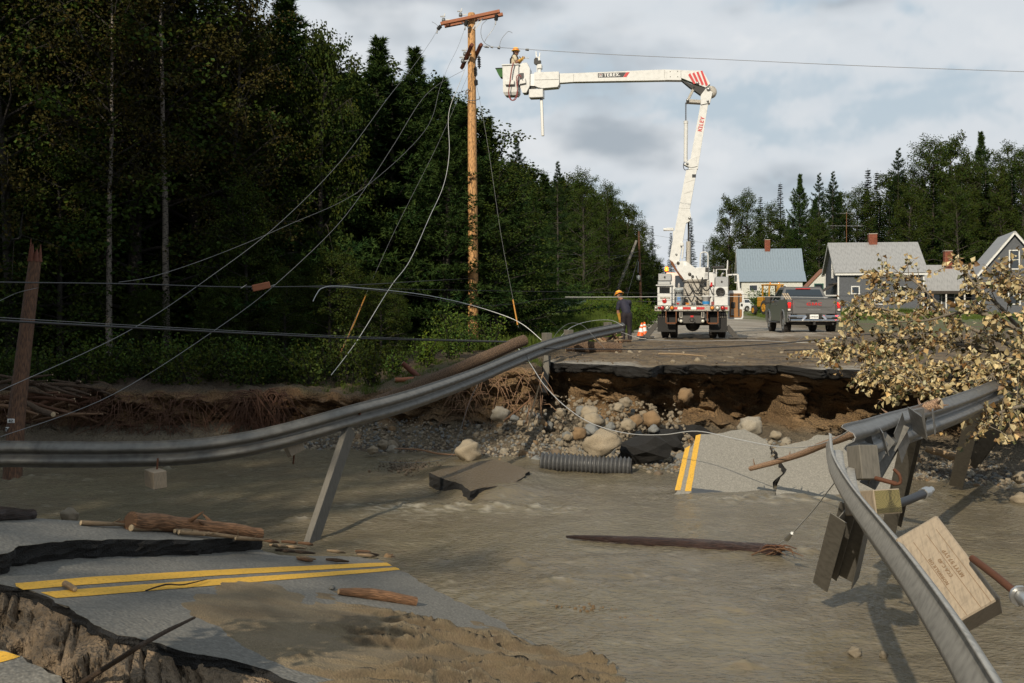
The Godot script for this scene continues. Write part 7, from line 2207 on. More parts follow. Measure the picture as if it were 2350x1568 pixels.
func build_rails():
	var galv := noise_tex(80, 0.02, 5, [[0.0, 0.45], [0.35, 0.72], [0.6, 0.9], [1.0, 1.0]], 512)
	var rusty := noise_tex(81, 0.012, 5, [[0.0, 0.30, 0.13, 0.06], [0.24, 0.36, 0.19, 0.10], [0.33, 0.66, 0.62, 0.56], [0.6, 0.9, 0.88, 0.84], [1.0, 1.0, 1.0, 1.0]], 512, FastNoiseLite.TYPE_SIMPLEX_SMOOTH, 20.0)
	mat("galvanised", lin(0.25, 0.245, 0.235), 0.42, 0.65, {"tex": galv, "uv": Vector3(1, 0.8, 1), "tri": 1.3})
	mat("galvanised_worn", lin(0.42, 0.40, 0.36), 0.55, 0.2, {"tex": galv, "tri": 2.0})
	mat("galvanised_left", lin(0.20, 0.19, 0.17), 0.55, 0.4, {"tex": galv, "tri": 0.7})
	mat("post_steel", lin(0.19, 0.175, 0.15), 0.6, 0.4, {"tex": galv, "tri": 1.6})
	mat("grey_timber", lin(0.14, 0.127, 0.105), 0.85, 0, {"tex": M.t_wood, "tri": Vector3(4, 0.6, 4)})
	mat("block_wood", lin(0.31, 0.25, 0.18), 0.8, 0, {"tex": noise_tex(82, 0.02, 4, [[0.0, 0.42], [0.35, 0.76], [0.6, 0.97], [1.0, 0.82]], 512, FastNoiseLite.TYPE_SIMPLEX_SMOOTH, 12.0), "tri": Vector3(7, 0.9, 7), "bump": M.h_bark, "cm": 0.25})
	mat("block_end", lin(0.30, 0.25, 0.10), 0.85, 0, {"tex": end_grain_tex(), "tri": Vector3(5.0, 5.0, 6.2)})
	mat("bolt_rust", lin(0.13, 0.05, 0.024), 0.8, 0.3, {"tex": M.t_spots, "tri": 8.0})
	# left rail, hanging over the gap
	var r := thing("guardrail", "long twisted steel guardrail hanging in the air across the river gap", "guardrail", at(700, 1150, 12.2))
	var U := Vector3.UP
	var lp := [[-120, 1047, 11.4], [0, 1042, 11.5], [130, 1043, 11.6], [250, 1043, 11.8], [420, 1038, 12.0], [560, 1020, 12.2], [680, 992, 12.5], [800, 957, 13.0], [940, 918, 14.4], [1080, 868, 16.8], [1170, 830, 18.8], [1250, 798, 21.2], [1300, 783, 23.0], [1360, 766, 25.5], [1428, 752, 28.5]]
	var lu := []
	for i in lp.size(): lu.append((U + Vector3(0, 0, lerpf(0.12, 0.55, clampf((i - 6) / 7.0, 0, 1)))).normalized())
	var rl := rail(r, "rail", lp, lu, M.galvanised_left, 8, 1.0, 0.5)
	var b: MB
	for q in [[600, 12.3], [825, 13.2], [872, 13.7], [1040, 16.1], [1110, 17.5]]:
		var py := along([0, 420, 680, 800, 940, 1080, 1250], [1042, 1038, 992, 957, 918, 868, 798], q[0])
		b = MB.new(); var p := at(q[0], py, q[1] - 0.06) - r.position
		b.lathe(Transform3D(Basis(Vector3.RIGHT, PI / 2), p), [Vector2(0, -0.02), Vector2(0.022, -0.01), Vector2(0.016, 0.012), Vector2(0, 0.018)], 8)
		obj("bolt", b, M.bolt_rust, rl)
	b = MB.new(); b.beam(at(704, 1276, 11.75) - r.position, at(802, 985, 13.05) - r.position, 0.085, 0.2, Vector3(-0.35, 0, 1), 0.006)
	obj("post", b, M.grey_timber, r)
	var T := Transform3D(Basis(Vector3(0, 0, 1), 0.08) * Basis(Vector3.UP, 0.75) * Basis(Vector3.RIGHT, 0.1), at(357, 1098, 11.7) - r.position)
	wood_block(r, "spacer_block", T, Vector3(0.16, 0.20, 0.26), M.block_wood, null)
	b = MB.new(); b.tube([at(358, 1112, 11.7) - r.position, at(362, 1052, 11.75) - r.position], 0.012, 6)
	obj("long_bolt", b, M.bolt_rust, r)
	T = Transform3D(Basis(Vector3(0, 0, 1), 0.45) * Basis(Vector3.UP, 0.5), at(675, 1030, 12.7) - r.position)
	wood_block(r, "spacer_block", T, Vector3(0.2, 0.14, 0.2), M.block_wood, null)
	b = MB.new(); b.tube([at(676, 1030, 12.7) - r.position, at(673, 1065, 12.7) - r.position], 0.012, 6)
	obj("long_bolt", b, M.bolt_rust, r)
	for q in [[1255, 782, 22.4, 0.35], [1305, 772, 24.4, 0.32], [1395, 752, 28.2, 0.3]]:
		T = Transform3D(Basis(Vector3.UP, 0.5), at(q[0], q[1], q[2]) - r.position)
		wood_block(r, "spacer_block", T, Vector3(0.16, q[3], 0.2), M.grey_timber, null)
	b = MB.new(); b.beam(at(1247, 905, 21.2) - r.position, at(1256, 820, 21.6) - r.position, 0.15, 0.2, Vector3.BACK, 0.01)
	obj("post", b, M.grey_timber, r)
	# right rail
	r = thing("guardrail", "bent steel guardrail running up close on the near side of the river and folding back", "guardrail", at(2000, 1300, 6.0))
	var np := [[2440, 1800, 1.85], [2268, 1530, 2.55], [2118, 1325, 3.75], [1992, 1168, 5.4], [1944, 1088, 6.6], [1934, 1036, 7.4]]
	var nu := []
	for i in np.size():
		nu.append(Vector3(-0.50, 0.86, -0.1).lerp(Vector3(-0.56, 0.82, 0.0), i / 5.0).normalized())
	rail(r, "rail", np, nu, M.galvanised_worn, 12, -1.05, 0.0)
	var fp := [[1936, 1030, 7.5], [1950, 1022, 7.9], [1990, 1008, 8.6], [2040, 990, 9.3], [2110, 968, 10.3], [2190, 940, 11.8], [2262, 910, 13.2], [2330, 876, 14.8], [2420, 836, 16.5]]
	var fu := []
	for i in fp.size(): fu.append(Vector3(-0.25 + 0.04 * i, 1.0, 0.35 - 0.06 * i).normalized())
	rail(r, "rail", fp, fu, M.galvanised, 6, 1.15)
	# holes and rust along the near edge
	for q in [[1962, 1131], [1970, 1143]]:
		b = MB.new(); var p := at(q[0], q[1], 5.9 - (q[1] - 1131) * 0.02) - r.position
		var nn := (Vector3(0, EYE, 0) - (p + r.position)).normalized()
		var xx := nn.cross(Vector3.UP).normalized()
		b.lathe(Transform3D(Basis(xx, nn, xx.cross(nn)), p + nn * 0.05), [Vector2(0.016, 0), Vector2(0.016, 0.004), Vector2(0, 0.005)], 10)
		obj("bolt_slot", b, M.bolt_rust, r)
	# steel posts hanging on it
	var V := func(px: float, py: float, d: float) -> Vector3: return at(px, py, d) - r.position
	for q in [[[1936, 1175, 8.2], [1893, 1335, 9.0], 0.15, Vector3(-0.7, 0.1, 1)], [[1976, 1178, 8.4], [1944, 1330, 9.0], 0.15, Vector3(0.8, 0.1, 1)], [[2102, 960, 10.3], [2046, 1212, 11.9], 0.17, Vector3(-0.75, 0, 1)], [[2065, 985, 9.4], [1995, 1105, 9.0], 0.15, Vector3(-0.3, 0.5, 1)], [[2030, 1010, 9.0], [1972, 1085, 8.7], 0.13, Vector3(0.3, 0.5, 1)],
		[[2246, 905, 13.4], [2196, 1108, 15.3], 0.2, Vector3(-0.5, 0, 1)], [[2350, 905, 14.6], [2232, 1062, 15.8], 0.2, Vector3(-0.6, 0.2, 1)]]:
		i_post(r, V.call(q[1][0], q[1][1], q[1][2]), V.call(q[0][0], q[0][1], q[0][2]), q[3], q[2], 0.15, M.post_steel)
	for q in [[[2070, 1005, 9.3], 0.9, 0.25], [[1985, 1030, 8.5], 0.5, 0.18], [[2100, 975, 10.0], 0.2, 0.2]]:
		b = MB.new(); var p: Vector3 = V.call(q[0][0], q[0][1], q[0][2])
		var tb2 := Transform3D(Basis(Vector3.UP, q[1]) * Basis(Vector3.BACK, q[1] * 0.7), p)
		b.box(tb2, Vector3(q[2] * 1.2, q[2] * 1.5, 0.008), 0.002)
		b.box(tb2 * Transform3D(Basis(Vector3.UP, 0.9), Vector3(q[2] * 0.75, 0.02, 0.1)), Vector3(q[2] * 0.8, q[2] * 1.2, 0.008), 0.002)
		obj("torn_bracket", b, M.galvanised, r)
	T = Transform3D(Basis(Vector3.BACK, -0.06) * Basis(Vector3.UP, 0.35) * Basis(Vector3.RIGHT, -0.25), V.call(1982, 1062, 7.4))
	wood_block(r, "spacer_block", T, Vector3(0.17, 0.25, 0.15), M.grey_timber, null)
	T = Transform3D(Basis(Vector3.UP, 0.28) * Basis(Vector3.RIGHT, PI / 2 - 0.22), V.call(2016, 1141, 6.8) + Vector3(0, -0.06, -0.12))
	wood_block(r, "spacer_block", T, Vector3(0.21, 0.36, 0.165), M.block_wood, M.block_end)
	b = MB.new(); b.tube([V.call(2010, 1098, 7.2), V.call(2040, 1106, 7.1), V.call(2056, 1110, 7.1)], 0.017, 8); b.tube(curve([V.call(2050, 1112, 7.1), V.call(2066, 1108, 7.1), V.call(2064, 1090, 7.1), V.call(2052, 1078, 7.15)], 5), 0.012, 6)
	obj("bent_bolt", b, M.bolt_rust, r)
	b = MB.new(); b.tube([V.call(2058, 1158, 7.1), V.call(2090, 1146, 7.3), V.call(2122, 1132, 7.5)], 0.032, 10)
	obj("black_pipe", b, M.cable_black, r)
	b = MB.new(); b.tube([V.call(2118, 1134, 7.48), V.call(2128, 1129, 7.54)], 0.042, 10); b.tube([V.call(2126, 1130, 7.53), V.call(2138, 1124, 7.6)], 0.026, 8)
	obj("pipe_fitting", b, M.clamp, r)
	# the stamped block, nearest
	var ctr: Vector3 = V.call(2171, 1303, 3.62)
	var look := (Vector3(0, EYE, 0) - (ctr + r.position)).normalized()
	var long_: Vector3 = (V.call(2237, 1394, 3.50) - V.call(2101, 1211, 3.72)).normalized()
	var zf := (look + Vector3(0.02, 0.14, 0.0)).normalized()
	zf = (zf - long_ * zf.dot(long_)).normalized()
	var bt := Transform3D(Basis(long_.cross(zf), long_, zf), ctr - zf * 0.095)
	var bl := wood_block(r, "spacer_block", bt, Vector3(0.178, 0.36, 0.19), M.block_wood, null)
	bl.set_meta("label", "pale wooden spacer block stamped with upside-down lettering")
	mat("stamp_ink", lin(0.16, 0.10, 0.055), 0.9)
	var tb0 := bt * Transform3D(Basis(Vector3.BACK, -PI / 2), Vector3(0, 0.0, 0.0958))
	text_on(bl, "stamped_lettering", "NORWALK OH", 0.0125, tb0 * Transform3D(Basis(), Vector3(0.0, 0.03, 0)), M.stamp_ink, 0.002)
	text_on(bl, "stamped_lettering", "CCA C.40", 0.0135, tb0 * Transform3D(Basis(), Vector3(0.0, 0.002, 0)), M.stamp_ink, 0.002)
	text_on(bl, "stamped_lettering", "MYYT 97 SYP", 0.0145, tb0 * Transform3D(Basis(), Vector3(0.0, -0.03, 0)), M.stamp_ink, 0.002)
	for k in [-0.055, -0.015, 0.04]:
		b = MB.new(); b.box(bt * Transform3D(Basis(), Vector3(k, 0.02, 0.0952)), Vector3(0.002, 0.31, 0.001))
		obj("grain_crack", b, M.stamp_ink, bl)
	b = MB.new(); b.tube([V.call(2232, 1282, 3.55), V.call(2290, 1326, 3.35), V.call(2345, 1372, 3.2)], 0.013, 8)
	var bolt := obj("long_bolt", b, M.bolt_rust, r)
	b = MB.new(); b.tube([V.call(2338, 1366, 3.22), V.call(2342, 1369, 3.21)], 0.034, 10); b.tube([V.call(2343, 1370, 3.205), V.call(2362, 1384, 3.15)], 0.021, 6)
	obj("nut", b, M.clamp, bolt)

# ---- timber and driftwood ----
func log_thing(called: String, label: String, cat: String, path: Array, radii: Array, bark: Material, cut: Material, sides := 14, group := "", knots := 0) -> Node3D:
	var base: Vector3 = path[0]
	for p in path: if p.y < base.y: base = p
	var r := thing(called, label, cat, base, 0.0, group)
	var pc := curve(path, 5)
	var rc := []
	for i in pc.size():
		var f := float(i) / (pc.size() - 1) * (radii.size() - 1)
		var k := mini(int(f), radii.size() - 2)
		rc.append(lerpf(radii[k], radii[k + 1], f - k) * (1.0 + 0.10 * N(i * 0.7, base.x, base.z)))
		pc[i] = pc[i] - base + Vector3(N(i * 0.4, base.x), N(i * 0.4, base.z, 4.0), 0) * radii[0] * 0.25
	var b := MB.new()
	b.tube(pc, rc, sides, false, 1.0)
	for k in knots:
		var i := 1 + rng.randi() % (pc.size() - 2)
		var d := rv()
		d.y = absf(d.y)
		b.tube([pc[i], pc[i] + d * (rc[i] * 1.6 + 0.02), pc[i] + d * (rc[i] * 2.4 + 0.05)], [rc[i] * 0.4, rc[i] * 0.25, 0.003], 5, false)
	obj("bark", b, bark, r)
	b = MB.new()
	for e in [0, pc.size() - 1]:
		var d: Vector3 = (pc[0] - pc[1] if e == 0 else pc[-1] - pc[-2]).normalized()
		var x := d.cross(Vector3.UP).normalized()
		b.lathe(Transform3D(Basis(x, d, x.cross(d)), pc[e]), [Vector2(rc[e] * 0.99, -0.002), Vector2(rc[e] * 0.7, rc[e] * 0.12), Vector2(0, rc[e] * 0.05)], sides)
	tag(obj("cut_ends", b, cut, r), "", "", "", "stuff")
	return r

func build_wood():
	mat("bark_brown", lin(0.20, 0.125, 0.075), 0.95, 0, {"tex": M.t_bark, "bump": M.h_bark, "cm": 3.0, "uv": Vector3(2, 1.6, 1)})
	mat("bark_red", lin(0.34, 0.175, 0.085), 0.9, 0, {"tex": M.t_bark, "bump": M.h_bark, "cm": 1.2, "uv": Vector3(2, 0.45, 1)})
	mat("bark_wet", lin(0.065, 0.035, 0.026), 0.22, 0, {"tex": M.t_bark, "bump": M.h_bark, "cm": 2.0, "uv": Vector3(3, 0.35, 1)})
	mat("bark_sapling", lin(0.44, 0.275, 0.17), 0.8, 0, {"tex": M.t_bark, "bump": M.h_bark, "cm": 1.0, "uv": Vector3(1, 3.0, 1)})
	mat("driftwood", lin(0.36, 0.25, 0.145), 0.85, 0, {"tex": M.t_wood, "uv": Vector3(3, 0.8, 1), "bump": M.h_bark, "cm": 0.6})
	mat("cut_wood", lin(0.58, 0.44, 0.27), 0.85, 0, {"tex": M.t_wood, "tri": Vector3(6, 6, 6)})
	mat("root_brown", lin(0.115, 0.052, 0.028), 0.95, 0, {"tex": M.t_spots, "tri": 3.0})
	mat("root_pale", lin(0.26, 0.15, 0.085), 0.9, 0, {"tex": M.t_spots, "tri": 3.0})
	log_thing("fallen_pole", "fallen brown pole lying along the bank above the left guardrail", "pole", [at(690, 984, 18.2), at(860, 925, 18.9), at(1030, 855, 19.8), at(1204, 781, 21.1)], [0.085, 0.10, 0.115, 0.12], M.bark_brown, M.bark_brown)
	log_thing("log", "barked log with pale sawn end lying on the muddy road by the worker", "log", [at(1298, 796, 25.2), at(1340, 796, 25.2), at(1428, 800, 25.2)], [0.12, 0.15, 0.15], M.bark_brown, M.cut_wood)
	log_thing("log", "dark wet log half sunk in the river, pointed at one end", "log", [on(1300, 1232, 0.05), on(1440, 1242, 0.045), on(1620, 1255, 0.02), on(1790, 1268, 0.0)], [0.015, 0.06, 0.085, 0.09], M.bark_wet, M.bark_wet)
	var A := Vector3(-3.06, 0.972, -6.5)
	var n1 := Vector3(0.215, 0.968, -0.128).normalized()
	var S := func(px: float, py: float, up: float) -> Vector3: return on_plane(px, py, A + n1 * up, n1)
	log_thing("log", "thick red-brown broken log on the lifted road slab", "log", [S.call(298, 1198, 0.21), S.call(400, 1203, 0.21), S.call(520, 1216, 0.20), S.call(598, 1224, 0.19)], [0.085, 0.075, 0.06, 0.055], M.bark_red, M.bark_red, 14, "", 4)
	var pl := "pale sticks washed against the red-brown log"
	for q in [[[185, 1200], [240, 1203], [310, 1206], 0.022, "pale stick nearest the picture's edge beside the red-brown log"], [[300, 1212], [380, 1212], [470, 1215], 0.03, "thickest pale stick in front of the red-brown log"], [[400, 1219], [440, 1219], [470, 1228], 0.02, "forked pale stick in front of the red-brown log"], [[410, 1222], [500, 1228], [605, 1240], 0.022, "long thin pale stick at the toe of the red-brown log"], [[540, 1236], [580, 1238], [618, 1238], 0.016, "pale stick end poking past the red-brown log"]]:
		log_thing("stick", q[4], "stick", [S.call(q[0][0], q[0][1], 0.17), S.call(q[1][0], q[1][1], 0.175), S.call(q[2][0], q[2][1], 0.17)], [q[3], q[3] * 0.9, q[3] * 0.5], M.driftwood, M.cut_wood, 8, pl, 2)
	log_thing("timber", "split length of tan timber lying on the sandy near slab", "timber", [S.call(776, 1358, 0.03), S.call(850, 1364, 0.04), S.call(955, 1382, 0.03)], [0.025, 0.05, 0.042], M.bark_red, M.driftwood, 7)
	for k in 16:
		var q := Vector2(620.0 + (k * 67) % 270, 1262.0 + (k * 29) % 24)
		if k < 7: q = Vector2(606.0 + k * 13.0, 1240.0 + (k * 11) % 30)
		log_thing("bark_scrap", "scrap of bark washed up along the edge of the near slab", "bark scrap", [S.call(q.x, q.y, 0.02), S.call(q.x + 14.0 + 5.0 * (k % 4), q.y + 2.0, 0.035), S.call(q.x + 34.0 + 9.0 * (k % 3), q.y + 5.0, 0.02)], [0.012, 0.02, 0.008], [M.bark_red, M.driftwood, M.bark_brown][k % 3], M.driftwood, 6, "bark scraps on the near slab")
	log_thing("branch", "thin bare branch leaning over the cut earth in the corner", "branch", [S.call(446, 1418, 0.10), S.call(400, 1440, 0.12), S.call(330, 1477, 0.14), S.call(300, 1496, 0.12), on_plane(180, 1572, A + Vector3(0, -0.25, 0.2), n1)], [0.008, 0.012, 0.014, 0.014, 0.017], M.bark_brown, M.cut_wood, 7)
	log_thing("twig", "thin bent twig lying across the double yellow line", "twig", [S.call(334, 1356, 0.02), S.call(380, 1342, 0.03), S.call(420, 1342, 0.03), S.call(475, 1330, 0.02)], [0.005, 0.007, 0.006, 0.003], M.bark_brown, M.bark_brown, 6)
	log_thing("stick", "short chunk of stick on the upper yellow line", "stick", [S.call(148, 1340, 0.025), S.call(172, 1352, 0.025)], [0.022, 0.018], M.driftwood, M.cut_wood, 8)
	log_thing("timber", "dark chunk of timber with torn pale wood at the picture's edge beyond the lifted slab", "timber", [S.call(-60, 1180, 0.2), S.call(0, 1180, 0.2), S.call(74, 1182, 0.18)], [0.06, 0.055, 0.045], M.bark_wet, M.cut_wood, 8)
	log_thing("sapling", "stripped pinkish sapling trunk propped from the far slab onto the bent guardrail", "tree trunk", [at(1722, 1076, 14.6), at(1810, 1052, 13.8), at(1900, 1018, 12.7), at(2010, 978, 11.3), at(2080, 952, 10.6), at(2160, 925, 10.3)], [0.035, 0.042, 0.046, 0.05, 0.055, 0.06], M.bark_sapling, M.cut_wood, 10, "", 14)
	log_thing("stick", "pale stick standing against the bank at the end of the broken road", "stick", [at(1208, 990, 19.2), at(1226, 925, 19.7), at(1247, 855, 20.2)], [0.022, 0.02, 0.014], M.driftwood, M.cut_wood, 8)
	log_thing("stick", "reddish stick slanting down the bank beside the pale standing stick", "stick", [at(1156, 967, 19.3), at(1190, 940, 19.6), at(1228, 908, 19.9)], [0.018, 0.02, 0.014], M.bark_red, M.cut_wood, 8)
	log_thing("branch", "bare branch lying on the road above the broken edge", "branch", [at(1512, 812, 22.4), at(1560, 813, 22.4), at(1622, 818, 22.0)], [0.02, 0.022, 0.008], M.driftwood, M.cut_wood, 7)
	for k in 9:
		var p := on(1760 + (k * 31) % 52, 1262 + (k * 7) % 14, 0.05)
		log_thing("twig", "twig in the tangle caught on the end of the river log", "twig", [p - Vector3(0.2 * rng.randf(), 0.05, 0.1), p + Vector3(0, 0.05, 0), p + Vector3(0.22 * rng.randf(), 0.0, 0.1 * rng.randfn())], [0.008, 0.01, 0.004], [M.root_brown, M.bark_red][k % 2], M.root_brown, 5, "twigs caught on the river log")
	log_thing("root", "long red root stretched along the stony shore", "root", [at(905, 1030, 18.9), at(960, 1032, 18.9), at(1010, 1042, 18.7), at(1062, 1044, 18.5)], [0.012, 0.018, 0.02, 0.012], M.root_pale, M.root_pale, 6)
	log_thing("timber", "orange-brown rotten timber under the cables on the right shore", "timber", [at(2125, 1030, 16.2), at(2180, 1045, 16.0), at(2222, 1060, 15.6)], [0.05, 0.07, 0.06], M.driftwood, M.cut_wood, 8)
	log_thing("crossarm", "broken brown crossarm with insulator lying on the bank below the new pole", "crossarm", [at(924, 833, 22.4), at(946, 853, 22.4), at(964, 868, 22.2)], [0.06, 0.07, 0.06], M.arm_dark, M.cut_wood, 6)
	log_thing("crossarm", "second broken crossarm lying flat beside the first below the new pole", "crossarm", [at(905, 872, 22.0), at(960, 870, 22.2), at(1020, 862, 22.6)], [0.06, 0.06, 0.06], M.arm_wood, M.cut_wood, 6)
	# debris at the feet of the worker
	var dg := "broken branches heaped by the worker"
	for k in 16:
		var p := at(1378 + (k * 37) % 46, 790 - (k * 13) % 14, 27.0 + (k % 4) * 0.3)
		var d := Vector3(rng.randf_range(-0.5, 0.5), rng.randf_range(-0.05, 0.25), rng.randf_range(-0.3, 0.3))
		log_thing("branch", "broken branch in the heap beside the stooping worker", "branch", [p - d, p, p + d], [0.03, 0.045, 0.02], [M.bark_brown, M.bark_red, M.driftwood][k % 3], M.cut_wood, 7, dg, 1)
	# driftwood under the dark trees
	dg = "driftwood heaped on the left bank"
	for k in 34:
		var p := at(20 + (k * 53) % 260, 880 + (k * 29) % 85, 19.6 + (k % 5) * 0.5)
		p.y = maxf(p.y, 0.35)
		var a := rng.randf() * TAU
		var d := Vector3(cos(a), rng.randf_range(-0.25, 0.3), sin(a) * 0.5) * rng.randf_range(0.4, 1.1)
		log_thing("branch", "bare branch in the driftwood heap beside the snapped pole", "branch", [p - d, p + Vector3(0, 0.05, 0), p + d], [0.02, 0.045, 0.015], [M.bark_brown, M.root_brown, M.root_pale][k % 3], M.cut_wood, 6, dg, 2)
	log_thing("log", "longest bare log in the driftwood, lying below the dark trees", "log", [at(62, 925, 19.2), at(100, 945, 19.0), at(122, 952, 18.8)], [0.05, 0.06, 0.05], M.bark_brown, M.cut_wood, 8)
	# roots hanging from the cut bank: far too many to count
	for part in [["hanging_roots", -5.7, -4.7, 230, 1.0, M.root_brown, "brown tree roots hanging over the cut left bank"], ["matted_roots", -10.5, -6.2, 260, 0.9, M.root_brown, "dark roots matted along the foot of the left bank"], ["bank_roots", -1.2, 0.7, 90, 0.8, M.root_pale, "pale grass roots hanging from the turf by the road end"]]:
		var mid := Vector3((part[1] + part[2]) * 0.5, 0.6, -20.6)
		var b := MB.new(mid)
		for k in part[3]:
			var x: float = lerpf(part[1], part[2], rng.randf())
			var dtp := along(BX, B_TOP, x) + N(x * 0.7, 7.0) * 0.5
			var y := height(x, dtp) - rng.randf() * 0.75
			var p := Vector3(x, y, -dtp + rng.randf_range(0.0, 0.35))
			var l: float = rng.randf_range(0.25, 0.8) * part[4]
			var dx := rng.randfn() * 0.75 * l
			b.tube([p, p + Vector3(dx * 0.3, 0.03, 0.14), p + Vector3(dx * 0.7, -l * 0.35, 0.24 + 0.1 * rng.randf()), p + Vector3(dx, -l * 0.85, 0.3)], [0.011, 0.008, 0.006, 0.002], 4, false)
		tag(obj(part[0], b, part[5]), part[6], "roots", "", "stuff")

# ---- stones ----
func beach_y(x: float, d: float) -> float:
	var dsh := along(BX, B_SHORE, x) + N(x * 0.6, 2.0) * 0.7
	var dtp := along(BX, B_TOP, x) + N(x * 0.7, 7.0) * 0.5 + N(x * 2.3, 17.0) * 0.18
	if x > 0.7: dtp = maxf(dtp, lip(x) + 0.25)
	var cave := along(BX, B_CAVE, x) * (1.0 + 0.5 * N(x * 0.5, 31.0))
	var toe := along(BX, B_TOE, x) + N(x * 0.8, 12.0) * 0.12
	var d1 := dtp - 0.25 + cave * 0.6
	return lerpf(-0.03, toe, clampf((d - dsh) / (d1 - dsh), -0.3, 1.3))

func build_stones():
	var cols := [lin(0.38, 0.31, 0.215), lin(0.33, 0.27, 0.19), lin(0.30, 0.19, 0.095), lin(0.25, 0.25, 0.235), lin(0.40, 0.35, 0.27), lin(0.20, 0.15, 0.10)]
	var ms := []
	for k in cols.size():
		ms.append(mat("stone_%d" % k, cols[k], 0.85, 0, {"tex": M.t_clod, "bump": M.h_clod, "cm": 1.0, "tri": 1.6}))
	var shapes := []
	for k in 9:
		var b := MB.new()
		b.smooth(true)
		rock_shape(b, Vector3.ZERO, Vector3(0.5, 0.33 + 0.04 * (k % 4), 0.42), 11 + k * 5, 0.42, 2)
		shapes.append(b.mesh())
	var put := func(p: Vector3, s: float, k: int, label: String, cat: String, group: String, turn: Vector3) -> MeshInstance3D:
		var o := MeshInstance3D.new()
		o.mesh = shapes[k % 9]
		o.material_override = ms[k % 6] if k < 1000 else ms[k - 1000]
		o.name = numbered(cat)
		add_child(o)
		o.position = p; o.rotation = turn; o.scale = Vector3(s, s, s)
		tag(o, label, cat, group)
		return o
	var big := [[1382, 1017, 17.0, 0.60, 1000, "large pale angular boulder on the shore above the culvert pipe"], [1076, 1036, 18.1, 0.52, 1000, "pale boulder at the water's edge behind the drowned slab"], [1352, 948, 19.2, 0.36, 1000, "long tan boulder, upper one of two leaning together in the washed-out heap"], [1362, 966, 18.9, 0.38, 1000, "tan boulder, lower one of two leaning together in the washed-out heap"],
		[1356, 989, 18.3, 0.34, 1003, "blue-grey boulder just above the large pale boulder"], [1331, 996, 18.2, 0.24, 1002, "round orange boulder beside the blue-grey one"], [1420, 936, 19.4, 0.24, 1000, "upright tan stone in the middle of the heap"], [1435, 924, 19.7, 0.24, 1001, "tan stone at the top of the heap"], [1441, 975, 18.7, 0.30, 1000, "rounded stone at the foot of the heap"], [1496, 964, 19.2, 0.36, 1002, "largest brown stone at the road side of the heap"],
		[1462, 966, 18.8, 0.24, 1002, "brown stone beside the largest brown stone"], [1288, 947, 19.2, 0.22, 1000, "tan stone under the white conductor at the bank"], [1148, 951, 19.6, 0.36, 1004, "long tan stone stuck in the bank under the guardrail"], [1180, 961, 19.3, 0.20, 1003, "grey oval stone in the bank beside the reddish stick"], [1195, 972, 19.1, 0.16, 1000, "small round stone below the grey oval one"], [855, 1033, 18.5, 0.19, 1000, "round tan stone by the water near the leaning timber post"], [879, 1020, 18.8, 0.22, 1001, "angular tan stone just above the water near the leaning timber post"],
		[1722, 980, 17.9, 0.44, 1004, "tan boulder behind the top of the far road slab"], [2341, 1096, 14.8, 0.24, 1000, "pale stone at the picture's edge on the mud"], [2341, 1146, 14.2, 0.24, 1000, "round pale stone at the picture's edge by the water"], [1962, 1497, 8.1, 0.115, 1000, "larger pale stone alone in the river near the bent rail"], [2028, 1502, 8.05, 0.07, 1001, "smaller tan stone alone in the river near the bent rail"], [890, 1285, 0.0, 0.10, 1002, "round orange-brown stone on the near slab's tip"], [762, 1354, 0.0, 0.06, 1003, "dark pebble at the end of the tan timber"], [160, 1189, 0.0, 0.16, 1001, "muddy stone on the far edge of the lifted slab"],
		[1500, 985, 18.5, 0.22, 1003, "grey slab of stone standing upright under the road"], [1780, 1000, 17.6, 0.22, 1000, "pale stone pile's biggest stone behind the far slabs"], [1572, 908, 20.0, 0.3, 1002, "brown clod jutting from the hollow's back wall"]]
	for k in big.size():
		var q = big[k]
		var p: Vector3 = at(q[0], q[1], q[2]) if q[2] > 0.0 else on_plane(q[0], q[1], Vector3(-3.06, 0.972, -6.5), Vector3(0.215, 0.968, -0.128).normalized()) + Vector3(0, 0.02, 0)
		put.call(p, q[3] * 1.05, q[4], q[5], "boulder" if q[3] > 0.3 else "stone", "", Vector3(0.2 * sin(k * 3.0), k * 1.3, 0.25 * cos(k * 2.0)))
	var lab := "stone among many washed out on the far shore"
	for k in 250:
		var x := rng.randf_range(-3.6, 8.3)
		if k % 3 == 0: x = rng.randf_range(0.4, 3.4)
		var dsh := along(BX, B_SHORE, x) + N(x * 0.6, 2.0) * 0.7
		var t := rng.randf()
		var d := dsh + lerpf(-0.25, 2.4, t * t)
		var y := beach_y(x, d)
		if k % 3 == 0:
			d = rng.randf_range(17.6, 20.2); y = beach_y(x, d) + maxf(0.0, d - 18.6) * 0.30 * ss(0.5, 1.2, x) * ss(3.4, 2.4, x)
		var s := 0.085 + 0.17 * pow(rng.randf(), 2.2)
		put.call(Vector3(x, y + s * 0.12, -d), s, k, lab, "stone", "stones washed out on the far shore", rv())
	lab = "small stone lying on the muddy road"
	for k in 26:
		var x := rng.randf_range(1.5, 8.5)
		var d := lip(x) + rng.randf_range(0.3, 6.0)
		put.call(Vector3(x + (d - lip(x)) * 0.17, height(x, d) + 0.05, -d), rng.randf_range(0.06, 0.14), k * 6, lab, "stone", "small stones on the road", rv())
	# gravel, uncountable
	var scatter := func(called: String, n: int, fn: Callable, m: Material, label: String):
		var mm := MultiMesh.new()
		mm.transform_format = MultiMesh.TRANSFORM_3D
		var gb := MB.new()
		gb.smooth(false)
		rock_shape(gb, Vector3.ZERO, Vector3(0.5, 0.36, 0.42), 77, 0.35, 1)
		mm.mesh = gb.mesh()
		mm.instance_count = n
		for k in n:
			var q: Array = fn.call()
			mm.set_instance_transform(k, Transform3D(Basis.from_euler(rv() * 3.0).scaled(Vector3.ONE * q[1]), q[0]))
		var o := MultiMeshInstance3D.new()
		o.multimesh = mm
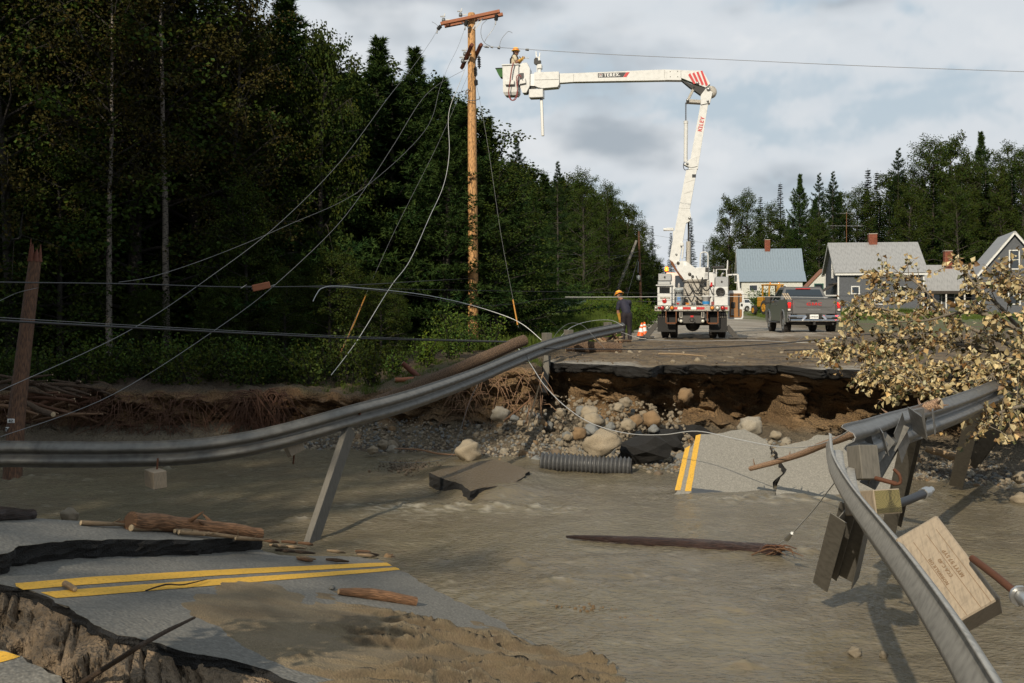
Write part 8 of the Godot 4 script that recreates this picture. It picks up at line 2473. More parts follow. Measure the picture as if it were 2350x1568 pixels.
		o.material_override = m
		o.name = numbered(called)
		add_child(o)
		tag(o, label, "gravel", "", "stuff")
	var shore := func() -> Array:
		var x := rng.randf_range(-4.5, 8.6)
		var dsh := along(BX, B_SHORE, x) + N(x * 0.6, 2.0) * 0.7
		var d := dsh + lerpf(-0.15, 2.6, pow(rng.randf(), 1.5))
		return [Vector3(x, beach_y(x, d) + 0.01, -d), 0.025 + 0.07 * pow(rng.randf(), 2.5)]
	scatter.call("gravel", 4200, shore, ms[0], "tan gravel spread along the far shore")
	scatter.call("gravel", 3000, shore, ms[3], "grey gravel spread along the far shore")
	scatter.call("gravel", 1700, shore, ms[5], "brown gravel spread along the far shore")
	scatter.call("gravel", 800, func() -> Array:
		var x := rng.randf_range(0.8, 3.4)
		var d := rng.randf_range(17.8, 20.6)
		return [Vector3(x, beach_y(x, d) + maxf(0.0, d - 18.6) * 0.28 + 0.01, -d), 0.03 + 0.09 * pow(rng.randf(), 2.0)], ms[1], "small stones between the boulders of the washed-out heap")
	scatter.call("gravel", 130, func() -> Array:
		var u := rng.randfn() * 0.35
		var p := on(1455 + u * 210.0, 1412 + u * 26.0 + rng.randfn() * 6.0, 0.012)
		return [p, 0.012 + 0.03 * pow(rng.randf(), 2.0)], ms[2], "line of pebbles just breaking the water in midstream")
	scatter.call("gravel", 260, func() -> Array:
		var p := on(945 + rng.randfn() * 34.0, 1071 + rng.randfn() * 7.0, 0.02)
		return [p, 0.02 + 0.05 * pow(rng.randf(), 2.0)], ms[5], "dark gravel bar beside the drowned slab")
	scatter.call("road_grit", 500, func() -> Array:
		var x := rng.randf_range(1.0, 9.0)
		var d := lip(x) + rng.randf_range(0.1, 9.0)
		return [Vector3(x + (d - lip(x)) * 0.17, height(x, d) + 0.05 + rng.randf() * 0.02, -d), 0.02 + 0.04 * rng.randf()], ms[5], "clods of mud and grit strewn over the road")
	# culvert pipe
	var c0 := at(1242, 1060, 17.0)
	var c1 := at(1450, 1072, 16.7)
	var r := thing("culvert_pipe", "short length of corrugated black culvert pipe at the water's edge", "pipe", c0)
	mat("pipe_black", lin(0.085, 0.085, 0.085), 0.55, 0.1, {"tex": M.t_clod, "tri": 1.2})
	var b := MB.new()
	var y := (c1 - c0).normalized()
	var xx := y.cross(Vector3.BACK).normalized()
	var T := Transform3D(Basis(xx, y, xx.cross(y)), Vector3.ZERO)
	var l := (c1 - c0).length()
	var prof := []
	for k in 89:
		var u := k / 88.0
		prof.append(Vector2(0.150 + 0.022 * clampf(sin(u * 22.0 * TAU) * 1.7, -1, 1), u * l))
	b.lathe(T, prof, 26)
	obj("corrugated_wall", b, M.pipe_black, r)
	b = MB.new(); b.lathe(T, [Vector2(0.165, 0.0), Vector2(0.135, 0.0), Vector2(0.135, l), Vector2(0.165, l)], 26)
	obj("lining", b, M.cable_black, r)

# ---- the withered tree on the right ----
func big_leaf(curl: float) -> ArrayMesh:
	var b := MB.new()
	b.smooth(true)
	var edge := [[0.0, 0.0], [0.30, 0.10], [0.44, 0.32], [0.36, 0.56], [0.16, 0.82], [0.0, 1.05]]
	for s in [-1, 1]:
		for k in edge.size() - 1:
			var p = edge[k]
			var q = edge[k + 1]
			var f := func(x: float, y: float) -> Vector3: return Vector3(s * x, y, x * 0.55 + curl * (y - 0.3) * (y - 0.3) * 0.6)
			var tri_ := [f.call(0.0, p[1]), f.call(p[0], p[1]), f.call(q[0], q[1]), f.call(0.0, q[1])]
			if s > 0: b.quad(tri_[0], tri_[1], tri_[2], tri_[3])
			else: b.quad(tri_[0], tri_[3], tri_[2], tri_[1])
	return b.mesh()

func build_fallen_tree():
	var base := at(2440, 900, 15.0)
	var r := thing("fallen_tree", "fallen tree with withered cream and brown leaves draped over the road edge and guardrail", "tree", base)
	mat("twig_grey", lin(0.24, 0.20, 0.15), 0.9, 0, {"tex": M.t_bark, "uv": Vector3(1, 2, 1)})
	var pal := [[lin(0.40, 0.31, 0.15), "leaf_cream"], [lin(0.29, 0.20, 0.085), "leaf_tan"], [lin(0.16, 0.085, 0.028), "leaf_brown"], [lin(0.075, 0.075, 0.026), "leaf_olive"], [lin(0.46, 0.38, 0.21), "leaf_pale"]]
	for q in pal: mat(q[1], q[0], 0.6, 0, {"back": Color(0.14, 0.11, 0.04), "tex": M.t_spots, "tri": 6.0})
	mat("leaves_withered", Color.WHITE, 0.6, 0, {"vc": 1, "back": Color(0.14, 0.11, 0.04)})
	var main := [[[2440, 890, 15.0], [2330, 800, 15.4], [2210, 745, 15.8], [2120, 690, 16.1], [2040, 668, 16.3], [1985, 680, 16.5]], [[2440, 890, 15.0], [2300, 815, 15.2], [2160, 785, 15.6], [2050, 780, 16.2], [1960, 792, 17.0], [1905, 804, 17.4]], [[2440, 880, 15.0], [2310, 720, 14.8], [2240, 655, 15.0], [2200, 605, 15.2]],
		[[2440, 900, 15.0], [2290, 850, 14.8], [2170, 845, 15.0], [2060, 850, 15.5], [1985, 845, 16.2]], [[2440, 900, 14.5], [2300, 905, 14.2], [2200, 905, 14.2], [2110, 890, 14.5], [2060, 868, 15.0]], [[2440, 840, 14.5], [2380, 720, 14.2], [2330, 650, 14.2], [2290, 640, 14.2]], [[2440, 860, 14.6], [2340, 760, 14.4], [2230, 715, 14.6], [2130, 735, 15.2], [2040, 740, 15.8]],
		[[2440, 920, 13.6], [2360, 930, 13.2], [2300, 945, 13.0], [2262, 975, 12.9]], [[2440, 860, 14.0], [2390, 800, 13.8], [2330, 830, 13.7], [2270, 865, 13.7]], [[2160, 785, 15.6], [2090, 730, 15.8], [2000, 705, 16.2], [1950, 722, 16.6]], [[2200, 745, 15.6], [2110, 655, 15.9], [2060, 630, 16.2], [2010, 640, 16.4]], [[2440, 900, 15.6], [2250, 880, 15.6], [2120, 875, 15.8], [2040, 815, 16.4]], [[2440, 780, 14.2], [2370, 670, 14.0], [2320, 620, 14.1]]]
	var wood := MB.new()
	var spots := []
	for k in main.size():
		var path := []
		for q in main[k]: path.append(at(q[0], q[1], q[2]) - base)
		var pc := curve(path, 5)
		var rr := []
		for i in pc.size(): rr.append(lerpf(0.042 if k < 9 else 0.022, 0.007, float(i) / (pc.size() - 1)))
		wood.tube(pc, rr, 6, false)
		for i in range(3, pc.size()):
			for t in (5 if [1, 3, 4, 8, 11].has(k) else 2):
				var d = ((pc[i] - pc[i - 1]).normalized() * 0.7 + rv()).normalized()
				d.z *= 0.8
				var l := rng.randf_range(0.2, 0.55)
				var e: Vector3 = pc[i] + d * l - Vector3(0, 0.06, 0)
				wood.tube([pc[i], pc[i] + d * l * 0.55, e], [0.009, 0.007, 0.003], 4, false)
				for n in 9:
					var u := rng.randf_range(0.25, 1.08)
					spots.append([pc[i].lerp(e, u) + rv() * 0.05, d])
	obj("branches", wood, M.twig_grey, r)
	var shapes := [big_leaf(0.8), big_leaf(-0.6), big_leaf(0.2)]
	var f := FB.new()
	var order := range(spots.size())
	# the leaves nearest the viewer hang as parts of their own
	order.sort_custom(func(a, c): return (spots[a][0] as Vector3).z > (spots[c][0] as Vector3).z)
	var single := {}
	for k in 290: single[order[int(k * spots.size() * 0.5 / 290.0)]] = true
	for k in spots.size():
		var p: Vector3 = spots[k][0]
		var d := (rv() + Vector3(0, -0.55, 0) + (spots[k][1] as Vector3) * 0.5).normalized()
		var s := side_of(d)
		var sz := rng.randf_range(0.055, 0.115)
		var c := rng.randf()
		var ci := 0 if c < 0.36 else (1 if c < 0.53 else (2 if c < 0.66 else (3 if c < 0.80 else 4)))
		if single.has(k):
			var o := MeshInstance3D.new()
			o.mesh = shapes[k % 3]
			o.material_override = M[pal[ci][1]]
			o.name = "leaf"
			r.add_child(o, true)
			o.transform = Transform3D(Basis(s, d, s.cross(d)).scaled_local(Vector3.ONE * sz), p)
		else:
			var col: Color = tint(pal[ci][0], 0.12)
			f.leaf(p, d, s, sz, sz * 0.42, col, 0.5)
	tag(obj("leaves", f.mesh(), M.leaves_withered, r), "", "", "", "stuff")
	# a broken spray on the road
	var q0 := at(1890, 826, 21.0)
	r = thing("broken_branch", "small broken branch with withered leaves lying on the road edge", "branch", q0)
	var b := MB.new()
	b.tube(curve([Vector3(0.9, 0.05, 0), Vector3(0.3, 0.06, 0.05), Vector3(-0.3, 0.03, 0.0), Vector3(-0.75, 0.02, 0.1)], 4), 0.012, 5)
	obj("stem", b, M.twig_grey, r)
	f = FB.new()
	for k in 90:
		var d := rv()
		f.leaf(Vector3(rng.randf_range(-0.8, 0.9), rng.randf_range(0.02, 0.16), rng.randf_range(-0.15, 0.2)), d, side_of(d), 0.09, 0.035, tint(pal[rng.randi() % 3][0], 0.12), 0.4)
	tag(obj("leaves", f.mesh(), M.leaves_withered, r), "", "", "", "stuff")

# ---- bushes and grass ----
func bush(called: String, label: String, cat: String, p: Vector3, w: float, h: float, n: int, leaf: float, col: Color, group := "", stems := 14):
	var r := thing(called, label, cat, p, 0.0, group)
	var b := MB.new()
	var f := FB.new()
	for k in stems:
		var a := rng.randf() * TAU
		var e := Vector3(cos(a) * w * 0.5 * rng.randf(), h * rng.randf_range(0.6, 1.0), sin(a) * w * 0.4 * rng.randf())
		b.tube([Vector3(cos(a), 0, sin(a)) * 0.08, e * 0.5 + Vector3(0, 0.05, 0), e], [0.012, 0.009, 0.004], 4, false)
		var tone := tint(col, 0.2)
		for j in n / stems:
			var t := rng.randf_range(0.15, 1.05)
			var q := e * t + rv() * 0.16 * w
			var d := (rv() + Vector3(0, 0.1, 0)).normalized()
			f.leaf(Vector3(q.x, maxf(0.02, q.y), q.z), d, side_of(d), leaf * rng.randf_range(0.7, 1.3), leaf * 0.3, tint(tone, 0.15))
	obj("stems", b, M.bark_grey, r)
	obj("foliage", f.mesh(), M.leaves, r)

func build_plants():
	var g := lin(0.055, 0.085, 0.018)
	var put := func(px: float, py: float, d: float, w: float, h: float, n: int, label: String, col: Color, leaf := 0.07):
		var p := at(px, py, d)
		p.y = height(p.x, d) - 0.03
		bush("bush", label, "bush", p, w, h, n, leaf, col)
	put.call(1035, 835, 26.0, 1.3, 1.2, 1500, "leafy bush nearest the foot of the new pole", g)
	put.call(1070, 800, 28.5, 1.2, 1.1, 900, "bush standing close behind the foot of the new pole", g)
	put.call(1130, 805, 28.0, 0.9, 0.9, 700, "slender bush on the road side of the new pole's foot", g)
	put.call(975, 838, 25.0, 1.0, 0.8, 900, "low bright bush on the bank over the broken crossarms", lin(0.08, 0.12, 0.02))
	put.call(905, 860, 23.5, 0.8, 0.5, 500, "small low shrub at the edge of the muddy bank", g)
	bush("shrub", "leafy shrub added out of view to shadow the near slab", "bush", Vector3(-2.68, 1.05, -4.0), 0.75, 1.8, 2600, 0.10, g)  # guessed shrub, added out of view to cast the shadow patch on the sand
	put.call(1742, 722, 118.0, 3.2, 2.6, 2400, "round green bush beside the backhoe", lin(0.04, 0.075, 0.015), 0.2)
	put.call(560, 885, 22.4, 1.8, 1.0, 1300, "dark leafy scrub under the trees behind the hanging roots", g)
	put.call(400, 890, 22.6, 1.6, 1.0, 1100, "dark scrub under the thick birch", g)
	put.call(690, 880, 22.6, 1.4, 0.9, 900, "dark scrub where the guy wire meets the bank", g)
	put.call(240, 890, 22.2, 1.6, 1.1, 1000, "dark scrub below the slim birch", g)
	for k in 20:
		var p := at(-40 + k * 47, 880 + (k * 17) % 22, 21.8 + (k * 7 % 10) * 0.12)
		p.y = height(p.x, -p.z) - 0.03
		bush("scrub", "low dark scrub growing on top of the left bank", "bush", p, rng.randf_range(1.2, 2.0), rng.randf_range(0.5, 1.2), 700, 0.08, lin(0.045, 0.062, 0.016), "scrub along the left bank", 12)
	for q in [[1410, 724, 70.0, "goldenrod clump behind the stooping worker"], [1455, 742, 52.0, "weeds on the verge between the worker and the cones"], [1492, 726, 64.0, "weeds on the verge close to the truck"], [1372, 738, 72.0, "tall weeds below the board fence"], [1320, 742, 66.0, "weeds under the low pine branches by the fence"]]:
		put.call(q[0], q[1], q[2], 3.0, 1.3, 900, q[3], lin(0.05, 0.078, 0.014), 0.14)
	# grass, uncountable
	var blades := FB.new()
	for k in 26:
		var a := rng.randf() * TAU
		var p := Vector3(cos(a), 0, sin(a)) * rng.randf() * 0.12
		var d := (Vector3(cos(a), 0, sin(a)) * rng.randf() * 0.8 + Vector3.UP).normalized()
		blades.needle(p, d, side_of(d), rng.randf_range(0.12, 0.30), 0.008, tint(lin(0.075, 0.10, 0.022), 0.2))
	var gm := blades.mesh()
	var lay := func(called: String, n: int, fn: Callable, label: String):
		var mm := MultiMesh.new()
		mm.transform_format = MultiMesh.TRANSFORM_3D
		mm.mesh = gm
		mm.instance_count = n
		for k in n:
			var q: Array = fn.call()
			mm.set_instance_transform(k, Transform3D(Basis(Vector3.UP, rng.randf() * TAU).scaled(Vector3.ONE * q[1]), q[0]))
		var o := MultiMeshInstance3D.new()
		o.multimesh = mm
		o.material_override = M.leaves
		o.name = numbered(called)
		add_child(o)
		tag(o, label, "grass", "", "stuff")
	lay.call("grass", 260, func() -> Array:
		var x := rng.randf_range(-4.0, 0.6)
		var d := along(BX, B_TOP, x) + 0.2 + rng.randf() * 5.0
		return [Vector3(x, height(x, d) - 0.03, -d), rng.randf_range(0.4, 0.8)], "thin grass on top of the bank by the road end")
	lay.call("grass", 5000, func() -> Array:
		var d := 30.0 + 85.0 * pow(rng.randf(), 1.3)
		var x := road_centre(d) - rng.randf_range(2.8, 8.5)
		return [Vector3(x, height(x, d) - 0.05, -d), rng.randf_range(0.7, 1.6) * (1.0 + d * 0.012)], "green grass along the verge beside the truck")
	lay.call("grass", 2500, func() -> Array:
		var d := rng.randf_range(70.0, 108.0)
		var x := road_centre(d) + rng.randf_range(6.5, 30.0)
		return [Vector3(x, height(x, d) - 0.05, -d), rng.randf_range(0.6, 1.3)], "patchy lawn in front of the grey houses")
	lay.call("grass", 260, func() -> Array:
		var t := rng.randf()
		var p := at(1932, 720, 100).lerp(at(2110, 720, 98.5), t)
		return [Vector3(p.x, height(p.x, -p.z), p.z + 0.5 + rng.randf() * 0.3), rng.randf_range(1.5, 2.6)], "row of bright green plants along the grey house wall")
	# cones
	mat("cone_orange", lin(0.80, 0.12, 0.015), 0.5)
	for q in [[1469, 766, 38.0, 0.14, "orange traffic cone with white band, leaning nearer the worker"], [1479, 763, 39.0, 0.06, "orange traffic cone with white band, nearer the truck"]]:
		var p := at(q[0], q[1], q[2])
		p.y = height(p.x, q[2]) - 0.02
		var r := thing("traffic_cone", q[4], "traffic cone", p, q[2], "cones on the verge")
		var T := Transform3D(Basis(Vector3.BACK, -q[3]), Vector3.ZERO)
		var b := MB.new(); b.box(T * Transform3D(Basis(), Vector3(0, 0.02, 0)), Vector3(0.34, 0.04, 0.34), 0.01)
		obj("base", b, M.cone_orange, r)
		b = MB.new(); b.lathe(T, [Vector2(0.135, 0.04), Vector2(0.03, 0.58), Vector2(0.0, 0.585)], 18)
		obj("cone", b, M.cone_orange, r)
		b = MB.new(); b.lathe(T, [Vector2(0.101, 0.22), Vector2(0.075, 0.37)], 18); b.lathe(T, [Vector2(0.062, 0.44), Vector2(0.05, 0.5)], 18)
		tag(obj("white_bands", b, M.print_white, r), "", "", "", "stuff")

# ---- people: one continuous skin meshed from a smooth field round a skeleton ----
func body(bones: Array, cell: float, k := 0.025) -> ArrayMesh:
	var lo := Vector3.ONE * 1e9
	var hi := Vector3.ONE * -1e9
	for q in bones:
		var r: float = maxf(q[2], q[3]) + 0.04
		lo = lo.min(q[0] - Vector3.ONE * r).min(q[1] - Vector3.ONE * r)
		hi = hi.max(q[0] + Vector3.ONE * r).max(q[1] + Vector3.ONE * r)
	var nx := int((hi.x - lo.x) / cell) + 2
	var ny := int((hi.y - lo.y) / cell) + 2
	var nz := int((hi.z - lo.z) / cell) + 2
	var f := PackedFloat32Array()
	f.resize(nx * ny * nz); f.fill(1.0)
	var near := PackedFloat32Array()
	near.resize(nx * ny * nz); near.fill(9.0)
	var who := PackedInt32Array()
	who.resize(nx * ny * nz)
	for n in bones.size():
		var q = bones[n]
		var a: Vector3 = q[0]
		var d: Vector3 = q[1] - q[0]
		var dd := maxf(d.length_squared(), 1e-8)
		var m: float = maxf(q[2], q[3]) + 2.5 * cell + k
		var p0 := (q[0] as Vector3).min(q[1]) - Vector3.ONE * m - lo
		var p1 := (q[0] as Vector3).max(q[1]) + Vector3.ONE * m - lo
		for z in range(maxi(0, int(p0.z / cell)), mini(nz - 1, int(p1.z / cell) + 1) + 1):
			for y in range(maxi(0, int(p0.y / cell)), mini(ny - 1, int(p1.y / cell) + 1) + 1):
				for x in range(maxi(0, int(p0.x / cell)), mini(nx - 1, int(p1.x / cell) + 1) + 1):
					var p := lo + Vector3(x, y, z) * cell
					var t := clampf((p - a).dot(d) / dd, 0.0, 1.0)
					var s: float = (p - a - d * t).length() - lerpf(q[2], q[3], t)
					var i := (z * ny + y) * nx + x
					var o := f[i]
					var h := maxf(k - absf(o - s), 0.0) / k
					f[i] = minf(o, s) - h * h * k * 0.25
					if s < near[i]:
						near[i] = s; who[i] = n
	var vid := PackedInt32Array()
	vid.resize(nx * ny * nz); vid.fill(-1)
	var vs := PackedVector3Array()
	var cs := PackedColorArray()
	var corner := [0, 1, nx, nx + 1, nx * ny, nx * ny + 1, nx * ny + nx, nx * ny + nx + 1]
	var edges := [[0, 1], [2, 3], [4, 5], [6, 7], [0, 2], [1, 3], [4, 6], [5, 7], [0, 4], [1, 5], [2, 6], [3, 7]]
	for z in nz - 1:
		for y in ny - 1:
			for x in nx - 1:
				var i := (z * ny + y) * nx + x
				var s0 := f[i] < 0.0
				var mixed := false
				for c in range(1, 8):
					if (f[i + corner[c]] < 0.0) != s0:
						mixed = true
						break
				if not mixed: continue
				var sum := Vector3.ZERO
				var cnt := 0
				for e in edges:
					var a := f[i + corner[e[0]]]
					var b := f[i + corner[e[1]]]
					if (a < 0.0) == (b < 0.0): continue
					var t := a / (a - b)
					var pa := Vector3(e[0] & 1, (e[0] >> 1) & 1, e[0] >> 2)
					var pb := Vector3(e[1] & 1, (e[1] >> 1) & 1, e[1] >> 2)
					sum += pa.lerp(pb, t)
					cnt += 1
				vid[i] = vs.size()
				vs.append(lo + (Vector3(x, y, z) + sum / cnt) * cell)
				cs.append(bones[who[i]][4])
	var ix := PackedInt32Array()
	var st := [1, nx, nx * ny]
	for z in range(1, nz - 1):
		for y in range(1, ny - 1):
			for x in range(1, nx - 1):
				var i := (z * ny + y) * nx + x
				var a := f[i] < 0.0
				for ax in 3:
					if (f[i + st[ax]] < 0.0) == a: continue
					var u: int = st[(ax + 1) % 3]
					var w: int = st[(ax + 2) % 3]
					var q := [vid[i], vid[i - u], vid[i - u - w], vid[i - w]]
					if q.min() < 0: continue
					if a: ix.append_array([q[0], q[2], q[1], q[0], q[3], q[2]])
					else: ix.append_array([q[0], q[1], q[2], q[0], q[2], q[3]])
	var arr := []
	arr.resize(Mesh.ARRAY_MAX)
	arr[Mesh.ARRAY_VERTEX] = vs; arr[Mesh.ARRAY_COLOR] = cs; arr[Mesh.ARRAY_INDEX] = ix
	var sf := SurfaceTool.new()
	sf.create_from_arrays(arr, Mesh.PRIMITIVE_TRIANGLES)
	sf.generate_normals()
	return sf.commit()

func hand_bones(w: Vector3, dir: Vector3, palm: Vector3, col: Color, curl: float) -> Array:
	# w the wrist, dir towards the fingers, palm the way the palm looks
	var d := dir.normalized()
	var n := (palm - d * palm.dot(d)).normalized()
	var s := d.cross(n)
	var r := []
	r.append([w, w + d * 0.045, 0.028, 0.034, col])
	for k in 4:
		var base: Vector3 = w + d * 0.085 + s * (-0.033 + 0.022 * k)
		r.append([w + d * 0.04 + s * (-0.02 + 0.013 * k), base, 0.02, 0.014, col])
		var l: float = [0.038, 0.044, 0.041, 0.033][k]
		var a1 := d.rotated(s, -curl * 0.7)
		var a2 := d.rotated(s, -curl * 1.7)
		if (a1 - d).dot(n) < 0.0:
			a1 = d.rotated(s, curl * 0.7); a2 = d.rotated(s, curl * 1.7)
		r.append([base, base + a1 * l, 0.0125, 0.0115, col])
		r.append([base + a1 * l, base + a1 * l + a2 * l * 0.85, 0.0115, 0.0095, col])
	var tb := w + d * 0.03 - s * 0.03
	var td := (d * 0.7 - s * 0.6 + n * 0.4).normalized()
	r.append([tb, tb + td * 0.045, 0.017, 0.0135, col])
	r.append([tb + td * 0.045, tb + td * 0.045 + (td + n * 0.6).normalized() * 0.034, 0.0135, 0.0105, col])
	return r

func head_bones(c: Vector3, fwd: Vector3, up: Vector3, skin: Color, hair: Color) -> Array:
	# c between the ears; eyes, nose, mouth, chin, ears, hair
	var s := fwd.cross(up).normalized()
	var r := [[c + up * 0.035 - fwd * 0.015, c + up * 0.03 + fwd * 0.02, 0.088, 0.085, skin], [c - up * 0.03 + fwd * 0.03, c - up * 0.075 + fwd * 0.05, 0.062, 0.042, skin],
		[c + up * 0.015 + fwd * 0.095, c - up * 0.02 + fwd * 0.115, 0.012, 0.016, skin], [c - up * 0.058 + fwd * 0.088 - s * 0.018, c - up * 0.058 + fwd * 0.088 + s * 0.018, 0.011, 0.011, skin * 0.7],
		[c + up * 0.035 - fwd * 0.045, c - up * 0.05 - fwd * 0.06, 0.072, 0.045, hair]]
	for k in [-1.0, 1.0]:
		r.append([c + s * k * 0.088 + up * 0.015, c + s * k * 0.086 - up * 0.02, 0.016, 0.011, skin])
		r.append([c + s * k * 0.032 + up * 0.02 + fwd * 0.088, c + s * k * 0.034 + up * 0.02 + fwd * 0.088, 0.011, 0.011, Color(0.05, 0.03, 0.02)])
		r.append([c + s * k * 0.02 + up * 0.042 + fwd * 0.092, c + s * k * 0.05 + up * 0.042 + fwd * 0.084, 0.009, 0.008, hair])
	return r

func hard_hat(root: Node, c: Vector3, fwd: Vector3, up: Vector3, band: bool):
	var x := up.cross(fwd).normalized()
	var T := Transform3D(Basis(x, up, x.cross(up)), c + up * 0.055)
	var b := MB.new()
	b.lathe(T, [Vector2(0.165, -0.012), Vector2(0.163, 0.0), Vector2(0.122, 0.012), Vector2(0.118, 0.05), Vector2(0.10, 0.09), Vector2(0.06, 0.118), Vector2(0, 0.126)], 22)
	b.lathe(T, [Vector2(0.165, -0.012), Vector2(0.11, -0.006), Vector2(0.10, 0.08), Vector2(0, 0.11)], 22)
	b.box(T * Transform3D(Basis(), Vector3(0, 0.085, 0)), Vector3(0.02, 0.085, 0.15), 0.008)
	var o := obj("hard_hat", b, M.hat_yellow, root)
	if band:
		b = MB.new(); b.lathe(T, [Vector2(0.1235, 0.018), Vector2(0.1205, 0.045)], 22)
		obj("orange_band", b, M.hat_band, o)

func person_mesh(root: Node3D, bones: Array, hands: Array, heads: Array):
	var a := body(bones, 0.016)
	var m := ArrayMesh.new()
	m = a
	var o := obj("body", m, M.skin_and_cloth, root)
	for h in heads:
		obj("head", body(h, 0.007, 0.014), M.skin_and_cloth, root)
	for h in hands:
		obj("hand", body(h, 0.0045, 0.008), M.skin_and_cloth, root)

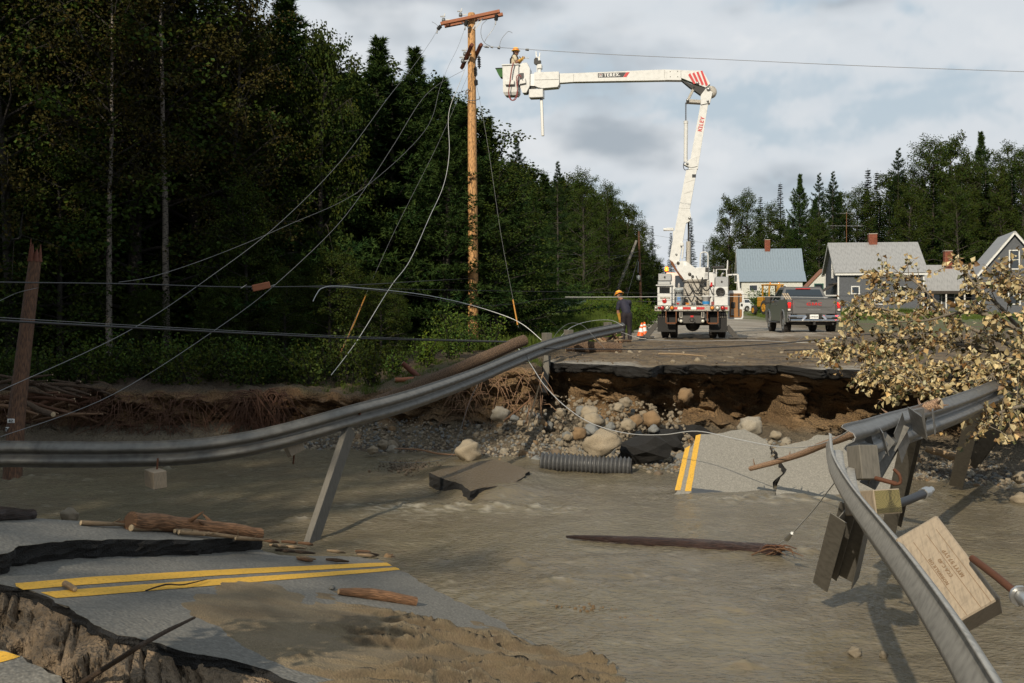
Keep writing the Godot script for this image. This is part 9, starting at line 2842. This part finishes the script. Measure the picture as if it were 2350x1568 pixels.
func build_people():
	mat("skin_and_cloth", Color.WHITE, 0.8, 0, {"vc": 1})
	mat("hat_yellow", lin(0.80, 0.42, 0.03), 0.35)
	mat("hat_band", lin(0.75, 0.14, 0.02), 0.4)
	var skin := lin(0.28, 0.14, 0.09)
	var hair := lin(0.02, 0.014, 0.01)
	var navy := lin(0.018, 0.019, 0.032)
	var black := lin(0.012, 0.011, 0.012)
	var boot := lin(0.03, 0.022, 0.016)
	var glove := lin(0.50, 0.27, 0.04)
	# the stooping worker on the road
	var p := at(1438, 789, 32.0)
	p.y = height(p.x, 32.0) + 0.04
	var r := thing("person", "worker in navy shirt, black trousers and yellow hard hat stooping with back turned", "person", p, 0.0)
	var bones := []
	for s in [[-0.115, -0.10, -0.085], [0.10, 0.095, 0.075]]:
		bones.append_array([[Vector3(s[0], 0.045, 0.03), Vector3(s[0] - 0.04, 0.04, -0.17), 0.05, 0.042, boot], [Vector3(s[0], 0.06, 0.03), Vector3(s[0], 0.2, 0.02), 0.055, 0.06, boot], [Vector3(s[0], 0.14, 0.02), Vector3(s[1], 0.47, -0.03), 0.064, 0.072, black], [Vector3(s[1], 0.47, -0.03), Vector3(s[2], 0.84, 0.03), 0.078, 0.105, black]])
	bones.append_array([[Vector3(-0.06, 0.90, 0.03), Vector3(0.06, 0.90, 0.03), 0.115, 0.115, black], [Vector3(-0.01, 0.99, 0.02), Vector3(-0.03, 1.08, -0.01), 0.14, 0.14, navy], [Vector3(-0.03, 1.08, -0.01), Vector3(-0.08, 1.25, -0.08), 0.145, 0.15, navy], [Vector3(-0.21, 1.27, -0.10), Vector3(0.08, 1.29, -0.08), 0.082, 0.085, navy], [Vector3(-0.12, 1.34, -0.14), Vector3(-0.165, 1.43, -0.21), 0.06, 0.055, skin],
		[Vector3(-0.24, 1.25, -0.10), Vector3(-0.265, 1.09, -0.11), 0.07, 0.066, navy], [Vector3(-0.265, 1.09, -0.11), Vector3(-0.255, 0.96, -0.13), 0.05, 0.043, skin], [Vector3(-0.255, 0.96, -0.13), Vector3(-0.235, 0.91, -0.15), 0.043, 0.043, skin], [Vector3(-0.235, 0.915, -0.15), Vector3(-0.19, 0.73, -0.20), 0.055, 0.045, glove],
		[Vector3(0.11, 1.26, -0.11), Vector3(0.10, 1.08, -0.22), 0.07, 0.064, navy], [Vector3(0.10, 1.08, -0.22), Vector3(-0.06, 0.86, -0.30), 0.045, 0.045, glove]])
	var hd := Vector3(-0.20, 1.50, -0.24)
	var fw := Vector3(-0.45, -0.45, -0.8).normalized()
	var up := Vector3(-0.25, 0.85, -0.35)
	up = (up - fw * up.dot(fw)).normalized()
	person_mesh(r, bones, [hand_bones(Vector3(-0.19, 0.735, -0.20), Vector3(0.12, -0.9, -0.25), Vector3(0.6, 0, -0.7), glove, 0.6), hand_bones(Vector3(-0.06, 0.87, -0.30), Vector3(-0.7, -0.6, -0.2), Vector3(0, -0.5, 0.8), glove, 0.6)], [head_bones(hd, fw, up, skin, hair)])
	hard_hat(r, hd, fw, up, true)
	# the lineman in the bucket
	var X := Transform3D(Basis(Vector3.UP, TRUCK_YAW), truck_at)
	var o := tk(850, 868)
	o.y -= 1.0
	r = thing("person", "lineman in tan shirt, black harness and yellow hard hat working from the raised bucket", "person", X * o, TRUCK_YAW)
	var tan_ := lin(0.50, 0.42, 0.30)
	var L := func(zx: float, zy: float, z := 0.0) -> Vector3: return tk(zx, zy) - o + Vector3(0, 0, z)
	bones = []
	for s in [-0.09, 0.09]:
		bones.append_array([[Vector3(0.0, 0.04, s), Vector3(0.17, 0.04, s), 0.05, 0.042, boot], [Vector3(-0.02, 0.08, s), Vector3(-0.01, 0.46, s), 0.055, 0.068, navy], [Vector3(-0.01, 0.46, s), Vector3(-0.01, 0.86, s * 0.9), 0.075, 0.10, navy]])
	bones.append_array([[Vector3(0, 0.90, -0.06), Vector3(0, 0.90, 0.06), 0.115, 0.115, navy], [Vector3(0, 0.96, 0), L.call(862, 780), 0.125, 0.135, tan_], [L.call(862, 780), L.call(868, 742), 0.135, 0.12, tan_], [L.call(868, 735, -0.16), L.call(868, 735, 0.15), 0.075, 0.075, tan_], [L.call(868, 715), L.call(876, 680), 0.055, 0.055, skin],
		[L.call(878, 742, 0.20), L.call(896, 785, 0.23), 0.068, 0.066, tan_], [L.call(896, 785, 0.23), L.call(912, 826, 0.22), 0.046, 0.042, skin], [L.call(912, 828, 0.22), L.call(940, 805, 0.18), 0.042, 0.038, skin], [L.call(938, 808, 0.18), L.call(968, 780, 0.13), 0.052, 0.045, glove],
		[L.call(880, 745, -0.20), L.call(915, 800, -0.22), 0.066, 0.05, tan_], [L.call(915, 800, -0.22), L.call(950, 780, -0.10), 0.042, 0.04, skin], [L.call(940, 785, -0.13), L.call(975, 752, -0.04), 0.05, 0.045, glove]])
	hd = L.call(880, 652)
	fw = Vector3(0.93, -0.02, -0.37).normalized()
	up = Vector3(0.02, 1.0, 0).normalized()
	up = (up - fw * up.dot(fw)).normalized()
	person_mesh(r, bones, [hand_bones(L.call(966, 782, 0.13), Vector3(0.75, 0.5, -0.35), Vector3(0.2, 0.3, -0.9), glove, 0.75), hand_bones(L.call(974, 753, -0.04), Vector3(0.8, 0.35, 0.2), Vector3(0.1, -0.3, 0.9), glove, 0.75)], [head_bones(hd, fw, up, skin, hair)])
	hard_hat(r, hd, fw, up, true)
	var b := MB.new()
	for s in [-0.1, 0.1]:
		b.tube(curve([L.call(815, 860, s), L.call(808, 780, s), L.call(838, 708, s), L.call(872, 695, s), L.call(905, 720, s * 1.1), L.call(915, 790, s)], 5), 0.022, 6)
	b.box(Transform3D(Basis(), L.call(805, 790)), Vector3(0.06, 0.22, 0.2), 0.02)
	obj("harness", b, M.rubber, r)
	b = MB.new(); b.beam(L.call(935, 722, 0.02), L.call(962, 745, 0.0), 0.05, 0.05, Vector3.BACK, 0.01); b.beam(L.call(962, 745, 0), L.call(1088, 748, 0), 0.025, 0.03, Vector3.BACK, 0.006)
	var tl_ := obj("grip_tool", b, M.steel, r)
